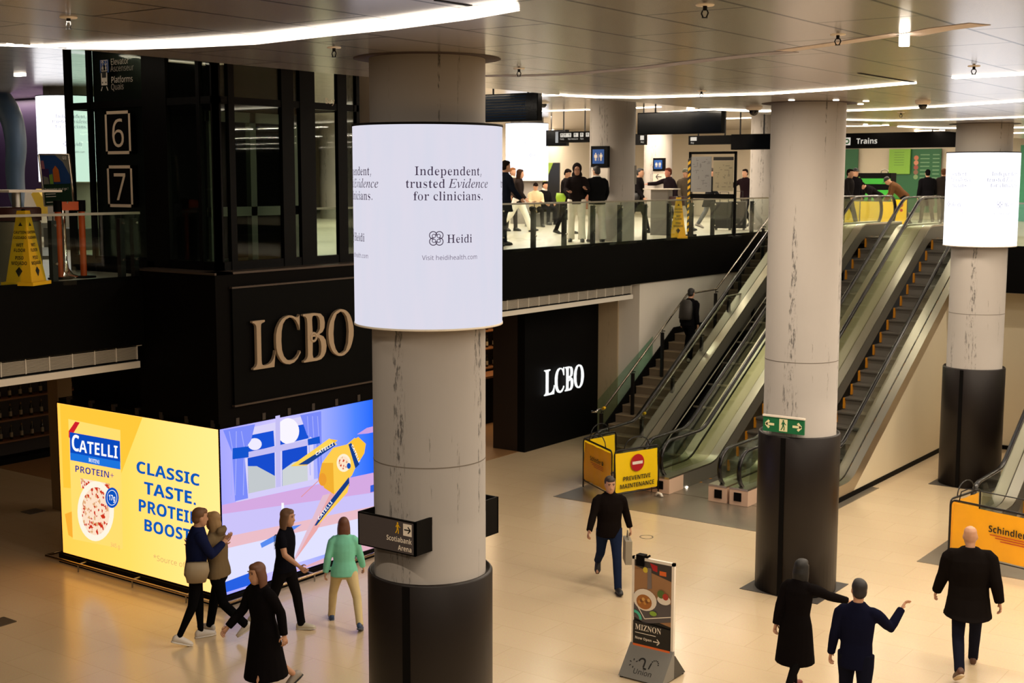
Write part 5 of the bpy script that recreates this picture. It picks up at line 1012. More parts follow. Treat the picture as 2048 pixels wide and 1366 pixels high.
# ------------------------------------------------------------------ folding maintenance barriers
def tubepanel(root, p0, p1, h, fabric, z0=.05, hoop=True):
    p0, p1 = V(p0), V(p1); d = p1-p0; L = d.length; u = d/L; r = .09
    q = lambda s_, z: p0+u*s_+V((0, 0, z))
    pts = [q(0, 0), q(0, h-r)]+[q(r-r*math.cos(a*PI/8), h-r+r*math.sin(a*PI/8)) for a in range(1, 5)]+[q(L-r+r*math.sin(a*PI/8), h-r+r*math.cos(a*PI/8)) for a in range(0, 5)]+[q(L, 0)]
    f = MB(); f.tube(pts, .014, 6); f.tube([q(0, .14), q(L, .14)], .011, 6); f.tube([q(0, h-.02), q(L, h-.02)], .006, 5)
    if hoop:
        f.tube([q(L*.22, h-.02)]+[q(L*.5-L*.28*math.cos(a*PI/8), h+.02+.20*math.sin(a*PI/8)) for a in range(0, 9)]+[q(L*.78, h-.02)], .010, 6)
    po = f.build('panel', DKMETAL, root)
    n = V((u.y, -u.x, 0)); v = []
    N_ = 10
    b = MB()
    for i in range(N_+1):
        for j in range(6):
            s_ = L*.03+L*.94*i/N_; z = .17+(h-.06-.17)*j/5; bow = .02*math.sin(i*1.9+j)*(.5)
            v.append(q(s_, z)+n*bow)
    b.add(v, [(i*6+j, (i+1)*6+j, (i+1)*6+j+1, i*6+j+1) for i in range(N_) for j in range(5)], True)
    b.build('vinyl', fabric, po)
    return po, plane(p0+n*.022, u, (0, 0, 1)), L
def schindler(b, fr, cx, cy, s):
    text(b, 'Schindler', 'b', s, fr, (cx, cy), 'C', .92); w = measure('Schindler', 'b', s, .92)/2
    fring(b, fr, cx+w+s*.55, cy+s*.33, s*.36, s*.15, 0, 20); fpoly(b, fr, [(cx+w+s*.42, cy), (cx+w+s*.68, cy), (cx+w+s*.68, cy+.4*s), (cx+w+s*.55, cy+.56*s), (cx+w+s*.42, cy+.4*s)])
    b.use(1)
    for k_ in range(3): fstroke(b, fr, [(cx-w+s*.6*k_+s*.2, cy-s*(.28+.26*k_)), (cx+w+s*.9, cy-s*(.28+.26*k_))], s*.09)
    b.use(0)
t = thing('folding_barrier', 'yellow folding maintenance barrier with no entry disc in front of the stripped escalator', 'barrier', (-12.9, 21.1, 0))
A0, A1, B1_, C1 = (-13.72, 21.22, 0), (-12.62, 20.50, 0), (-12.22, 21.55, 0), gz(1231, 958)
A1b = (-12.58, 20.52, 0)
po, fr, L = tubepanel(t, A0, A1, .98, VINYLO)
b = MB(); schindler(b, fr, L*.47, .62, .12); b.build('lettering', [INK, RED], po)
po, fr, L = tubepanel(t, A1b, B1_, .98, VINYL)
b = MB(); text(b, 'PREVENTIVE', 'b', .118, fr, (L*.49, .38), 'C', .98); text(b, 'MAINTENANCE', 'b', .118, fr, (L*.5, .24), 'C', .98); b.build('lettering', INK, po)
b = MB(); fdisc(b, fr, L*.5, .70, .165, .0, 28); b.use(1); frect(b, fr, L*.5-.125, .672, L*.5+.125, .728, .002); b.build('no_entry_disc', [RED, SIGNW], po)
po, fr, L = tubepanel(t, (A0[0]-.02, A0[1]+.03, 0), (C1.x, C1.y, 0), .98, VINYL)
t = thing('folding_barrier', 'yellow folding fence with black company lettering and red stripes at the right photo edge', 'barrier', (-5.6, 20.4, 0))
po, fr, L = tubepanel(t, (-6.33, 20.52, 0), (-4.75, 20.14, 0), .98, VINYLO, hoop=False)
b = MB(); schindler(b, fr, L*.60, .60, .148); b.build('lettering', [INK, RED], po)
fh = MB(); fh.tube([(-6.2, 20.5, .96), (-6.17, 20.49, 1.13), (-6.05, 20.46, 1.2), (-4.8, 20.17, 1.2)], .010, 6); fh.build('handle_hoop', DKMETAL, po)
po, fr, L = tubepanel(t, (-6.35, 20.55, 0), (-6.18, 21.55, 0), .98, VINYLO)

# ------------------------------------------------------------------ poster stand on the lower floor
y = 13.45; xa, xb = gy(1265, 1200, y).x, gy(1349, 1215, y).x; ztop = gy(1308, 1119, y).z; zlow = .30; xm = (xa+xb)/2
t = thing('poster_stand', 'white framed food poster stand with grey wedge foot on the lower floor', 'poster stand', (xm, y, 0))
b = MB(); w = .035
b.box(xa, xa+w, y-.02, y+.02, .12, ztop); b.box(xb-w, xb, y-.02, y+.02, .12, ztop); b.box(xa, xb, y-.02, y+.02, ztop-w, ztop); b.box(xa, xb, y-.02, y+.02, zlow, zlow+.03); b.build('frame', SIGNW, t)
PW, PH = xb-xa-2*w, ztop-w-zlow-.03; fr = plane((xa+w, y-.012, zlow+.03), (1, 0, 0), (0, 0, 1)); fr = plane((xa+w, y-.021, zlow+.03), (1, 0, 0), (0, 0, 1))
b = MB(); b.box(xa+w, xb-w, y-.019, y-.005, zlow+.03, ztop-w); b.build('poster', INK, t)
class Flat:
    def __init__(s, o): s.o = V(o); s.k = 0; s.b = MB(); s.mats = []
    def use(s, m):
        if m not in s.mats: s.mats.append(m)
        s.b.use(s.mats.index(m)); s.k += 1; k_ = s.k; return plane(s.o+V((0, -.0008*k_, 0)), (1, 0, 0), (0, 0, 1))
f = Flat((xa+w, y-.0195, zlow+.03))
def mm(n, c): return mat('print_'+n, c, .45)
fpoly(f.b, f.use(mm('wood', (158, 116, 78))), [(0, PH*.38), (PW, PH*.30), (PW, PH*.86), (0, PH*.94)])
fpoly(f.b, f.use(mm('dark', (58, 52, 50))), [(0, PH*.93), (PW, PH*.82), (PW, PH), (0, PH)])
fpoly(f.b, f.use(RED), [(PW*.42, PH*.99), (PW*.62, PH*.97), (PW*.62, PH*.90), (PW*.50, PH*.91)]); frect(f.b, f.use(mm('orange', (222, 104, 40))), PW*.68, PH*.87, PW*.86, PH*.92)
fdisc(f.b, f.use(mm('yellow', (214, 190, 60))), PW*.30, PH*.90, .035, 0, 14); fpoly(f.b, f.use(mm('hand', (120, 108, 104))), [(PW*.36, PH*.93), (PW*.46, PH*.93), (PW*.48, PH*.70), (PW*.36, PH*.68)])
fpoly(f.b, f.use(mm('tray', (86, 80, 82))), [(0, PH*.34), (PW*.3, PH*.28), (PW, PH*.36), (PW, PH*.56), (0, PH*.62)])
fstroke(f.b, f.use(SIGNW), [(PW*.02, PH*.52), (PW*.30, PH*.335), (PW, PH*.42)], .012)
fdisc(f.b, f.use(SIGNW), PW*.30, PH*.555, PW*.32, 0, 22, PH*.125); fdisc(f.b, f.use(mm('food', (168, 104, 44))), PW*.28, PH*.53, PW*.21, 0, 20, PH*.085)
for k_ in range(6): fdisc(f.b, f.use(mm('food%d' % (k_ % 3), [(200, 140, 62), (120, 74, 36), (214, 164, 90)][k_ % 3])), PW*(.16+.05*k_), PH*(.52+.02*((k_*7) % 3)), .022, 0, 10)
fdisc(f.b, f.use(SIGNW), PW*.82, PH*.60, PW*.18, 0, 20, PH*.055); fdisc(f.b, f.use(mm('herb', (84, 110, 48))), PW*.74, PH*.66, PW*.10, 0, 14); fdisc(f.b, f.use(mm('tomato', (176, 52, 40))), PW*.86, PH*.64, PW*.08, 0, 12)
fring(f.b, f.use(mm('mint', (74, 190, 160))), PW*.02, PH*.32, .11, .035, 0, 14, 0, 90); fdisc(f.b, f.use(mm('lime', (140, 176, 60))), PW*.54, PH*.42, .05, 0, 14, .03)
fpoly(f.b, f.use(INK), [(0, 0), (PW, 0), (PW, PH*.27), (0, PH*.30)]); fpoly(f.b, f.use(mm('orange', (222, 104, 40))), [(0, 0), (PW, 0), (PW, .035), (0, .035)])
f.b.build('print', f.mats, t)
b = MB(); frl = plane((xa+w, y-.040, zlow+.03), (1, 0, 0), (0, 0, 1)); text(b, 'MIZNON', 's', .105, frl, (.03, PH*.20), 'L', .84); text(b, 'Now Open', 'b', .046, frl, (.03, PH*.09)); farrow(b, frl, .33, PH*.10, .09, 0, .14); fstroke(b, frl, [(.03, PH*.165), (.32, PH*.165)], .008); b.build('lettering', SIGNW, t)
GW = mat('wedge_grey', (122, 120, 114), .5)
b = MB(); b.prism([(xa-.01, y-.30, .02), (xa-.01, y-.02, .36), (xa-.01, y+.0, .36), (xa-.01, y+.0, .02)], (xb-xa+.02, 0, 0)); b.build('foot_wedge', GW, t)
b = MB(); b.prism([(xa-.01, y+.28, .02), (xa-.01, y+.02, .30), (xa-.01, y+.0, .30), (xa-.01, y+.0, .02)], (xb-xa+.02, 0, 0)); b.build('foot_wedge', mat('wedge_dark', (60, 58, 54), .5), t)
b = MB()
for (px, py) in ((xa+.02, y-.27), (xb-.02, y-.27), (xa+.02, y+.25), (xb-.02, y+.25)): b.cyl((px, py, 0), (px, py, .03), .025, n=8)
b.build('rubber_foot', RUBBER, t)
d = V((0, .28, .34)).normalized(); o = V((xm, y-.302, .0225)); fw_ = plane(o, (1, 0, 0), d)
b = MB(); text(b, 'Union', 'r', .09, fw_, (0, .07), 'C', 1.05)
fring(b, fw_, -.055, .23, .052, .022, 0, 14, 0, 180); fstroke(b, fw_, [(-.014, .23), (-.014, .165)], .022); fstroke(b, fw_, [(-.014, .155), (.03, .15)], .022); fstroke(b, fw_, [(.06, .16), (.072, .23)], .018)
for a in range(7): q = (.12-.047*math.cos(a*PI/6), .235+.047*math.sin(a*PI/6)); fdisc(b, fw_, q[0], q[1], .009, 0, 8)
for a in range(5): fstroke(b, fw_, [(-.16+.035*math.cos(R_(40+a*60)), .19+.035*math.sin(R_(40+a*60))), (-.16+.06*math.cos(R_(40+a*60)), .19+.06*math.sin(R_(40+a*60)))], .012)
b.build('emblem', INK, t)
b = MB(); cx = gy(1283, 1115, y).x; b.box(cx-.05, cx+.055, y-.045, y+.045, ztop-.10, ztop+.035); b.tube([(cx+.05, y, ztop+.01), (cx+.09, y-.01, ztop+.015), (cx+.125, y-.01, ztop+.04)], .014, 7); b.build('clip', MATTE, t)
q = gz(1317, 994); b = MB(); b.tube([(q.x-.06, q.y, .02), (q.x-.02, q.y+.02, .07), (q.x+.05, q.y, .06), (q.x+.09, q.y-.02, .02)], .028, 7)
tag(b.build('paper_scrap', SIGNW), 'crumpled white paper lying on the landing plate by the newel', 'litter')

# ------------------------------------------------------------------ upstairs furniture and signs
UF = 4.6
def cone(label, px, py, h=1.0, rz=.6):
    q = gz(px, py, UF); t = thing('wet_floor_cone', label, 'floor cone', (q.x, q.y, UF), rz)
    b = MB(); s0, s1 = .185, .06
    b.box(-.23, .23, -.23, .23, 0, .045); b.hexa([(-s0, -s0, .045), (s0, -s0, .045), (s0, s0, .045), (-s0, s0, .045), (-s1, -s1, h), (s1, -s1, h), (s1, s1, h), (-s1, s1, h)]); b.build('body', YEL, t, local=True)
    b = MB()
    for ang in (0, PI/2, PI, -PI/2):
        c_, s_ = math.cos(ang), math.sin(ang)
        def fr(u, v, w=0): d_ = s0+(s1-s0)*(v-.045)/(h-.045)+.003+w; return V((c_*u+s_*d_, s_*u-c_*d_, v))
        for s__, v, z in (('CAUTION', .68, .05), ('CUIDADO', .61, .05), ('WET', .51, .062), ('FLOOR', .44, .062), ('PISO', .34, .066), ('MOJADO', .27, .066)): text(b, s__, 'b', z, fr, (0, v), 'C', .82)
        fpoly(b, fr, [(-.05, .19), (0, .245), (.05, .19), (0, .11)]); fpoly(b, fr, [(-.03, .78), (.03, .78), (0, .83)])
    b.build('lettering', INK, t, local=True)
    MB().cyl((0, 0, h), (0, 0, h+.02), .03, .02, 10).build('tip', MATTE, t, local=True)
    return t
cone('yellow wet floor cone behind the left glass railing', 53, 569, .98, .45)
cone('yellow wet floor cone behind the long railing beside the grey podium', 1356, 476, .98, .5)
# grey podium with white top
q = gz(1322, 470, UF); t = thing('podium_table', 'grey podium with a wide thin white top behind the long railing', 'table', (q.x, q.y, UF), .2)
MB().bbox(-.24, .24, -.18, .18, 0, 1.15, .03).build('pedestal', GREYM, t, local=True); MB().box(-.40, .40, -.30, .30, 1.15, 1.18).build('top', SIGNW, t, local=True); MB().box(.24, .62, -.1, .1, .75, .98).build('side_box', mat('maroon', (66, 30, 28), .5), t, local=True)
q = gz(-5, 572, UF); t = thing('round_table', 'white topped table standing on a metal bin-like drum at the left photo edge', 'table', (q.x-.25, q.y+.5, UF))
MB().lathe((0, 0, 0), [(.30, 0), (.30, .82), (.28, .84), (0, .84)], 28).build('drum', mat('drum_steel', (168, 158, 140), .35, .6), t, local=True); MB().lathe((0, 0, 0), [(.31, .84), (.31, 1.0), (.29, 1.02), (0, 1.02)], 28).build('dark_collar', mat('maroon', (66, 30, 28), .5), t, local=True)
MB().box(-.55, .45, -.40, .40, 1.22, 1.25).build('top', SIGNW, t, local=True); MB().cyl((0, 0, 1.02), (0, 0, 1.22), .06).build('neck', STEEL, t, local=True)
# orange barrier posts
t = thing('orange_stanchion', 'pair of orange crowd barrier posts joined by an orange crossbar behind the left railing', 'barrier post', gz(144, 558, UF))
a_, c_ = gz(121, 558, UF), gz(168, 555, UF)
for q in (a_, c_):
    MB().cyl((q.x, q.y, UF+.02), (q.x, q.y, UF+.96), .045, n=14).build('post', ORANGE, t); MB().cyl((q.x, q.y, UF+.94), (q.x, q.y, UF+1.10), .06, n=14).build('cap', MATTE, t); MB().lathe((q.x, q.y, UF), [(.17, 0), (.17, .02), (.05, .03)], 18).build('base', MATTE, t)
MB().rbox((a_+c_)/2+V((0, 0, 1.02)), c_-a_, V((0, 0, 1)), V((c_.y-a_.y, a_.x-c_.x, 0)), (c_-a_).length/2-.05, .06, .02).build('crossbar', ORANGE, t)
q = gz(132, 556, UF); t = thing('chrome_stand', 'chrome pole stand with flared foot behind the orange posts', 'stand', (q.x, q.y, UF))
MB().lathe((0, 0, 0), [(.20, 0), (.19, .02), (.10, .06), (.045, .14), (.03, .26), (.028, .98), (.0, .98)], 20).build('pole', CHROME, t, local=True)
for s_ in (-1, 1): MB().tube([(0, 0, .94), (s_*.14, -.02, 1.08)], .01, 6).build('arm', CHROME, t, local=True)
# green poster stand
q = gz(123, 552, UF); Yp = q.y
t = thing('poster_stand', 'tilted green transit poster in a metal frame at far left upstairs', 'poster stand', (q.x, Yp, UF))
PX = lambda px, py: gy(px, py, Yp)
c0, c1, c2, c3 = PX(90, 412), PX(148, 409), PX(138, 309), PX(78, 309)
ctr = (c0+c1+c2+c3)/4
b = MB(); b.prism([c0, c1, c2, c3], (0, .02, 0)); b.build('poster', mat('poster_green', (10, 48, 30), .5), t)
b = MB(); b.tube([c0, c3], .018, 6); b.tube([c1, c2], .018, 6); b.tube([c3, c2], .012, 6); b.tube([c0, c1], .012, 6); b.tube([(c0+c1)/2, (q.x, Yp, UF+.05)], .016, 6); b.build('frame', STEEL, t)
MB().lathe((q.x, Yp, UF), [(.18, 0), (.17, .02), (.03, .05)], 16).build('base', STEEL, t)
def pq(u, v, w=0): return c0*(1-u)*(1-v)+c1*u*(1-v)+c2*u*v+c3*(1-u)*v+V((0, -.004-w, 0))
b = MB(); mlist = [mat('poster_blue', (22, 60, 116), .5), mat('poster_grey', (120, 118, 108), .5), mat('poster_pink', (160, 96, 110), .5), mat('poster_orange', (190, 96, 30), .5), mat('poster_lime', (120, 160, 60), .5), SIGNW, mat('poster_violet', (60, 30, 80), .5)]
for i, (mi, pts) in enumerate(((0, [(0, .42), (1, .42), (1, 1), (0, 1)]), (1, [(.52, 1), (1, 1), (1, .55), (.78, .85)]), (6, [(.04, .42), (.28, .42), (.28, .72), (.04, .72)]), (2, [(.04, .72), (.16, .72), (.14, .88), (.05, .88)]), (4, [(.28, .42), (.4, .42), (.4, .62), (.28, .6)]), (3, [(.42, .46), (.64, .46), (.62, .7), (.52, .78), (.42, .7)]), (1, [(.06, .42), (.26, .42), (.24, .55), (.08, .58)]))):
    b.use(mi); b.poly([pq(u, v, .001*i) for u, v in pts])
b.build('print', mlist, t)
b = MB(); text(b, 'Transporter un siège ?', 'b', .062, lambda u, v, w=0: pq(u, v, .012), (.08, .30), 'L', 1.25); text(b, 'GO', 'b', .09, lambda u, v, w=0: pq(u, v, .012), (.8, .9), 'L', 1.0)
for v in (.22, .17, .06): b.add([pq(.1, v, .012), pq(.45, v, .012), pq(.45, v+.015, .012), pq(.1, v+.015, .012)], [(0, 1, 2, 3)])
b.build('lettering', SIGNW, t)
# tentacle figure by the purple wall
Yt = 17.6; cl = [gy(px, py, Yt) for px, py in ((-40, 175), (-5, 195), (22, 235), (32, 290), (30, 345), (36, 395), (52, 430), (78, 445))]
sp = []
for i in range(len(cl)-1):
    for k_ in range(5):
        u_ = k_/5; p0, p1, p2, p3 = cl[max(0, i-1)], cl[i], cl[i+1], cl[min(len(cl)-1, i+2)]
        sp.append(.5*((2*p1)+(p2-p0)*u_+(2*p0-5*p1+4*p2-p3)*u_*u_+(3*p1-p0-3*p2+p3)*u_**3))
t = thing('tentacle_sculpture', 'grey blue curling tentacle figure in front of the purple wall', 'sculpture', (cl[0].x, Yt, UF))
b = MB(); b.tube(sp, [.30-.16*i/len(sp) for i in range(len(sp))], 18); b.build('tentacle', mat('tentacle_blue', (40, 58, 74), .5, noise=.25, nscale=3), t)
Ym = Yt-.2
b = MB(); b.prism([gy(*p, Ym) for p in ((50, 385), (62, 382), (80, 425), (84, 446), (58, 446), (48, 415))], (0, .15, 0)); b.build('white_flap', SIGNW, t)
b = MB(); b.prism([gy(*p, Ym-.05) for p in ((62, 388), (72, 378), (86, 395), (92, 428), (80, 428))], (0, .15, 0)); b.build('yellow_flap', mat('flap_yellow', (224, 186, 60), .5), t)
b = MB(); b.prism([gz(40, 520, UF)+V((0, 0, .0)), gz(110, 518, UF), gz(110, 500, UF), gz(40, 502, UF)], (0, 0, .06)); b.build('base', GREYM, t)
t = thing('grey_plinth', 'small dark grey plinth on the floor behind the orange posts', 'plinth', gz(142, 500, UF)); q = gz(142, 500, UF); MB().bbox(q.x-.9, q.x+.3, q.y, q.y+.5, UF, UF+.42).build('box', mat('plinth_grey', (70, 66, 62), .5), t)

# hanging signs and monitors
def hang_box(name, label, cat, Y, px0, px1, py0, py1, depth=.14, m=MATTE, hang=True, tilt=0, xmat=None):
    x0, x1 = gy(px0, (py0+py1)/2, Y).x, gy(px1, (py0+py1)/2, Y).x; xm = (x0+x1)/2; pm = (px0+px1)/2
    z1, z0 = gy(pm, py0, Y).z, gy(pm, py1, Y).z
    t = thing(name, label, cat, (xm, Y, z0)); b = MB(); b.box(x0, x1, Y, Y+depth, z0, z1); b.build('housing', m, t)
    if hang:
        for x in (x0+.2*(x1-x0), x1-.2*(x1-x0)): MB().cyl((x, Y+depth/2, z1), (x, Y+depth/2, max(z1+.03, zc(x)+.01)), .02, n=8).build('hanger', DKMETAL, t)
    return t, (x0, x1, z0, z1)
SCR = mat('dark_screen', (6, 9, 15), .12)
def monitor(label, Y, *px):
    t, (x0, x1, z0, z1) = hang_box('hanging_monitor', label, 'monitor', Y, *px); MB().box(x0+.02, x1-.02, Y-.004, Y, z0+.02, z1-.02).build('screen', SCR, t); return t, (x0, x1, z0, z1)
t, (x0, x1, z0, z1) = monitor('big dark departures monitor hanging right of the front column', 21.5, 960, 1076, 187, 243)
b = MB(); fr = plane((x0, 21.495, z0), (1, 0, 0), (0, 0, 1))
for i in range(9): frect(b, fr, (x1-x0)*.1, (z1-z0)*(.08+.1*i), (x1-x0)*.8, (z1-z0)*(.105+.1*i))
b.build('text_rows', emis('row_blue', (18, 40, 60), .5), t)
monitor('wide black monitor hanging between the two restroom signs', 26.0, 1275, 1444, 223, 268)
monitor('black monitor hanging just left of the bare column', 29.0, 1462, 1541, 268, 299)
monitor('small black monitor behind the wayfinding strip', 33.0, 1092, 1133, 260, 292)
def wayfind(label, Y, *px):
    return hang_box('hanging_sign', label, 'sign', Y, *px, depth=.12)
t, (x0, x1, z0, z1) = wayfind('long dark wayfinding strip with small pictograms left of the restroom column', 31.0, 1111, 1182, 263, 285)
h = z1-z0; fr = plane((x0, 30.995, z0), (1, 0, 0), (0, 0, 1)); fr2 = plane((x0, 30.992, z0), (1, 0, 0), (0, 0, 1)); w = x1-x0
b = MB(); frect(b, fr, 0, 0, w*.08, h); b.build('end_light', mat('end_panel', (150, 165, 190), .4), t)
b = MB(); b2 = MB()
for u, big in ((.14, 1), (.24, 2), (.36, 1), (.44, 0), (.52, 2), (.70, 1), (.78, 0), (.86, 1)):
    if big: frect(b, fr, w*u, h*.5, w*u+h*(.35 if big == 1 else .5), h*.86); farrow(b2, fr2, w*u+h*.17, h*.68, h*.26, 90)
for u, s_ in ((.13, 'Trains'), (.36, 'Bay Concourse'), (.70, 'Taxis')): text(b, s_, 'r', h*.2, fr, (w*u, h*.26), 'L', .8)
b.build('pictograms', SIGNGLOW, t); b2.build('arrows', INK, t)
t, (x0, x1, z0, z1) = wayfind('short dark wayfinding sign end right of the restroom column', 30.0, 1262, 1290, 268, 290)
h = z1-z0; b = MB(); fr = plane((x1, 29.995, z0), (1, 0, 0), (0, 0, 1)); frect(b, fr, -.14, h*.45, -.03, h*.85); text(b, 'Bay', 'r', h*.2, fr, (-.03, h*.2), 'R'); b.build('pictograms', SIGNGLOW, t)
t, (x0, x1, z0, z1) = wayfind('dark wayfinding bar with small white arrow above the map board', 30.5, 1377, 1466, 271, 289)
h = z1-z0; b = MB(); fr = plane((x0, 30.495, z0), (1, 0, 0), (0, 0, 1)); frect(b, fr, .06, h*.45, .24, h*.85); text(b, 'Bay', 'r', h*.24, fr, (.07, h*.15)); b.build('pictograms', SIGNGLOW, t)
t, (x0, x1, z0, z1) = wayfind('long dark hanging Trains sign above the escalator tops', 31.5, 1630, 1925, 265, 296)
h = z1-z0; fr = plane((gy(1688, 280, 31.5).x, 31.495, z0), (1, 0, 0), (0, 0, 1)); b = MB(); text(b, 'Trains', 'b', h*.5, fr, (gy(1713, 280, 31.5).x-gy(1688, 280, 31.5).x, h*.30), 'L', .95); frect(b, fr, -.30, h*.22, .17, h*.72); b.build('lettering', SIGNGLOW, t)
b = MB(); fr2 = plane((gy(1688, 280, 31.5).x, 31.49, z0), (1, 0, 0), (0, 0, 1))
for cx in (-.16, -.06, .08): fring(b, fr2, cx, h*.47, h*.18, h*.09, 0, 16); 
b.build('roundels', mat('go_green', (40, 120, 50), .5), t)
# restroom signs
def restroom(label, X, Y, px0, px1, py0, py1, arrow):
    x0, x1 = gy(px0, py0, Y).x, gy(px1, py0, Y).x; pm = (px0+px1)/2; z1, z0 = gy(pm, py0, Y).z, gy(pm, py1, Y).z
    t = thing('restroom_sign', label, 'sign', (x0, Y, z0)); MB().box(x0, x1, Y, Y+.10, z0, z1).build('plate', MATTE, t)
    w, h = x1-x0, z1-z0; fr = plane((x0, Y-.003, z0), (1, 0, 0), (0, 0, 1)); b = MB(); frect(b, fr, w*.1, h*.16, w*.8, h*.84); b.build('blue_panel', SIGNBL, t)
    b = MB(); fr = plane((x0, Y-.006, z0), (1, 0, 0), (0, 0, 1)); fman(b, fr, w*.30, h*.48, h*.38, 0, skirt=True); fman(b, fr, w*.62, h*.48, h*.38); frect(b, fr, w*.45, h*.30, w*.47, h*.62); b.build('figures', SIGNW, t)
    MB().box(x0, x1, Y+.02, Y+.10, z0-h*.95, z0-.02).build('lower_panel', SIGNW, t)
    if arrow: b = MB(); fr = plane((x0, Y+.017, z0-h*.95), (1, 0, 0), (0, 0, 1)); farrow(b, fr, w*.5, h*.5, w*.5, 180, .13); b.build('arrow', INK, t)
restroom('blue restroom sign on the pale round column behind the two standing friends', -16, 25.5, 1182, 1215, 292, 334, False)
restroom('smaller blue restroom sign with left arrow panel on the far pale column', -24, 42.3, 1306, 1329, 316, 342, True)
q = gy(1266, 338, 26.3); t = thing('fire_call_box', 'small grey and red call box on the right side of the restroom column', 'call box', (q.x, 26.3, q.z)); MB().box(q.x-.16, q.x+.06, 26.24, 26.36, q.z-.35, q.z+.08).build('housing', GREYM, t); MB().box(q.x-.05, q.x+.05, 26.23, 26.24, q.z-.02, q.z+.06).build('red_plate', RED, t)
# map board with hazard tape
Yb = 29.0; t = thing('map_board', 'framed board with two site plan sheets and a hazard taped edge behind the railing', 'notice board', (gy(1430, 350, Yb).x, Yb, UF))
X_ = lambda px: gy(px, 350, Yb).x
Z_ = lambda py: gy(1430, py, Yb).z
b = MB(); b.box(X_(1377), X_(1472), Yb, Yb+.05, Z_(308), Z_(303)); b.box(X_(1377), X_(1381), Yb, Yb+.05, UF+.05, Z_(303)); b.box(X_(1468), X_(1472), Yb, Yb+.05, UF+.05, Z_(303)); b.box(X_(1379), X_(1470), Yb, Yb+.05, Z_(397), Z_(388)); b.box(X_(1374), X_(1384), Yb-.2, Yb+.3, UF, UF+.05); b.box(X_(1465), X_(1475), Yb-.2, Yb+.3, UF, UF+.05); b.build('frame', MATTE, t)
for i, (a_, c_, d_, e_, m_) in enumerate(((1383, 1423, 313, 384, mat('plan_sheet_grey', (150, 150, 150), .6)), (1427, 1467, 322, 382, mat('plan_sheet_cream', (176, 166, 138), .6)))):
    s_ = MB().box(X_(a_), X_(c_), Yb-.02, Yb-.005, Z_(e_), Z_(d_)).build('plan_sheet', m_, t)
    b = MB(); fr = plane((X_(a_), Yb-.023, Z_(e_)), (1, 0, 0), (0, 0, 1)); w, h = X_(c_)-X_(a_), Z_(d_)-Z_(e_)
    random.seed(i+3)
    for k_ in range(26):
        u, v = random.uniform(.08, .85)*w, random.uniform(.06, .92)*h; l = random.uniform(.02, .12)
        frect(b, fr, u, v, min(u+l, w*.95), v+.008) if k_ % 3 else frect(b, fr, u, v, u+.008, min(v+l, h*.95))
    b.build('plan_lines', mat('plan_ink', (70, 70, 74), .6), s_)
MB().box(X_(1427), X_(1467), Yb-.018, Yb-.004, Z_(321), Z_(314)).build('title_strip', INK, t)
b = MB()
for k_ in range(24): z = UF+.1+k_*.075; b.use(k_ % 2); b.hexa([(X_(1376), Yb-.012, z), (X_(1381), Yb-.012, z+.05), (X_(1381), Yb-.002, z+.05), (X_(1376), Yb-.002, z), (X_(1376), Yb-.012, z+.075), (X_(1381), Yb-.012, z+.125), (X_(1381), Yb-.002, z+.125), (X_(1376), Yb-.002, z+.075)])
b.build('hazard_tape', [YEL, INK], t)
# suitcases
for i, (px, lab, hh) in enumerate(((1446, 'tall black suitcase standing by the railing, the left of two', .78), (1474, 'tall black suitcase standing by the railing next to the person on the phone', .80))):
    q = gz(px, 460, UF); t = thing('suitcase', lab, 'suitcase', (q.x, q.y, UF), .3, 'suitcases by the railing')
    MB().bbox(-.25, .25, -.15, .15, .05, hh, .05).build('shell', mat('luggage_black', (18, 18, 20), .4), t, local=True)
    for x in (-.19, .19):
        for y_ in (-.1, .1): MB().cyl((x-.015, y_, .03), (x+.015, y_, .03), .03, n=10).build('wheel', RUBBER, t, local=True)
    MB().tube([(-.12, .1, hh), (-.12, .1, hh+.28), (.12, .1, hh+.28), (.12, .1, hh)], .012, 6).build('pull_handle', DKMETAL, t, local=True)
# bench seats and hi-vis stand
q = gz(1122, 440, UF); t = thing('bench', 'row of brown wooden seats against the far concourse wall', 'bench', (q.x, q.y, UF), 0)
WOOD = mat('seat_wood', (124, 78, 52), .5, noise=.15, nscale=10, stretch=(6, 1, 1))
for i in range(4):
    MB().box(-1.5+i*.75, -.85+i*.75, -.25, .2, .40, .45).build('seat', WOOD, t, local=True); MB().rbox((-1.175+i*.75, .26, .70), (1, 0, 0), (0, .15, 1), (0, 1, -.15), .32, .27, .02).build('backrest', WOOD, t, local=True)
for x in (-1.4, .1, 1.4): MB().box(x-.04, x+.04, -.2, .25, 0, .40).build('leg', GREYM, t, local=True)
q = gz(1101, 444, UF); t = thing('banner_stand', 'narrow black standing banner with a lime green top next to the seated pair', 'banner', (q.x, q.y, UF), .2)
MB().box(-.32, .32, -.04, .04, .05, 1.95).build('panel', INK, t, local=True); MB().box(-.35, .35, -.25, .25, 0, .05).build('base', GREYM, t, local=True)
b = MB(); fr = plane((0, -.043, 0), (1, 0, 0), (0, 0, 1)); fpoly(b, fr, [(-.32, 1.95), (.1, 1.95), (-.05, 1.6), (-.22, 1.2), (-.24, .3), (-.32, .3)]); b.build('green_stripe', mat('hi_vis', (176, 206, 60), .5), t, local=True)
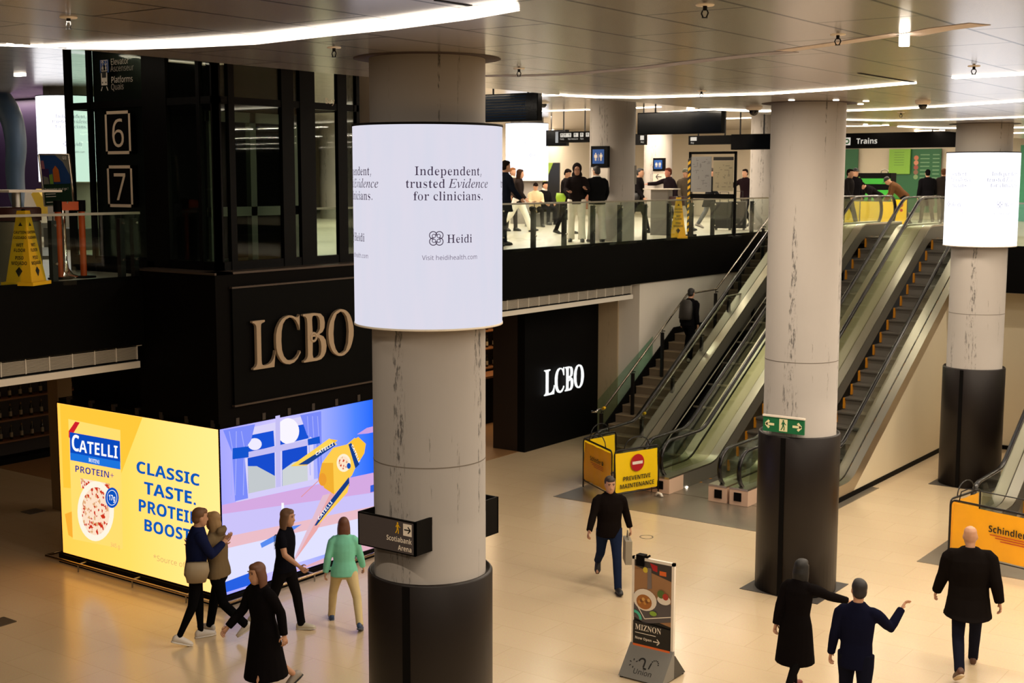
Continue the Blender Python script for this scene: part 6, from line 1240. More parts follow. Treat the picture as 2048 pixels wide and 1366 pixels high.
# green transit area at the far right
Yg = 46.9
def wallboard(label, px0, px1, py0, py1, m, Y=Yg, d=.06, cat='wall panel'):
    x0, x1 = gy(px0, 350, Y).x, gy(px1, 350, Y).x; z1, z0 = gy((px0+px1)/2, py0, Y).z, gy((px0+px1)/2, py1, Y).z
    t = thing('wall_panel', label, cat, (x0, Y, z0)); MB().box(x0, x1, Y-d, Y, z0, z1).build('board', m, t); return t, (x0, x1, z0, z1)
wallboard('dark green wall panel directly right of the bare column', 1688, 1716, 298, 400, GREEN)
t, (x0, x1, z0, z1) = wallboard('large dark green timetable panel with small coloured dots', 1780, 1882, 298, 425, GREEN)
fr = plane((x0, Yg-.063, z0), (1, 0, 0), (0, 0, 1)); w, h = x1-x0, z1-z0
for k_, c_ in enumerate(((190, 110, 80), (200, 130, 100), (150, 70, 60), (130, 90, 70), (120, 150, 100))): b = MB(); fdisc(b, fr, w*.52, h*(.86-.075*k_), .085, 0, 14); b.build('dot', mat('dot_%d' % k_, c_, .5), t)
b = MB()
for k_ in range(7): frect(b, fr, w*.60, h*(.90-.06*k_), w*.78, h*(.915-.06*k_)); frect(b, fr, w*.84, h*(.90-.06*k_), w*.97, h*(.915-.06*k_))
b.build('text_rows', mat('row_green', (110, 150, 110), .5), t)
t, (x0, x1, z0, z1) = wallboard('lime green rounded notice panel on the green wall', 1778, 1820, 298, 348, LIME, Yg-.1)
fr = plane((x0, Yg-.165, z0), (1, 0, 0), (0, 0, 1)); b = MB(); w, h = x1-x0, z1-z0
for k_ in range(6): frect(b, fr, w*.25, h*(.85-.1*k_), w*.72, h*(.87-.1*k_))
b.build('text_rows', mat('row_lime', (90, 130, 44), .5), t)
wallboard('bright green wall beyond the right display column', 2040, 2075, 290, 500, mat('mint_wall', (60, 150, 110), .5))
Yk = 42.0; Xk = lambda px: gy(px, 400, Yk).x; Zk = lambda py: gy(1740, py, Yk).z
t = thing('ticket_kiosk', 'black and bright green service counter behind the escalator tops', 'kiosk', (Xk(1740), Yk, UF))
GG2 = mat('kiosk_green', (44, 160, 40), .4)
MB().box(Xk(1714), Xk(1780), Yk, Yk+.5, Zk(388), Zk(346)).build('upper_box', MATTE, t); MB().box(Xk(1714), Xk(1780), Yk-.03, Yk, Zk(368), Zk(357)).build('green_band', GG2, t)
MB().box(Xk(1698), Xk(1790), Yk-.4, Yk+.4, UF, Zk(380)).build('counter', GG2, t); MB().box(Xk(1712), Xk(1719), Yk-.04, Yk-.03, Zk(371), Zk(354)).build('number_plate', LIME, t)
MB().tube([(Xk(1756), Yk+.2, Zk(346)), (Xk(1757), Yk+.2, Zk(341)), (Xk(1763), Yk+.2, Zk(339)), (Xk(1769), Yk+.2, Zk(341)), (Xk(1770), Yk+.2, Zk(346))], .02, 6).build('hoop', STEELD, t)
def upsign(label, px, py, Yw, w, h, m, rz=0):
    q = gz(px, py, UF); t = thing('folding_barrier', label, 'barrier', (q.x, q.y, UF), rz)
    b = MB(); b.tube([(-w/2, 0, 0), (-w/2, 0, h), (w/2, 0, h), (w/2, 0, 0)], .015, 6); b.build('frame', DKMETAL, t, local=True); MB().box(-w/2+.02, w/2-.02, -.012, .012, .12, h-.02).build('vinyl', m, t, local=True); return t
t = upsign('long yellow maintenance barrier across the stripped escalator top', 1742, 457, 0, 1.35, .80, VINYL, .1)
t = upsign('narrow yellow barrier with a red mark at the top of the middle escalator', 1796, 456, 0, .5, .85, VINYL, .1)
b = MB(); fr = plane((0, -.016, 0), (1, 0, 0), (0, 0, 1)); fdisc(b, fr, .06, .68, .07, 0, 16); fdisc(b, fr, .08, .52, .045, 0, 12); b.build('red_mark', RED, t, local=True)
upsign('yellow barrier panel right behind the bare column at the escalator tops', 1703, 458, 0, .45, .80, VINYL, .1)

# ------------------------------------------------------------------ ceiling: light slots, sprinklers, cameras, downlights
def slot(label, pts, w, group=None, m=STRIP, name='light_slot'):
    dn = .012 if m is STRIP else .003
    P = [gc(*p) for p in pts]; b = MB(); n = len(P); vs = []
    for i in range(n):
        d = (P[min(n-1, i+1)]-P[max(0, i-1)]); d.z = 0; d.normalize(); nn = V((-d.y, d.x, 0))*w/2
        for s_, dz in ((-1, -dn), (1, -dn), (-1, .01), (1, .01)): q = P[i]+nn*s_; vs.append((q.x, q.y, zc(q.x)+dz))
    fs = []
    for i in range(n-1): a, c_ = 4*i, 4*i+4; fs += [(a, a+1, c_+1, c_), (a, c_, c_+2, a+2), (a+1, a+3, c_+3, c_+1)]
    fs += [(0, 2, 3, 1), (4*n-4, 4*n-3, 4*n-1, 4*n-2)]
    b.add(vs, fs); o = b.build(name, m); return tag(o, label, 'ceiling light', group)
def band(label, up, low, m):
    b = MB(); U = [gc(*p) for p in up]; L_ = [gc(*p) for p in low]
    vs = [(p.x, p.y, zc(p.x)-.006) for p in U]+[(p.x, p.y, zc(p.x)-.006) for p in L_]; n = len(U)
    fs = [(i, i+1, n+i+1, n+i) for i in range(n-1)]; b.add(vs, fs); b.add([(x, y_, z-.012) for x, y_, z in vs], [f[::-1] for f in fs])
    return tag(b.build('light_slot', m), label, 'ceiling light')
STRIPA = emis('slot_light_wide', (255, 240, 222), 2.2)
up = [(76, 91), (135, 87.6), (250, 84), (375, 77.6), (512, 68), (642, 52.6), (785, 34.5), (938, 12), (1030, -3)]
lo = [(77, 92.5), (135, 94.3), (250, 95.6), (375, 91.4), (512, 84.6), (660, 67.6), (790, 54), (940, 34), (1040, 16)]
band('widest curved light slot sweeping across the ceiling in front of the front column', up, lo, STRIPA)
slot('light slot at the far left photo edge left of the widest slot', [(-30, 89), (20, 91), (74, 91.5)], .10)
slot('unlit grey curved slot crossing the ceiling centre', [(960, 152), (1060, 151), (1140, 148), (1290, 135), (1415, 120), (1536, 107), (1584, 103)], .20, m=mat('unlit_slot', (150, 146, 156), .5), name='unlit_slot')
slot('unlit slot end rising to the square white lamp at upper right', [(1568, 101.5), (1700, 83), (1804, 67)], .17, m=mat('unlit_slot_pale', (206, 192, 182), .5), name='unlit_slot')
slot('unlit slot running on to the right from the square white lamp', [(1814, 71), (1880, 58), (1960, 48)], .22, m=MATS['unlit_slot_pale'], name='unlit_slot')
q = gc(1809, 68); b = MB().box(q.x-.03, q.x+.03, q.y-.03, q.y+.03, 6.99, 7.08); tag(b.build('square_lamp', LAMPW), 'short bright white lamp end in the ceiling at upper right', 'ceiling light')
slot('long thin light slot from above the restroom column to the upper right photo edge', [(1130, 191), (1200, 194), (1274, 194.7), (1400, 191), (1536, 187), (1620, 181.5), (1700, 176), (1826, 165)], .11)
slot('light slot continuing to the right photo edge above the dome camera', [(1907, 155), (1980, 151.5), (2070, 146)], .11)
slot('light slot running behind the black dome camera', [(1690, 221), (1780, 218), (1900, 211), (2060, 200)], .11)
slot('light slot just above the Trains sign column gap', [(1692, 239), (1780, 241), (1900, 239), (2060, 233)], .12)
slot('short light slot right of the bare column above the Trains sign', [(1690, 252), (1730, 252), (1771, 250)], .13)
slot('thin light slot between bare and right column above the Trains sign', [(1800, 252.5), (1850, 255), (1912, 256)], .12)
slot('shortest light slot peeking above the Trains sign', [(1825, 261.5), (1884, 260.5)], .12)
slot('light slot meeting the ceiling cusp left of the restroom column', [(1033, 193.5), (1080, 191.5), (1127, 189.5)], .10)
slot('light slot behind the hanging pole left of the restroom column', [(1078, 222), (1120, 221), (1178, 219)], .22)
slot('light slot right of the restroom column above the wide monitor', [(1262, 216), (1290, 215), (1318, 213.5)], .2)
slot('sloping light slot over the right half of the wide monitor', [(1321, 225), (1380, 221), (1432, 218.5)], .2)
slot('light slot from the wide monitor towards the bare column', [(1434, 219), (1480, 220.5), (1541, 222)], .2)
slot('lowest light slot right of the wide monitor', [(1445, 237), (1470, 236.5), (1500, 235.5)], .2)
slot('light slot right of the right column at the photo edge, upper of two', [(2024, 255), (2060, 254)], .13)
slot('light slot right of the right column at the photo edge, lower of two', [(2024, 266), (2060, 265)], .13)
# thin dark panel gaps
for i, (a_, c_) in enumerate((((872, 0), (940, 11)), ((1718, 146), (1826, 164)))):
    p, q = gc(*a_), gc(*c_); d = (q-p).normalized(); nn = V((-d.y, d.x, 0))*.02
    b = MB(); b.prism([p-nn, q-nn, q+nn, p+nn], (0, 0, -.004)); st('trim_%d' % (20+i), b, MATTE)
def sprinkler(label, px, py):
    q = gc(px, py-6); z = zc(q.x); t = thing('sprinkler', label, 'sprinkler', (q.x, q.y, z), 0, 'ceiling sprinklers')
    MB().lathe((0, 0, 0), [(.0, -.006), (.055, -.006), (.06, 0)], 16).build('escutcheon', SIGNW, t, local=True)
    b = MB(); b.cyl((0, 0, 0), (0, 0, -.035), .014, n=8); b.tube([(.014, 0, -.03), (.024, 0, -.05), (.012, 0, -.075)], .005, 5); b.tube([(-.014, 0, -.03), (-.024, 0, -.05), (-.012, 0, -.075)], .005, 5); b.cyl((0, 0, -.075), (0, 0, -.08), .02, n=10); b.build('head', DKMETAL, t, local=True)
for lab, px, py in (('pendent sprinkler over the widest slot at upper left', 137, 41), ('pendent sprinkler just left of the front column top', 668, 101), ('pendent sprinkler near the top photo edge left of centre right', 1410, 16), ('pendent sprinkler right of the front column top', 1038, 143), ('pendent sprinkler left of the square white lamp', 1676, 75), ('pendent sprinkler in the bright patch at far right', 1948, 138), ('small sprinkler above the wide monitor', 1403, 188), ('tiny sprinkler above the Trains sign', 1802, 231)): sprinkler(lab, px, py)
def dome(label, px, py, r=.085):
    q = gc(px, py-8); z = zc(q.x); t = thing('dome_camera', label, 'camera', (q.x, q.y, z))
    MB().lathe((0, 0, 0), [(r*1.25, 0), (r*1.2, -.03), (r*.9, -.05)], 20).build('housing', SIGNW, t, local=True); MB().ball((0, 0, -.05), (r*.75, r*.75, r*.8), 16, 8).build('dome', mat('dome_black', (10, 10, 10), .08), t, local=True)
dome('black dome camera under the ceiling between the bare and right columns', 1846, 210); dome('small dome camera under the ceiling left of the bare column', 1508, 222, .10); dome('small cone shaped ceiling camera right of the departures monitor', 1087, 212, .12)
for i, (px, py) in enumerate(((1583, 200), (1672, 200), (1732, 202), (1721, 208))):
    q = gc(px, py); tag(MB().lathe((q.x, q.y, zc(q.x)), [(0, -.008), (.035, -.008), (.045, -.0)], 14).build('downlight', LAMPW), 'tiny round downlight in the ceiling by the bare column top', 'downlight', 'downlights by the bare column')
Ye = 16.0; t, (x0, x1, z0, z1) = hang_box('exit_arrow_sign', 'black hanging sign with amber arrow at the top left photo edge', 'sign', Ye, -14, 21, 118, 141, .06)
b = MB(); farrow(b, plane((gy(9, 130, Ye).x, Ye-.004, gy(9, 130, Ye).z), (1, 0, 0), (0, 0, 1)), 0, 0, .17, 0, .22); b.build('arrow', mat('amber', (200, 150, 60), .5, emit=.5), t)
q = gc(40, 149); tag(MB().box(q.x-.12, q.x+.12, q.y-.05, q.y+.05, zc(q.x)-.03, zc(q.x)).build('square_lamp', LAMPW), 'small bright lamp on the ceiling above the purple wall', 'ceiling light')

# ------------------------------------------------------------------ shop interior
SHW = mat('shelf_wood', (120, 78, 44), .5); 
def shelf(label, x, y0, y1, zs, seed, n):
    t = thing('shop_shelf', label, 'shelf', (x, (y0+y1)/2, 0)); MB().box(x-.45, x-.40, y0, y1, 0, 2.9).build('back', mat('shelf_back', (44, 32, 24), .6), t)
    for z in zs: MB().box(x-.42, x, y0, y1, z-.03, z).build('board', SHW, t)
    for y in (y0, y1): MB().box(x-.45, x, y-.03, y+.03, 0, 2.9).build('upright', mat('shelf_back', (44, 32, 24)), t)
    MB().box(x-.45, x, y0, y1, 0, .12).build('kick', MATTE, t)
    return t
def bottle_mesh():
    b = MB(); b.lathe((0, 0, 0), [(.0, 0), (.036, 0), (.036, .19), (.03, .22), (.013, .25), (.013, .31), (0, .31)], 10); b.use(1); b.lathe((0, 0, 0), [(.0365, .05), (.0365, .15)], 10); b.use(2); b.lathe((0, 0, 0), [(.0145, .27), (.0145, .315), (0, .315)], 8)
    return b
shelf('dark bottle shelf in the shop at far left under the white beam', -24.6, 14.2, 17.6, (.5, .95, 1.4, 1.85, 2.3), 1, 10)
b0 = None
def bottles(n, x, y0, y1, z, label, group):
    global b0
    for i in range(n):
        if b0 is None: o = b0 = bottle_mesh().build('bottle', [mat('bottle_glass', (40, 36, 22), .15), mat('bottle_label', (150, 136, 110), .6), mat('bottle_cap', (120, 90, 40), .4)])
        else: o = b0.copy(); COL.objects.link(o)
        o.location = (x, y0+(y1-y0)*i/(n-1), z); tag(o, label, 'bottle', group)
for z in (.5, .95, 1.4, 1.85, 2.3): bottles(13, -24.75, 14.4, 17.4, z, 'dark bottle in a row on the shop shelf at far left', 'bottles on the far left shop shelf')
shelf('lit shop shelf seen in the gap right of the front column', -19.9, 24.2, 27.8, (1.25, 1.75, 2.2, 2.6), 2, 8)
for z in (1.25, 1.75, 2.2, 2.6): bottles(12, -20.05, 24.4, 27.6, z, 'bottle on the lit shop shelf in the gap right of the front column', 'bottles in the column gap')
t = thing('shop_counter', 'black shop counter with pale lettering in the gap right of the front column', 'counter', (-19.4, 25.6, 0)); MB().box(-19.7, -19.3, 24.4, 26.8, 0, 1.15).build('body', MATTE, t); MB().box(-19.75, -19.2, 24.35, 26.85, 1.15, 1.20).build('top', SHW, t)
b = MB(); text(b, 'ES', 'b', .16, plane((-19.29, 25.15, .72), (0, 1, 0), (0, 0, 1)), (0, 0)); b.build('lettering', SIGNW, t)
st('wall_shop_post', MB().box(-20.6, -20.3, 14.0, 14.3, 0, 3.6), mat('post_cream', (150, 128, 96), .6))

# ------------------------------------------------------------------ people
def rotv(v, ax, deg): return Matrix.Rotation(R_(deg), 3, ax) @ V(v)
def person(label, loc, heading, H=1.74, lean=3, side=0, legL=(20, 5, 3), legR=(-18, 20, 3), armL=(-15, 10, 20, 0), armR=(18, 10, 25, 0), head=(0, 0), vox=.011,
           skin=(190, 142, 112), hair=(40, 28, 22), hairlen='short', top=((24, 22, 22), 'jacket'), legs=((22, 22, 24), 'trousers'), shoes=(30, 28, 28), sole=None, hood=False, cap=None,
           bag=None, skirt=None, sit=None, bare=False, fem=False, phone=False, group=None, headwear=None, bulk=1.0, scarf=None, lift=0.0):
    k = H/1.75; t = thing('person', label, 'person', loc, R_(heading), group)
    X, Y, Z = V((1, 0, 0)), V((0, 1, 0)), V((0, 0, 1))
    hipz = .93; L1, L2, A1, A2 = .44, .42, .285, .255
    up = rotv(rotv(Z, 'X', -lean), 'Y', side); fw = rotv(Y, 'X', -lean); rt = up.cross(fw)*-1; rt = fw.cross(up)
    hip = V((0, 0, hipz)); sp = lambda h, f=0, s=0: hip+up*(h-hipz)+fw*f+rt*s
    def limb_leg(s, a, kn, out):
        h = hip+X*(.092*s); d1 = V((s*math.sin(R_(out)), math.sin(R_(a)), -math.cos(R_(a)))).normalized(); d2 = V((s*math.sin(R_(out))*.4, math.sin(R_(a-kn)), -math.cos(R_(a-kn)))).normalized()
        kne = h+d1*L1; an = kne+d2*L2; pt = max(0, kn-a-4)*.75 if a < 5 else -min(12, max(0, a-kn)*.5)
        f = V((s*.12, math.cos(R_(pt)), -math.sin(R_(pt)))).normalized(); return h, kne, an, f, d2
    LG = [limb_leg(-1, *legL), limb_leg(1, *legR)]
    low = min(min((an+f*.16).z-.055, an.z-.085) for h, kn, an, f, d in LG)
    off = V((0, 0, -low+lift))
    AR = []
    for s, (a, o, e, i) in ((-1, armL), (1, armR)):
        sh = sp(1.43, -.005, .178*s*bulk*(.92 if fem else 1)); d1 = (rt*s*math.sin(R_(o))+fw*math.sin(R_(a))-up*math.cos(R_(a))*math.cos(R_(o))).normalized()
        d2 = (rt*s*(math.sin(R_(o))-math.sin(R_(i)))+fw*math.sin(R_(a+e))-up*math.cos(R_(a+e))).normalized(); el = sh+d1*A1; wr = el+d2*A2; AR.append((sh, el, wr, d1, d2, s))
    T = lambda p: (V(p)+off)*k
    def ring(c, a, b, u=None, w=None): return (T(c), (u or rt), (w or fw), a*k, b*k)
    def tubel(b, pts, rad, flat=1.0, n=12):
        rings = []
        for i, p in enumerate(pts):
            d = (V(pts[min(len(pts)-1, i+1)])-V(pts[max(0, i-1)])).normalized(); u = X-d*X.dot(d); u.normalize(); w = d.cross(u)
            rings.append((T(p), u, w, rad[i]*k, rad[i]*k*flat))
        b.loft(rings, n)
    SK = mat('skin_%d_%d_%d' % skin, skin, .55); sw, hw = (.155, .165) if fem else (.17, .15)
    # body: torso, head, limbs fused into one surface, fingers rooted in the palms
    b = MB(); b.loft([ring(sp(.80), .10, .08), ring(sp(.87), hw, .115), ring(sp(.95), hw*1.03, .12), ring(sp(1.08), .125 if fem else .14, .10), ring(sp(1.25), sw*.95, .118), ring(sp(1.36), sw, .11), ring(sp(1.43), sw*.92, .085), ring(sp(1.49), .075, .065)], 16)
    nk = sp(1.47, -.005); hc = sp(1.63, .022); yaw, pit = head
    hu = rotv(rotv(up, 'X', -pit), 'Z', 0); hf = Matrix.Rotation(R_(yaw), 3, up) @ (Matrix.Rotation(R_(-pit), 3, rt) @ fw); hu = Matrix.Rotation(R_(-pit), 3, rt) @ up; hr = hf.cross(hu)
    hp = lambda u, f=0, s=0: hc+hu*u+hf*f+hr*s
    tubel(b, [nk, sp(1.53, .0), hp(-.06, -.012)], [.058, .054, .056])
    b.loft([ring(hp(-.125, .035), .022, .022, hr, hf), ring(hp(-.11, .03), .042, .048, hr, hf), ring(hp(-.075, .016), .060, .078, hr, hf), ring(hp(-.03, .006), .070, .090, hr, hf), ring(hp(.02, .0), .075, .096, hr, hf), ring(hp(.07, -.004), .072, .092, hr, hf), ring(hp(.105, -.008), .052, .066, hr, hf), ring(hp(.122, -.01), .02, .026, hr, hf)], 16)
    b.loft([ring(hp(.018, .086), .007, .008, hr, hf), ring(hp(-.008, .098), .011, .012, hr, hf), ring(hp(-.03, .104), .016, .014, hr, hf), ring(hp(-.04, .094), .012, .008, hr, hf)], 8)
    b.ball(T(hp(-.068, .086)), (.024*k, .012*k, .008*k), 8, 6, (hr, hf, hu))
    for s in (-1, 1): b.ball(T(hp(-.005, -.008, .076*s)), (.010*k, .020*k, .032*k), 8, 6, (hr, hf, hu))
    fg = MB()
    for sh, el, wr, d1, d2, s in AR:
        tubel(b, [sh-up*.03-rt*s*.07, sh-up*.03+d1*.01-rt*s*.02, sh+d1*.09, el-d1*.05, el, el+d2*.07, wr-d2*.03, wr], [.040, .046, .048, .042, .040, .040, .029, .026])
        pl = d2; cr = (fw-pl*fw.dot(pl)).normalized(); nm = pl.cross(cr)*(-s)    # palm plane: fingers spread along cr, palm faces nm
        b.loft([(T(wr-pl*.01), cr, nm, .026*k, .020*k), (T(wr+pl*.04), cr, nm, .040*k, .016*k), (T(wr+pl*.085), cr, nm, .042*k, .014*k)], 10)
        for j, (o_, l_) in enumerate(((.032, .068), (.011, .078), (-.011, .072), (-.031, .056))):
            p0 = wr+pl*.075+cr*o_; q1 = p0+(pl*.9+nm*.3)*l_*.5; q2 = q1+(pl*.6+nm*.8)*l_*.32; q3 = q2+(pl*.2+nm*.95)*l_*.24
            tubel(fg, [p0, q1, q2, q3], [.0095, .0088, .008, .006], 1, 7)
        p0 = wr+pl*.025+cr*.030; q1 = p0+(pl*.5+cr*.8+nm*.2)*.035; q2 = q1+(pl*.85+cr*.25+nm*.3)*.032; tubel(fg, [p0, q1, q2], [.012, .0105, .008], 1, 7)
        if phone and s == 1: MB().rbox(T(wr+pl*.10+nm*.02), cr, pl, nm, .036*k, .075*k, .005*k).build('phone', mat('phone_black', (12, 12, 14), .15), t, local=True)
    for h, kn, an, f, d2 in LG:
        tubel(b, [h+Z*.03, h*.75+kn*.25, h*.4+kn*.6, kn, kn+d2*.10, kn*.3+an*.7, an], [.092, .085, .066, .052, .055, .038, .034])
        tubel(b, [an-f*.045-Z*.03, an+f*.03-Z*.045, an+f*.12-Z*.058, an+f*.17-Z*.062], [.032, .034, .030, .018], .8)
    b.build('body', SK, t, local=True, remesh=vox, smooth_it=2, keep=fg)
    # eyes and brows
    if vox < .016:
        e = MB()
        for s in (-1, 1): e.ball(T(hp(.022, .083, .031*s)), (.013*k, .006*k, .006*k), 8, 6, (hr, hf, hu))
        e.build('eyes', mat('eye_dark', (30, 22, 18), .3), t, local=True)
        e = MB()
        for s in (-1, 1): e.rbox(T(hp(.042, .087, .032*s)), hr, hu, hf, .019*k, .0035*k, .005*k)
        e.build('eyebrows', mat('hair_%d_%d_%d' % hair, hair, .6), t, local=True)
    # hair
    HM = mat('hair_%d_%d_%d' % hair, hair, .6, noise=.2, nscale=30, stretch=(1, 1, .2), spec=.0)
    if hairlen != 'none' and not headwear:
        b = MB(); b.ball(T(hp(.045, -.022)), (.084*k, .094*k, .092*k), 16, 10, (hr, hf, hu)); b.ball(T(hp(.085, .028)), (.066*k, .062*k, .045*k), 12, 8, (hr, hf, hu)); b.ball(T(hp(-.01, -.045)), (.078*k, .066*k, .075*k), 14, 8, (hr, hf, hu))
        if hairlen in ('long', 'mid'):
            e = .42 if hairlen == 'long' else .22; b.loft([ring(hp(.05, -.045), .080, .055, hr, hf), ring(hp(-.05, -.060), .088, .055, hr, hf), (T(hp(-.05, -.06)-Z*e*.5), hr, hf, .085*k, .045*k), (T(hp(-.05, -.065)-Z*e), hr, hf, .05*k, .025*k)], 14)
            for s in (-1, 1): b.loft([ring(hp(.06, -.0, .062*s), .025, .055, hr, hf), ring(hp(-.05, -.01, .082*s), .02, .05, hr, hf), (T(hp(-.06, -.02, .085*s)-Z*e*.5), hr, hf, .018*k, .035*k)], 10)
        if hairlen == 'pony': b.loft([ring(hp(.03, -.10), .03, .03, hr, hf), ring(hp(-.05, -.13), .032, .03, hr, hf), ring(hp(-.2, -.12), .02, .02, hr, hf)], 10)
        b.build('hair', HM, t, local=True, remesh=max(vox, .012), smooth_it=2)
    # jacket / top
    tc, kind = top; TM = mat('cloth_%d_%d_%d' % tc, tuple(v*.8 for v in tc) if max(tc) < 60 else tc, .9, noise=.12, nscale=9, spec=.03); I = 1.17*bulk if kind in ('jacket', 'coat', 'hoodie', 'puffer') else 1.08
    b = MB(); hem = {'jacket': .84, 'coat': .80, 'hoodie': .86, 'tee': .88, 'puffer': .86, 'suit': .80}.get(kind, .86)
    wa = .135 if fem else .148
    b.loft([ring(sp(hem), hw*1.12*I, .128*I), ring(sp(.95), hw*1.08*I, .126*I), ring(sp(1.08), wa*1.05*I, .112*I), ring(sp(1.25), sw*1.0*I, .125*I), ring(sp(1.36), sw*1.04*I, .115*I), ring(sp(1.445), sw*.86*I, .088*I), ring(sp(1.50), .078*I, .074*I), ring(sp(1.515), .070*I, .068*I)], 18)
    slv = .55 if kind == 'tee' else 1.0
    for sh, el, wr, d1, d2, s in AR:
        if kind == 'tee': tubel(b, [sh-up*.005-rt*s*.09, sh-up*.01-rt*s*.03+d1*.005, sh-up*.012+d1*.045, sh+d1*.11, sh+d1*.19], [.050, .058, .064, .064, .062])
        else: tubel(b, [sh-up*.005-rt*s*.09, sh-up*.01-rt*s*.03+d1*.005, sh-up*.012+d1*.045, sh+d1*.11, el-d1*.05, el, el+d2*.07, wr-d2*.03, wr+d2*.005], [.050*I, .060*I, .064*I, .060*I, .051*I, .050*I, .050*I, .042*I, .040*I])
    if kind == 'coat' or skirt:
        e = skirt or .50
        lh = min(LG[0][1].z, LG[1][1].z)
        fy = (LG[0][1].y+LG[1][1].y)/2
        spread = abs(LG[0][1].y-LG[1][1].y)/2
        b.loft([ring(sp(.93), hw*1.1*I, .128*I), (T(V((0, fy*.5, (hem+e)/2))), X, Y, hw*1.22*I*k, (.135+spread*.35)*I*k), (T(V((0, fy*.8, e))), X, Y, hw*1.28*I*k, (.145+spread*.55)*I*k)], 18)
    if hood: b.loft([ring(sp(1.44, -.08), .10, .05), ring(sp(1.50, -.10), .12, .06), ring(sp(1.55, -.10), .09, .04)], 12)
    b.build(kind if kind != 'coat' else 'coat', TM, t, local=True, remesh=max(vox, .012), smooth_it=3)
    if headwear == 'hood':
        b = MB(); b.ball(T(hp(.03, -.035)), (.112*k, .112*k, .132*k), 16, 10, (hr, hf, hu)); b.loft([ring(hp(-.15, -.03), .13, .10, hr, hf), ring(hp(-.07, -.04), .11, .09, hr, hf)], 14)
        b.build('hood', TM, t, local=True, remesh=max(vox, .012), smooth_it=2)
    elif headwear == 'cap':
        b = MB(); b.ball(T(hp(.055, -.012)), (.088*k, .102*k, .085*k), 14, 8, (hr, hf, hu)); b.rbox(T(hp(.05, .125)), hr, hf, hu, .065*k, .05*k, .006*k); b.build('cap', mat('cloth_cap_%d' % cap[0], cap, .8), t, local=True, remesh=max(vox, .012))
    # legs
    lc, lk = legs; LM = mat('cloth_%d_%d_%d' % lc, tuple(v*.8 for v in lc) if max(lc) < 60 else lc, .9, noise=.12, nscale=9, spec=.03)
    if not bare:
        J = {'trousers': 1.12, 'leggings': 1.04, 'wide': 1.35}[lk]; b = MB(); b.loft([ring(sp(.80), .11, .10), ring(sp(.87), hw*1.04, .122), ring(sp(.95), hw*1.06, .126), ring(sp(1.03), .145, .11)], 14)
        for h, kn, an, f, d2 in LG:
            w_ = {'trousers': (.060, .058), 'leggings': (.044, .038), 'wide': (.085, .095)}[lk]
            tubel(b, [h+Z*.03, h*.75+kn*.25, h*.4+kn*.6, kn, kn+d2*.12, kn*.3+an*.7, an-d2*.0+d2*.025], [.094*J, .090*J, .072*J, .062*J, .060*J if lk != 'leggings' else .057, w_[0], w_[1]])
        b.build('trousers' if lk != 'leggings' else 'leggings', LM, t, local=True, remesh=max(vox, .012), smooth_it=3)
    SM = mat('shoe_%d_%d_%d' % shoes, shoes, .5); SO = mat('sole_%d' % (sole[0] if sole else 20), sole or (24, 22, 20), .6)
    for h, kn, an, f, d2 in LG:
        sd = Z.cross(f).normalized()*-1; un = f.cross(sd).normalized()
        if un.z < 0: un = -un
        g = lambda y, z: T(an+f*y+un*(z-.085))
        b = MB(); b.loft([(g(-.075, .045), sd, un, .024*k, .032*k), (g(-.055, .055), sd, un, .038*k, .05*k), (g(-.01, .062), sd, un, .042*k, .062*k), (g(.05, .052), sd, un, .044*k, .048*k), (g(.12, .04), sd, un, .048*k, .036*k), (g(.175, .032), sd, un, .040*k, .026*k), (g(.20, .026), sd, un, .018*k, .014*k)], 14)
        so = b.build('shoe', SM, t, local=True)
        b = MB(); b.loft([(g(-.08, .010), sd, un, .030*k, .012*k), (g(-.03, .010), sd, un, .044*k, .014*k), (g(.06, .010), sd, un, .046*k, .014*k), (g(.14, .010), sd, un, .050*k, .014*k), (g(.20, .012), sd, un, .024*k, .012*k)], 12); b.build('sole', SO, so, local=True)
    if scarf: b = MB(); b.loft([ring(sp(1.46, .0), .10, .09), ring(sp(1.50, .01), .095, .09), ring(sp(1.54, .01), .08, .08)], 14); b.build('scarf', mat('cloth_%d_%d_%d' % scarf, scarf, .9), t, local=True)
    if bag:
        bk, bc = bag; BM = mat('bag_%d_%d_%d' % bc, bc, .6)
        if bk == 'backpack':
            c0 = sp(1.22, -.20); b = MB(); b.loft([ring(c0-up*.24, .13, .07), ring(c0-up*.2, .165, .105), ring(c0+up*.05, .165, .11), ring(c0+up*.19, .14, .085), ring(c0+up*.24, .08, .04)], 14); b.build('backpack', BM, t, local=True)
        elif bk == 'tote':
            sh, el, wr, d1, d2, s = AR[0]; c0 = wr+V((.03, 0, -.36)); b = MB(); b.rbox(T(c0), X, Y, Z, .05*k, .17*k, .18*k); bo = b.build('tote_bag', BM, t, local=True)
            MB().tube([T(c0+V((0, -.09, .18))), T(wr+V((0.03, -.02, -.06))), T(wr+V((.03, .02, -.06))), T(c0+V((0, .09, .18)))], .009, 6).build('bag_handle', BM, bo, local=True)
        elif bk == 'shoulder':
            c0 = sp(.98, -.03, .22); b = MB(); b.loft([ring(c0-up*.14, .05, .12), ring(c0, .07, .16), ring(c0+up*.12, .05, .14)], 12); b.build('shoulder_bag', BM, t, local=True)
    return t
def hd(px, py, z, px2, py2):                    # heading from one ground pixel towards another
    a, b = gz(px, py, z), gz(px2, py2, z); return math.degrees(math.atan2(-(b.x-a.x), b.y-a.y))
CAMH = lambda p: math.degrees(math.atan2(-(CP.x-p.x), CP.y-p.y))     # heading that faces the camera
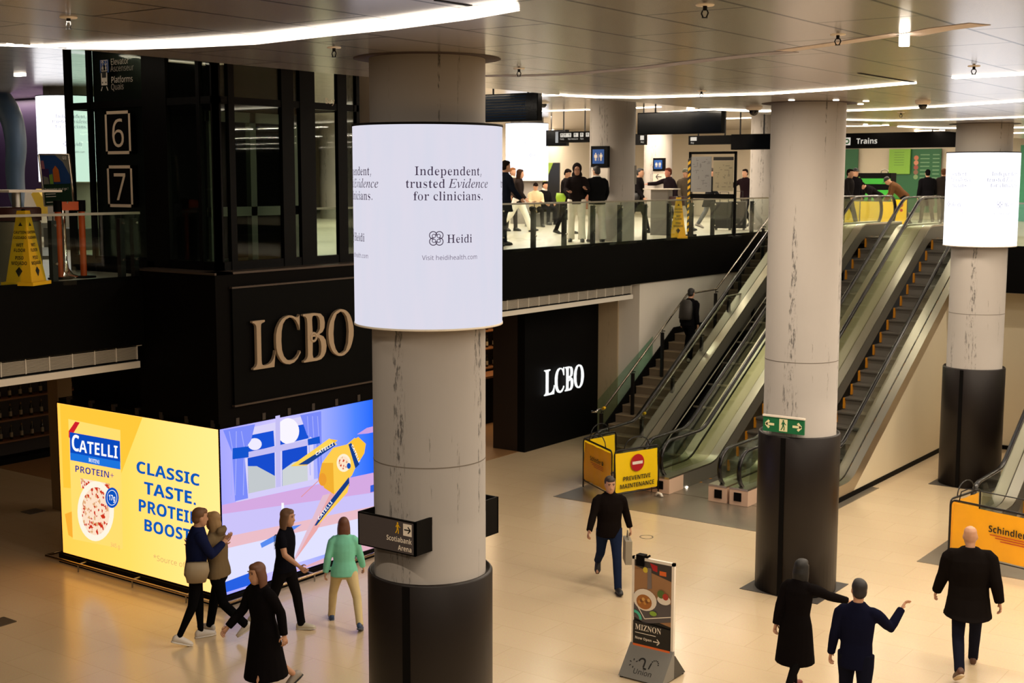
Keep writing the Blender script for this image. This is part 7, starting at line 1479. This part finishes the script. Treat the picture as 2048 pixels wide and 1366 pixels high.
# lower floor
q = gz(405, 1276); man = q+V((-.10, .0, 0)); h0 = CAMH(q)
person('person in navy top with short brown hair hugging a companion by the yellow screen', gz(396, 1282), h0+100, 1.76, 4, legL=(6, 4, 3), legR=(-10, 16, 3), armL=(40, 14, 80, 80), armR=(30, 12, 92, 70), head=(6, 4), hair=(104, 70, 40), top=((24, 30, 62), 'hoodie'), legs=((16, 15, 16), 'leggings'), shoes=(214, 206, 196), sole=(226, 220, 210), bag=('shoulder', (150, 132, 104)))
person('person in olive hooded jacket with long fair hair hugging the companion in navy', gz(441, 1270), h0-118, 1.68, 4, legL=(-16, 36, 4), legR=(18, 6, 4), armL=(36, 14, 84, 80), armR=(30, 12, 90, 70), head=(10, 0), hair=(150, 118, 76), hairlen='mid', top=((116, 98, 72), 'puffer'), legs=((14, 14, 15), 'trousers'), shoes=(206, 200, 190), sole=(226, 220, 210), hood=True, fem=True)
person('person in long black coat with long brown hair striding at the bottom photo edge', gz(532, 1412), h0-60, 1.72, 5, legL=(18, 6, 2), legR=(-22, 26, 2), armL=(-20, 12, 24, 0), armR=(26, 10, 24, 0), hair=(96, 58, 34), hairlen='long', top=((20, 17, 18), 'coat'), skirt=.38, bare=True, fem=True, shoes=(150, 140, 130))
person('person in black t-shirt with pale back print behind the long black coat', gz(572, 1262), h0+62, 1.68, 3, legL=(16, 8, 3), legR=(-18, 24, 3), armL=(-24, 10, 30, 0), armR=(20, 12, 40, 10), hair=(106, 76, 54), hairlen='mid', top=((20, 20, 28), 'tee'), legs=((22, 20, 22), 'trousers'), shoes=(196, 188, 170), sole=(214, 206, 190), fem=True)
tp = bpy.data.objects[[o.name for o in S.objects if o.get('label', '').startswith('person in black t-shirt')][0]]
bprint = MB(); fr = lambda u, v, w=0: V((-u, .022-.150*math.sqrt(1-(u/.17)**2), 1.22+v))
for k_ in range(5): fstroke(bprint, fr, [(-.07+.03*k_, -.10), (-.05+.02*k_, .0), (-.07+.034*k_, .09)], .014)
fring(bprint, fr, 0, .02, .075, .014)
bprint.build('back_print', mat('print_white', (150, 146, 150), .7), tp, local=True)
person('person in mint green jacket with long auburn hair walking away by the blue screen', gz(690, 1250), h0+172, 1.52, 4, legL=(22, 4, 12), legR=(-20, 16, 14), armL=(-10, 16, 18, 6), armR=(12, 16, 18, 6), hair=(98, 58, 38), hairlen='long', top=((126, 204, 176), 'jacket'), legs=((206, 186, 140), 'trousers'), shoes=(44, 66, 100), sole=(60, 70, 90), fem=True)
q = gz(1217, 1176)
person('person in black jacket and dark jeans striding towards the camera past the barrier', q, CAMH(q)+6, 1.72, 3, legL=(20, 4, 2), legR=(-24, 34, 2), armL=(-22, 16, 20, 0), armR=(24, 16, 22, 0), head=(8, 4), hair=(44, 32, 26), top=((26, 20, 18), 'jacket'), legs=((26, 36, 60), 'trousers'), shoes=(24, 22, 22), bag=('tote', (150, 140, 122)))
q = gz(1588, 1392)
person('dark clothed person reaching an arm to the right in front of the bare column', q, CAMH(q)+150, 1.64, 6, legL=(16, 6, 2), legR=(-18, 22, 2), armL=(-14, 8, 14, 0), armR=(62, 30, 14, -10), hair=(8, 6, 6), hairlen='mid', top=((20, 16, 16), 'coat'), skirt=.46, legs=((20, 18, 18), 'leggings'), shoes=(110, 40, 36), fem=True)
q = gz(1706, 1478)
person('person in navy suit jacket gesturing with a raised hand at the bottom right', q, CAMH(q)+168, 1.76, 2, legL=(10, 4, 3), legR=(-10, 10, 3), armL=(-6, 10, 20, 0), armR=(34, 30, 105, 10), head=(20, 4), hair=(22, 18, 18), top=((20, 22, 44), 'suit'), legs=((22, 24, 40), 'trousers'))
q = gz(1930, 1344)
person('tall bald person in long black coat walking away at lower right', q, CAMH(q)+188, 1.86, 4, legL=(-20, 26, 3), legR=(22, 4, 3), armL=(14, 12, 16, 0), armR=(-16, 12, 18, 0), hair=(120, 90, 70), hairlen='none', top=((24, 19, 17), 'coat'), skirt=.72, legs=((28, 30, 44), 'trousers'), shoes=(84, 52, 34), sole=(196, 176, 146), bulk=1.22)
# on the stairs
ys = SY0+9*TR+.12
person('dark clothed person with a backpack climbing the stairs', (-14.62, ys, RI*10), 4, 1.72, 10, legL=(40, 56, 3), legR=(-8, 6, 3), armL=(10, 8, 20, 0), armR=(-10, 8, 20, 0), hair=(20, 16, 14), top=((20, 19, 22), 'jacket'), legs=((18, 18, 22), 'trousers'), shoes=(170, 160, 140), bag=('backpack', (40, 36, 32)), vox=.013)
# upper floor
def up(label, px, py, head_to, H, **kw):
    q = gz(px, py, UF); kw.setdefault('vox', .018); return person(label, q, (CAMH(q) if head_to == 'cam' else CAMH(q)+head_to), H, **kw)
up('person in dark navy coat cut off by the front display at the railing', 1007, 492, 120, 1.78, legL=(8, 4, 2), legR=(-10, 12, 2), hair=(30, 24, 20), top=((24, 30, 44), 'coat'), skirt=.7, legs=((24, 28, 44), 'trousers'))
up('person walking in white wide trousers and dark waistcoat with long hair', 1036, 464, 78, 1.72, legL=(26, 6, 2), legR=(-24, 22, 2), hair=(50, 34, 26), hairlen='long', top=((40, 32, 30), 'jacket'), legs=((246, 240, 228), 'wide'), fem=True)
up('person with brown hair in white scarf partly behind the walking woman', 1023, 462, 40, 1.70, legL=(4, 2, 2), legR=(-4, 4, 2), hair=(120, 76, 44), top=((60, 48, 42), 'jacket'), legs=((60, 56, 54), 'trousers'), scarf=(220, 206, 190))
SITK = dict(legL=(84, 84, 6), legR=(84, 84, 6), lean=6, lift=0)
q1 = up('seated person in cream jacket looking down at a phone', 1070, 453, 10, 1.66, hair=(30, 22, 20), head=(0, 28), armL=(24, 8, 70, 30), armR=(24, 8, 70, 30), top=((220, 200, 160), 'jacket'), legs=((30, 28, 30), 'trousers'), phone=True, **SITK)
q2 = up('seated person in dark jacket turned to the left next to the cream jacket', 1086, 449, 40, 1.70, hair=(26, 20, 18), armL=(20, 8, 50, 20), armR=(20, 8, 50, 20), top=((26, 24, 26), 'jacket'), legs=((30, 30, 36), 'trousers'), scarf=(206, 196, 184), **SITK)
for qq, lab in ((q1, 'low grey seat block under the seated person in cream'), (q2, 'low grey seat block under the seated person in dark jacket')):
    w = ROOT[qq.name]; t = thing('seat_block', lab, 'seat', tuple(w.translation)); t.rotation_euler = qq.rotation_euler; ROOT[t.name] = w.copy()
    MB().bbox(-.26, .26, -.34, .16, 0, .38, .03).build('block', GREYM, t, local=True)
up('hooded person in dark jacket and pale loose trousers at the railing', 1153, 484, 'cam', 1.72, legL=(4, 2, 3), legR=(-4, 2, 4), armL=(24, 16, 76, 34), armR=(24, 16, 60, 34), head=(0, 16), headwear='hood', top=((34, 28, 28), 'puffer'), legs=((236, 228, 212), 'wide'), shoes=(20, 20, 20), vox=.014, skin=(170, 124, 100))
up('person in black jacket and grey loose trousers seen from behind next to the hooded one', 1193, 484, 200, 1.68, legL=(4, 2, 3), legR=(-3, 3, 4), armL=(10, 14, 40, 10), armR=(10, 14, 40, 10), head=(20, 8), hair=(24, 20, 20), top=((20, 20, 22), 'puffer'), legs=((206, 200, 188), 'wide'), scarf=(180, 176, 168), bulk=1.12, vox=.014)
up('person with a lime green shoulder bag half hidden behind the hooded one', 1131, 468, 60, 1.66, legL=(10, 4, 2), legR=(-10, 12, 2), hair=(30, 24, 22), top=((30, 26, 26), 'jacket'), legs=((28, 26, 28), 'trousers'), bag=('shoulder', (150, 190, 40)), head=(0, 20))
up('dark clothed person walking behind the pale round column at right', 1275, 466, 70, 1.72, hair=(24, 20, 20), top=((26, 22, 24), 'coat'), skirt=.6, bag=('shoulder', (30, 28, 30)))
up('person in red brown top pointing left under the arrow panel', 1338, 462, -60, 1.74, armR=(70, 20, 20, 10), hair=(90, 50, 36), top=((40, 30, 36), 'jacket'), legs=((30, 30, 40), 'trousers'), skin=(190, 120, 96))
up('person with greyish cap behind the hazard taped edge', 1367, 462, 30, 1.72, hair=(70, 70, 56), headwear='cap', cap=(84, 84, 66), top=((96, 84, 70), 'jacket'), legs=((40, 40, 44), 'trousers'))
up('person behind the map board, only legs in dark and grey trousers visible', 1418, 456, 90, 1.74, legL=(14, 4, 2), legR=(-14, 16, 2), top=((30, 30, 32), 'coat'), skirt=.62, legs=((90, 90, 92), 'trousers'), shoes=(150, 140, 132))
up('person holding a phone to the ear by the right edge of the map board', 1490, 454, -40, 1.74, armR=(40, 30, 110, 20), hair=(30, 22, 20), top=((36, 22, 26), 'jacket'), legs=((36, 34, 38), 'trousers'), phone=True)
up('person in dark hoodie right of the bare column at the escalator tops', 1693, 462, 60, 1.72, hair=(24, 20, 18), top=((40, 36, 36), 'hoodie'))
up('person in black coat and dark cap behind the bare column edge', 1706, 452, 30, 1.78, headwear='cap', cap=(24, 20, 22), top=((20, 18, 22), 'coat'), skirt=.6)
up('dark haired person bending low behind the middle escalator handrail', 1755, 450, -60, 1.70, lean=58, legL=(20, 30, 4), legR=(-5, 20, 4), armL=(60, 8, 10, 0), armR=(60, 8, 10, 0), hair=(20, 16, 16), top=((28, 24, 26), 'jacket'))
up('person in brown jacket leaning forward with a black cap at the escalator top', 1806, 452, -80, 1.74, lean=46, legL=(24, 30, 4), legR=(-8, 14, 4), armL=(56, 8, 26, 0), armR=(56, 8, 26, 0), headwear='cap', cap=(18, 16, 18), top=((96, 66, 42), 'jacket'))
up('grey haired figure in blue jacket by the green counter', 1793, 436, 'cam', 1.68, hair=(200, 190, 176), top=((32, 70, 150), 'jacket'), legs=((30, 30, 40), 'trousers'), scarf=(190, 50, 44))  # flat display figure, modelled here as a full body
up('brown haired person half hidden behind the leaning brown jacket', 1813, 434, 20, 1.66, hair=(96, 60, 44), top=((44, 60, 60), 'jacket'))
up('person in black coat with short black hair seen from behind at the right escalator top', 1852, 448, 190, 1.76, hair=(16, 14, 14), top=((18, 17, 20), 'coat'), skirt=.6, bulk=1.12)
up('person in dark grey jacket beside the round display at the right escalator top', 1883, 446, 170, 1.80, hair=(90, 60, 44), top=((52, 44, 40), 'jacket'), bag=('shoulder', (150, 60, 40)))
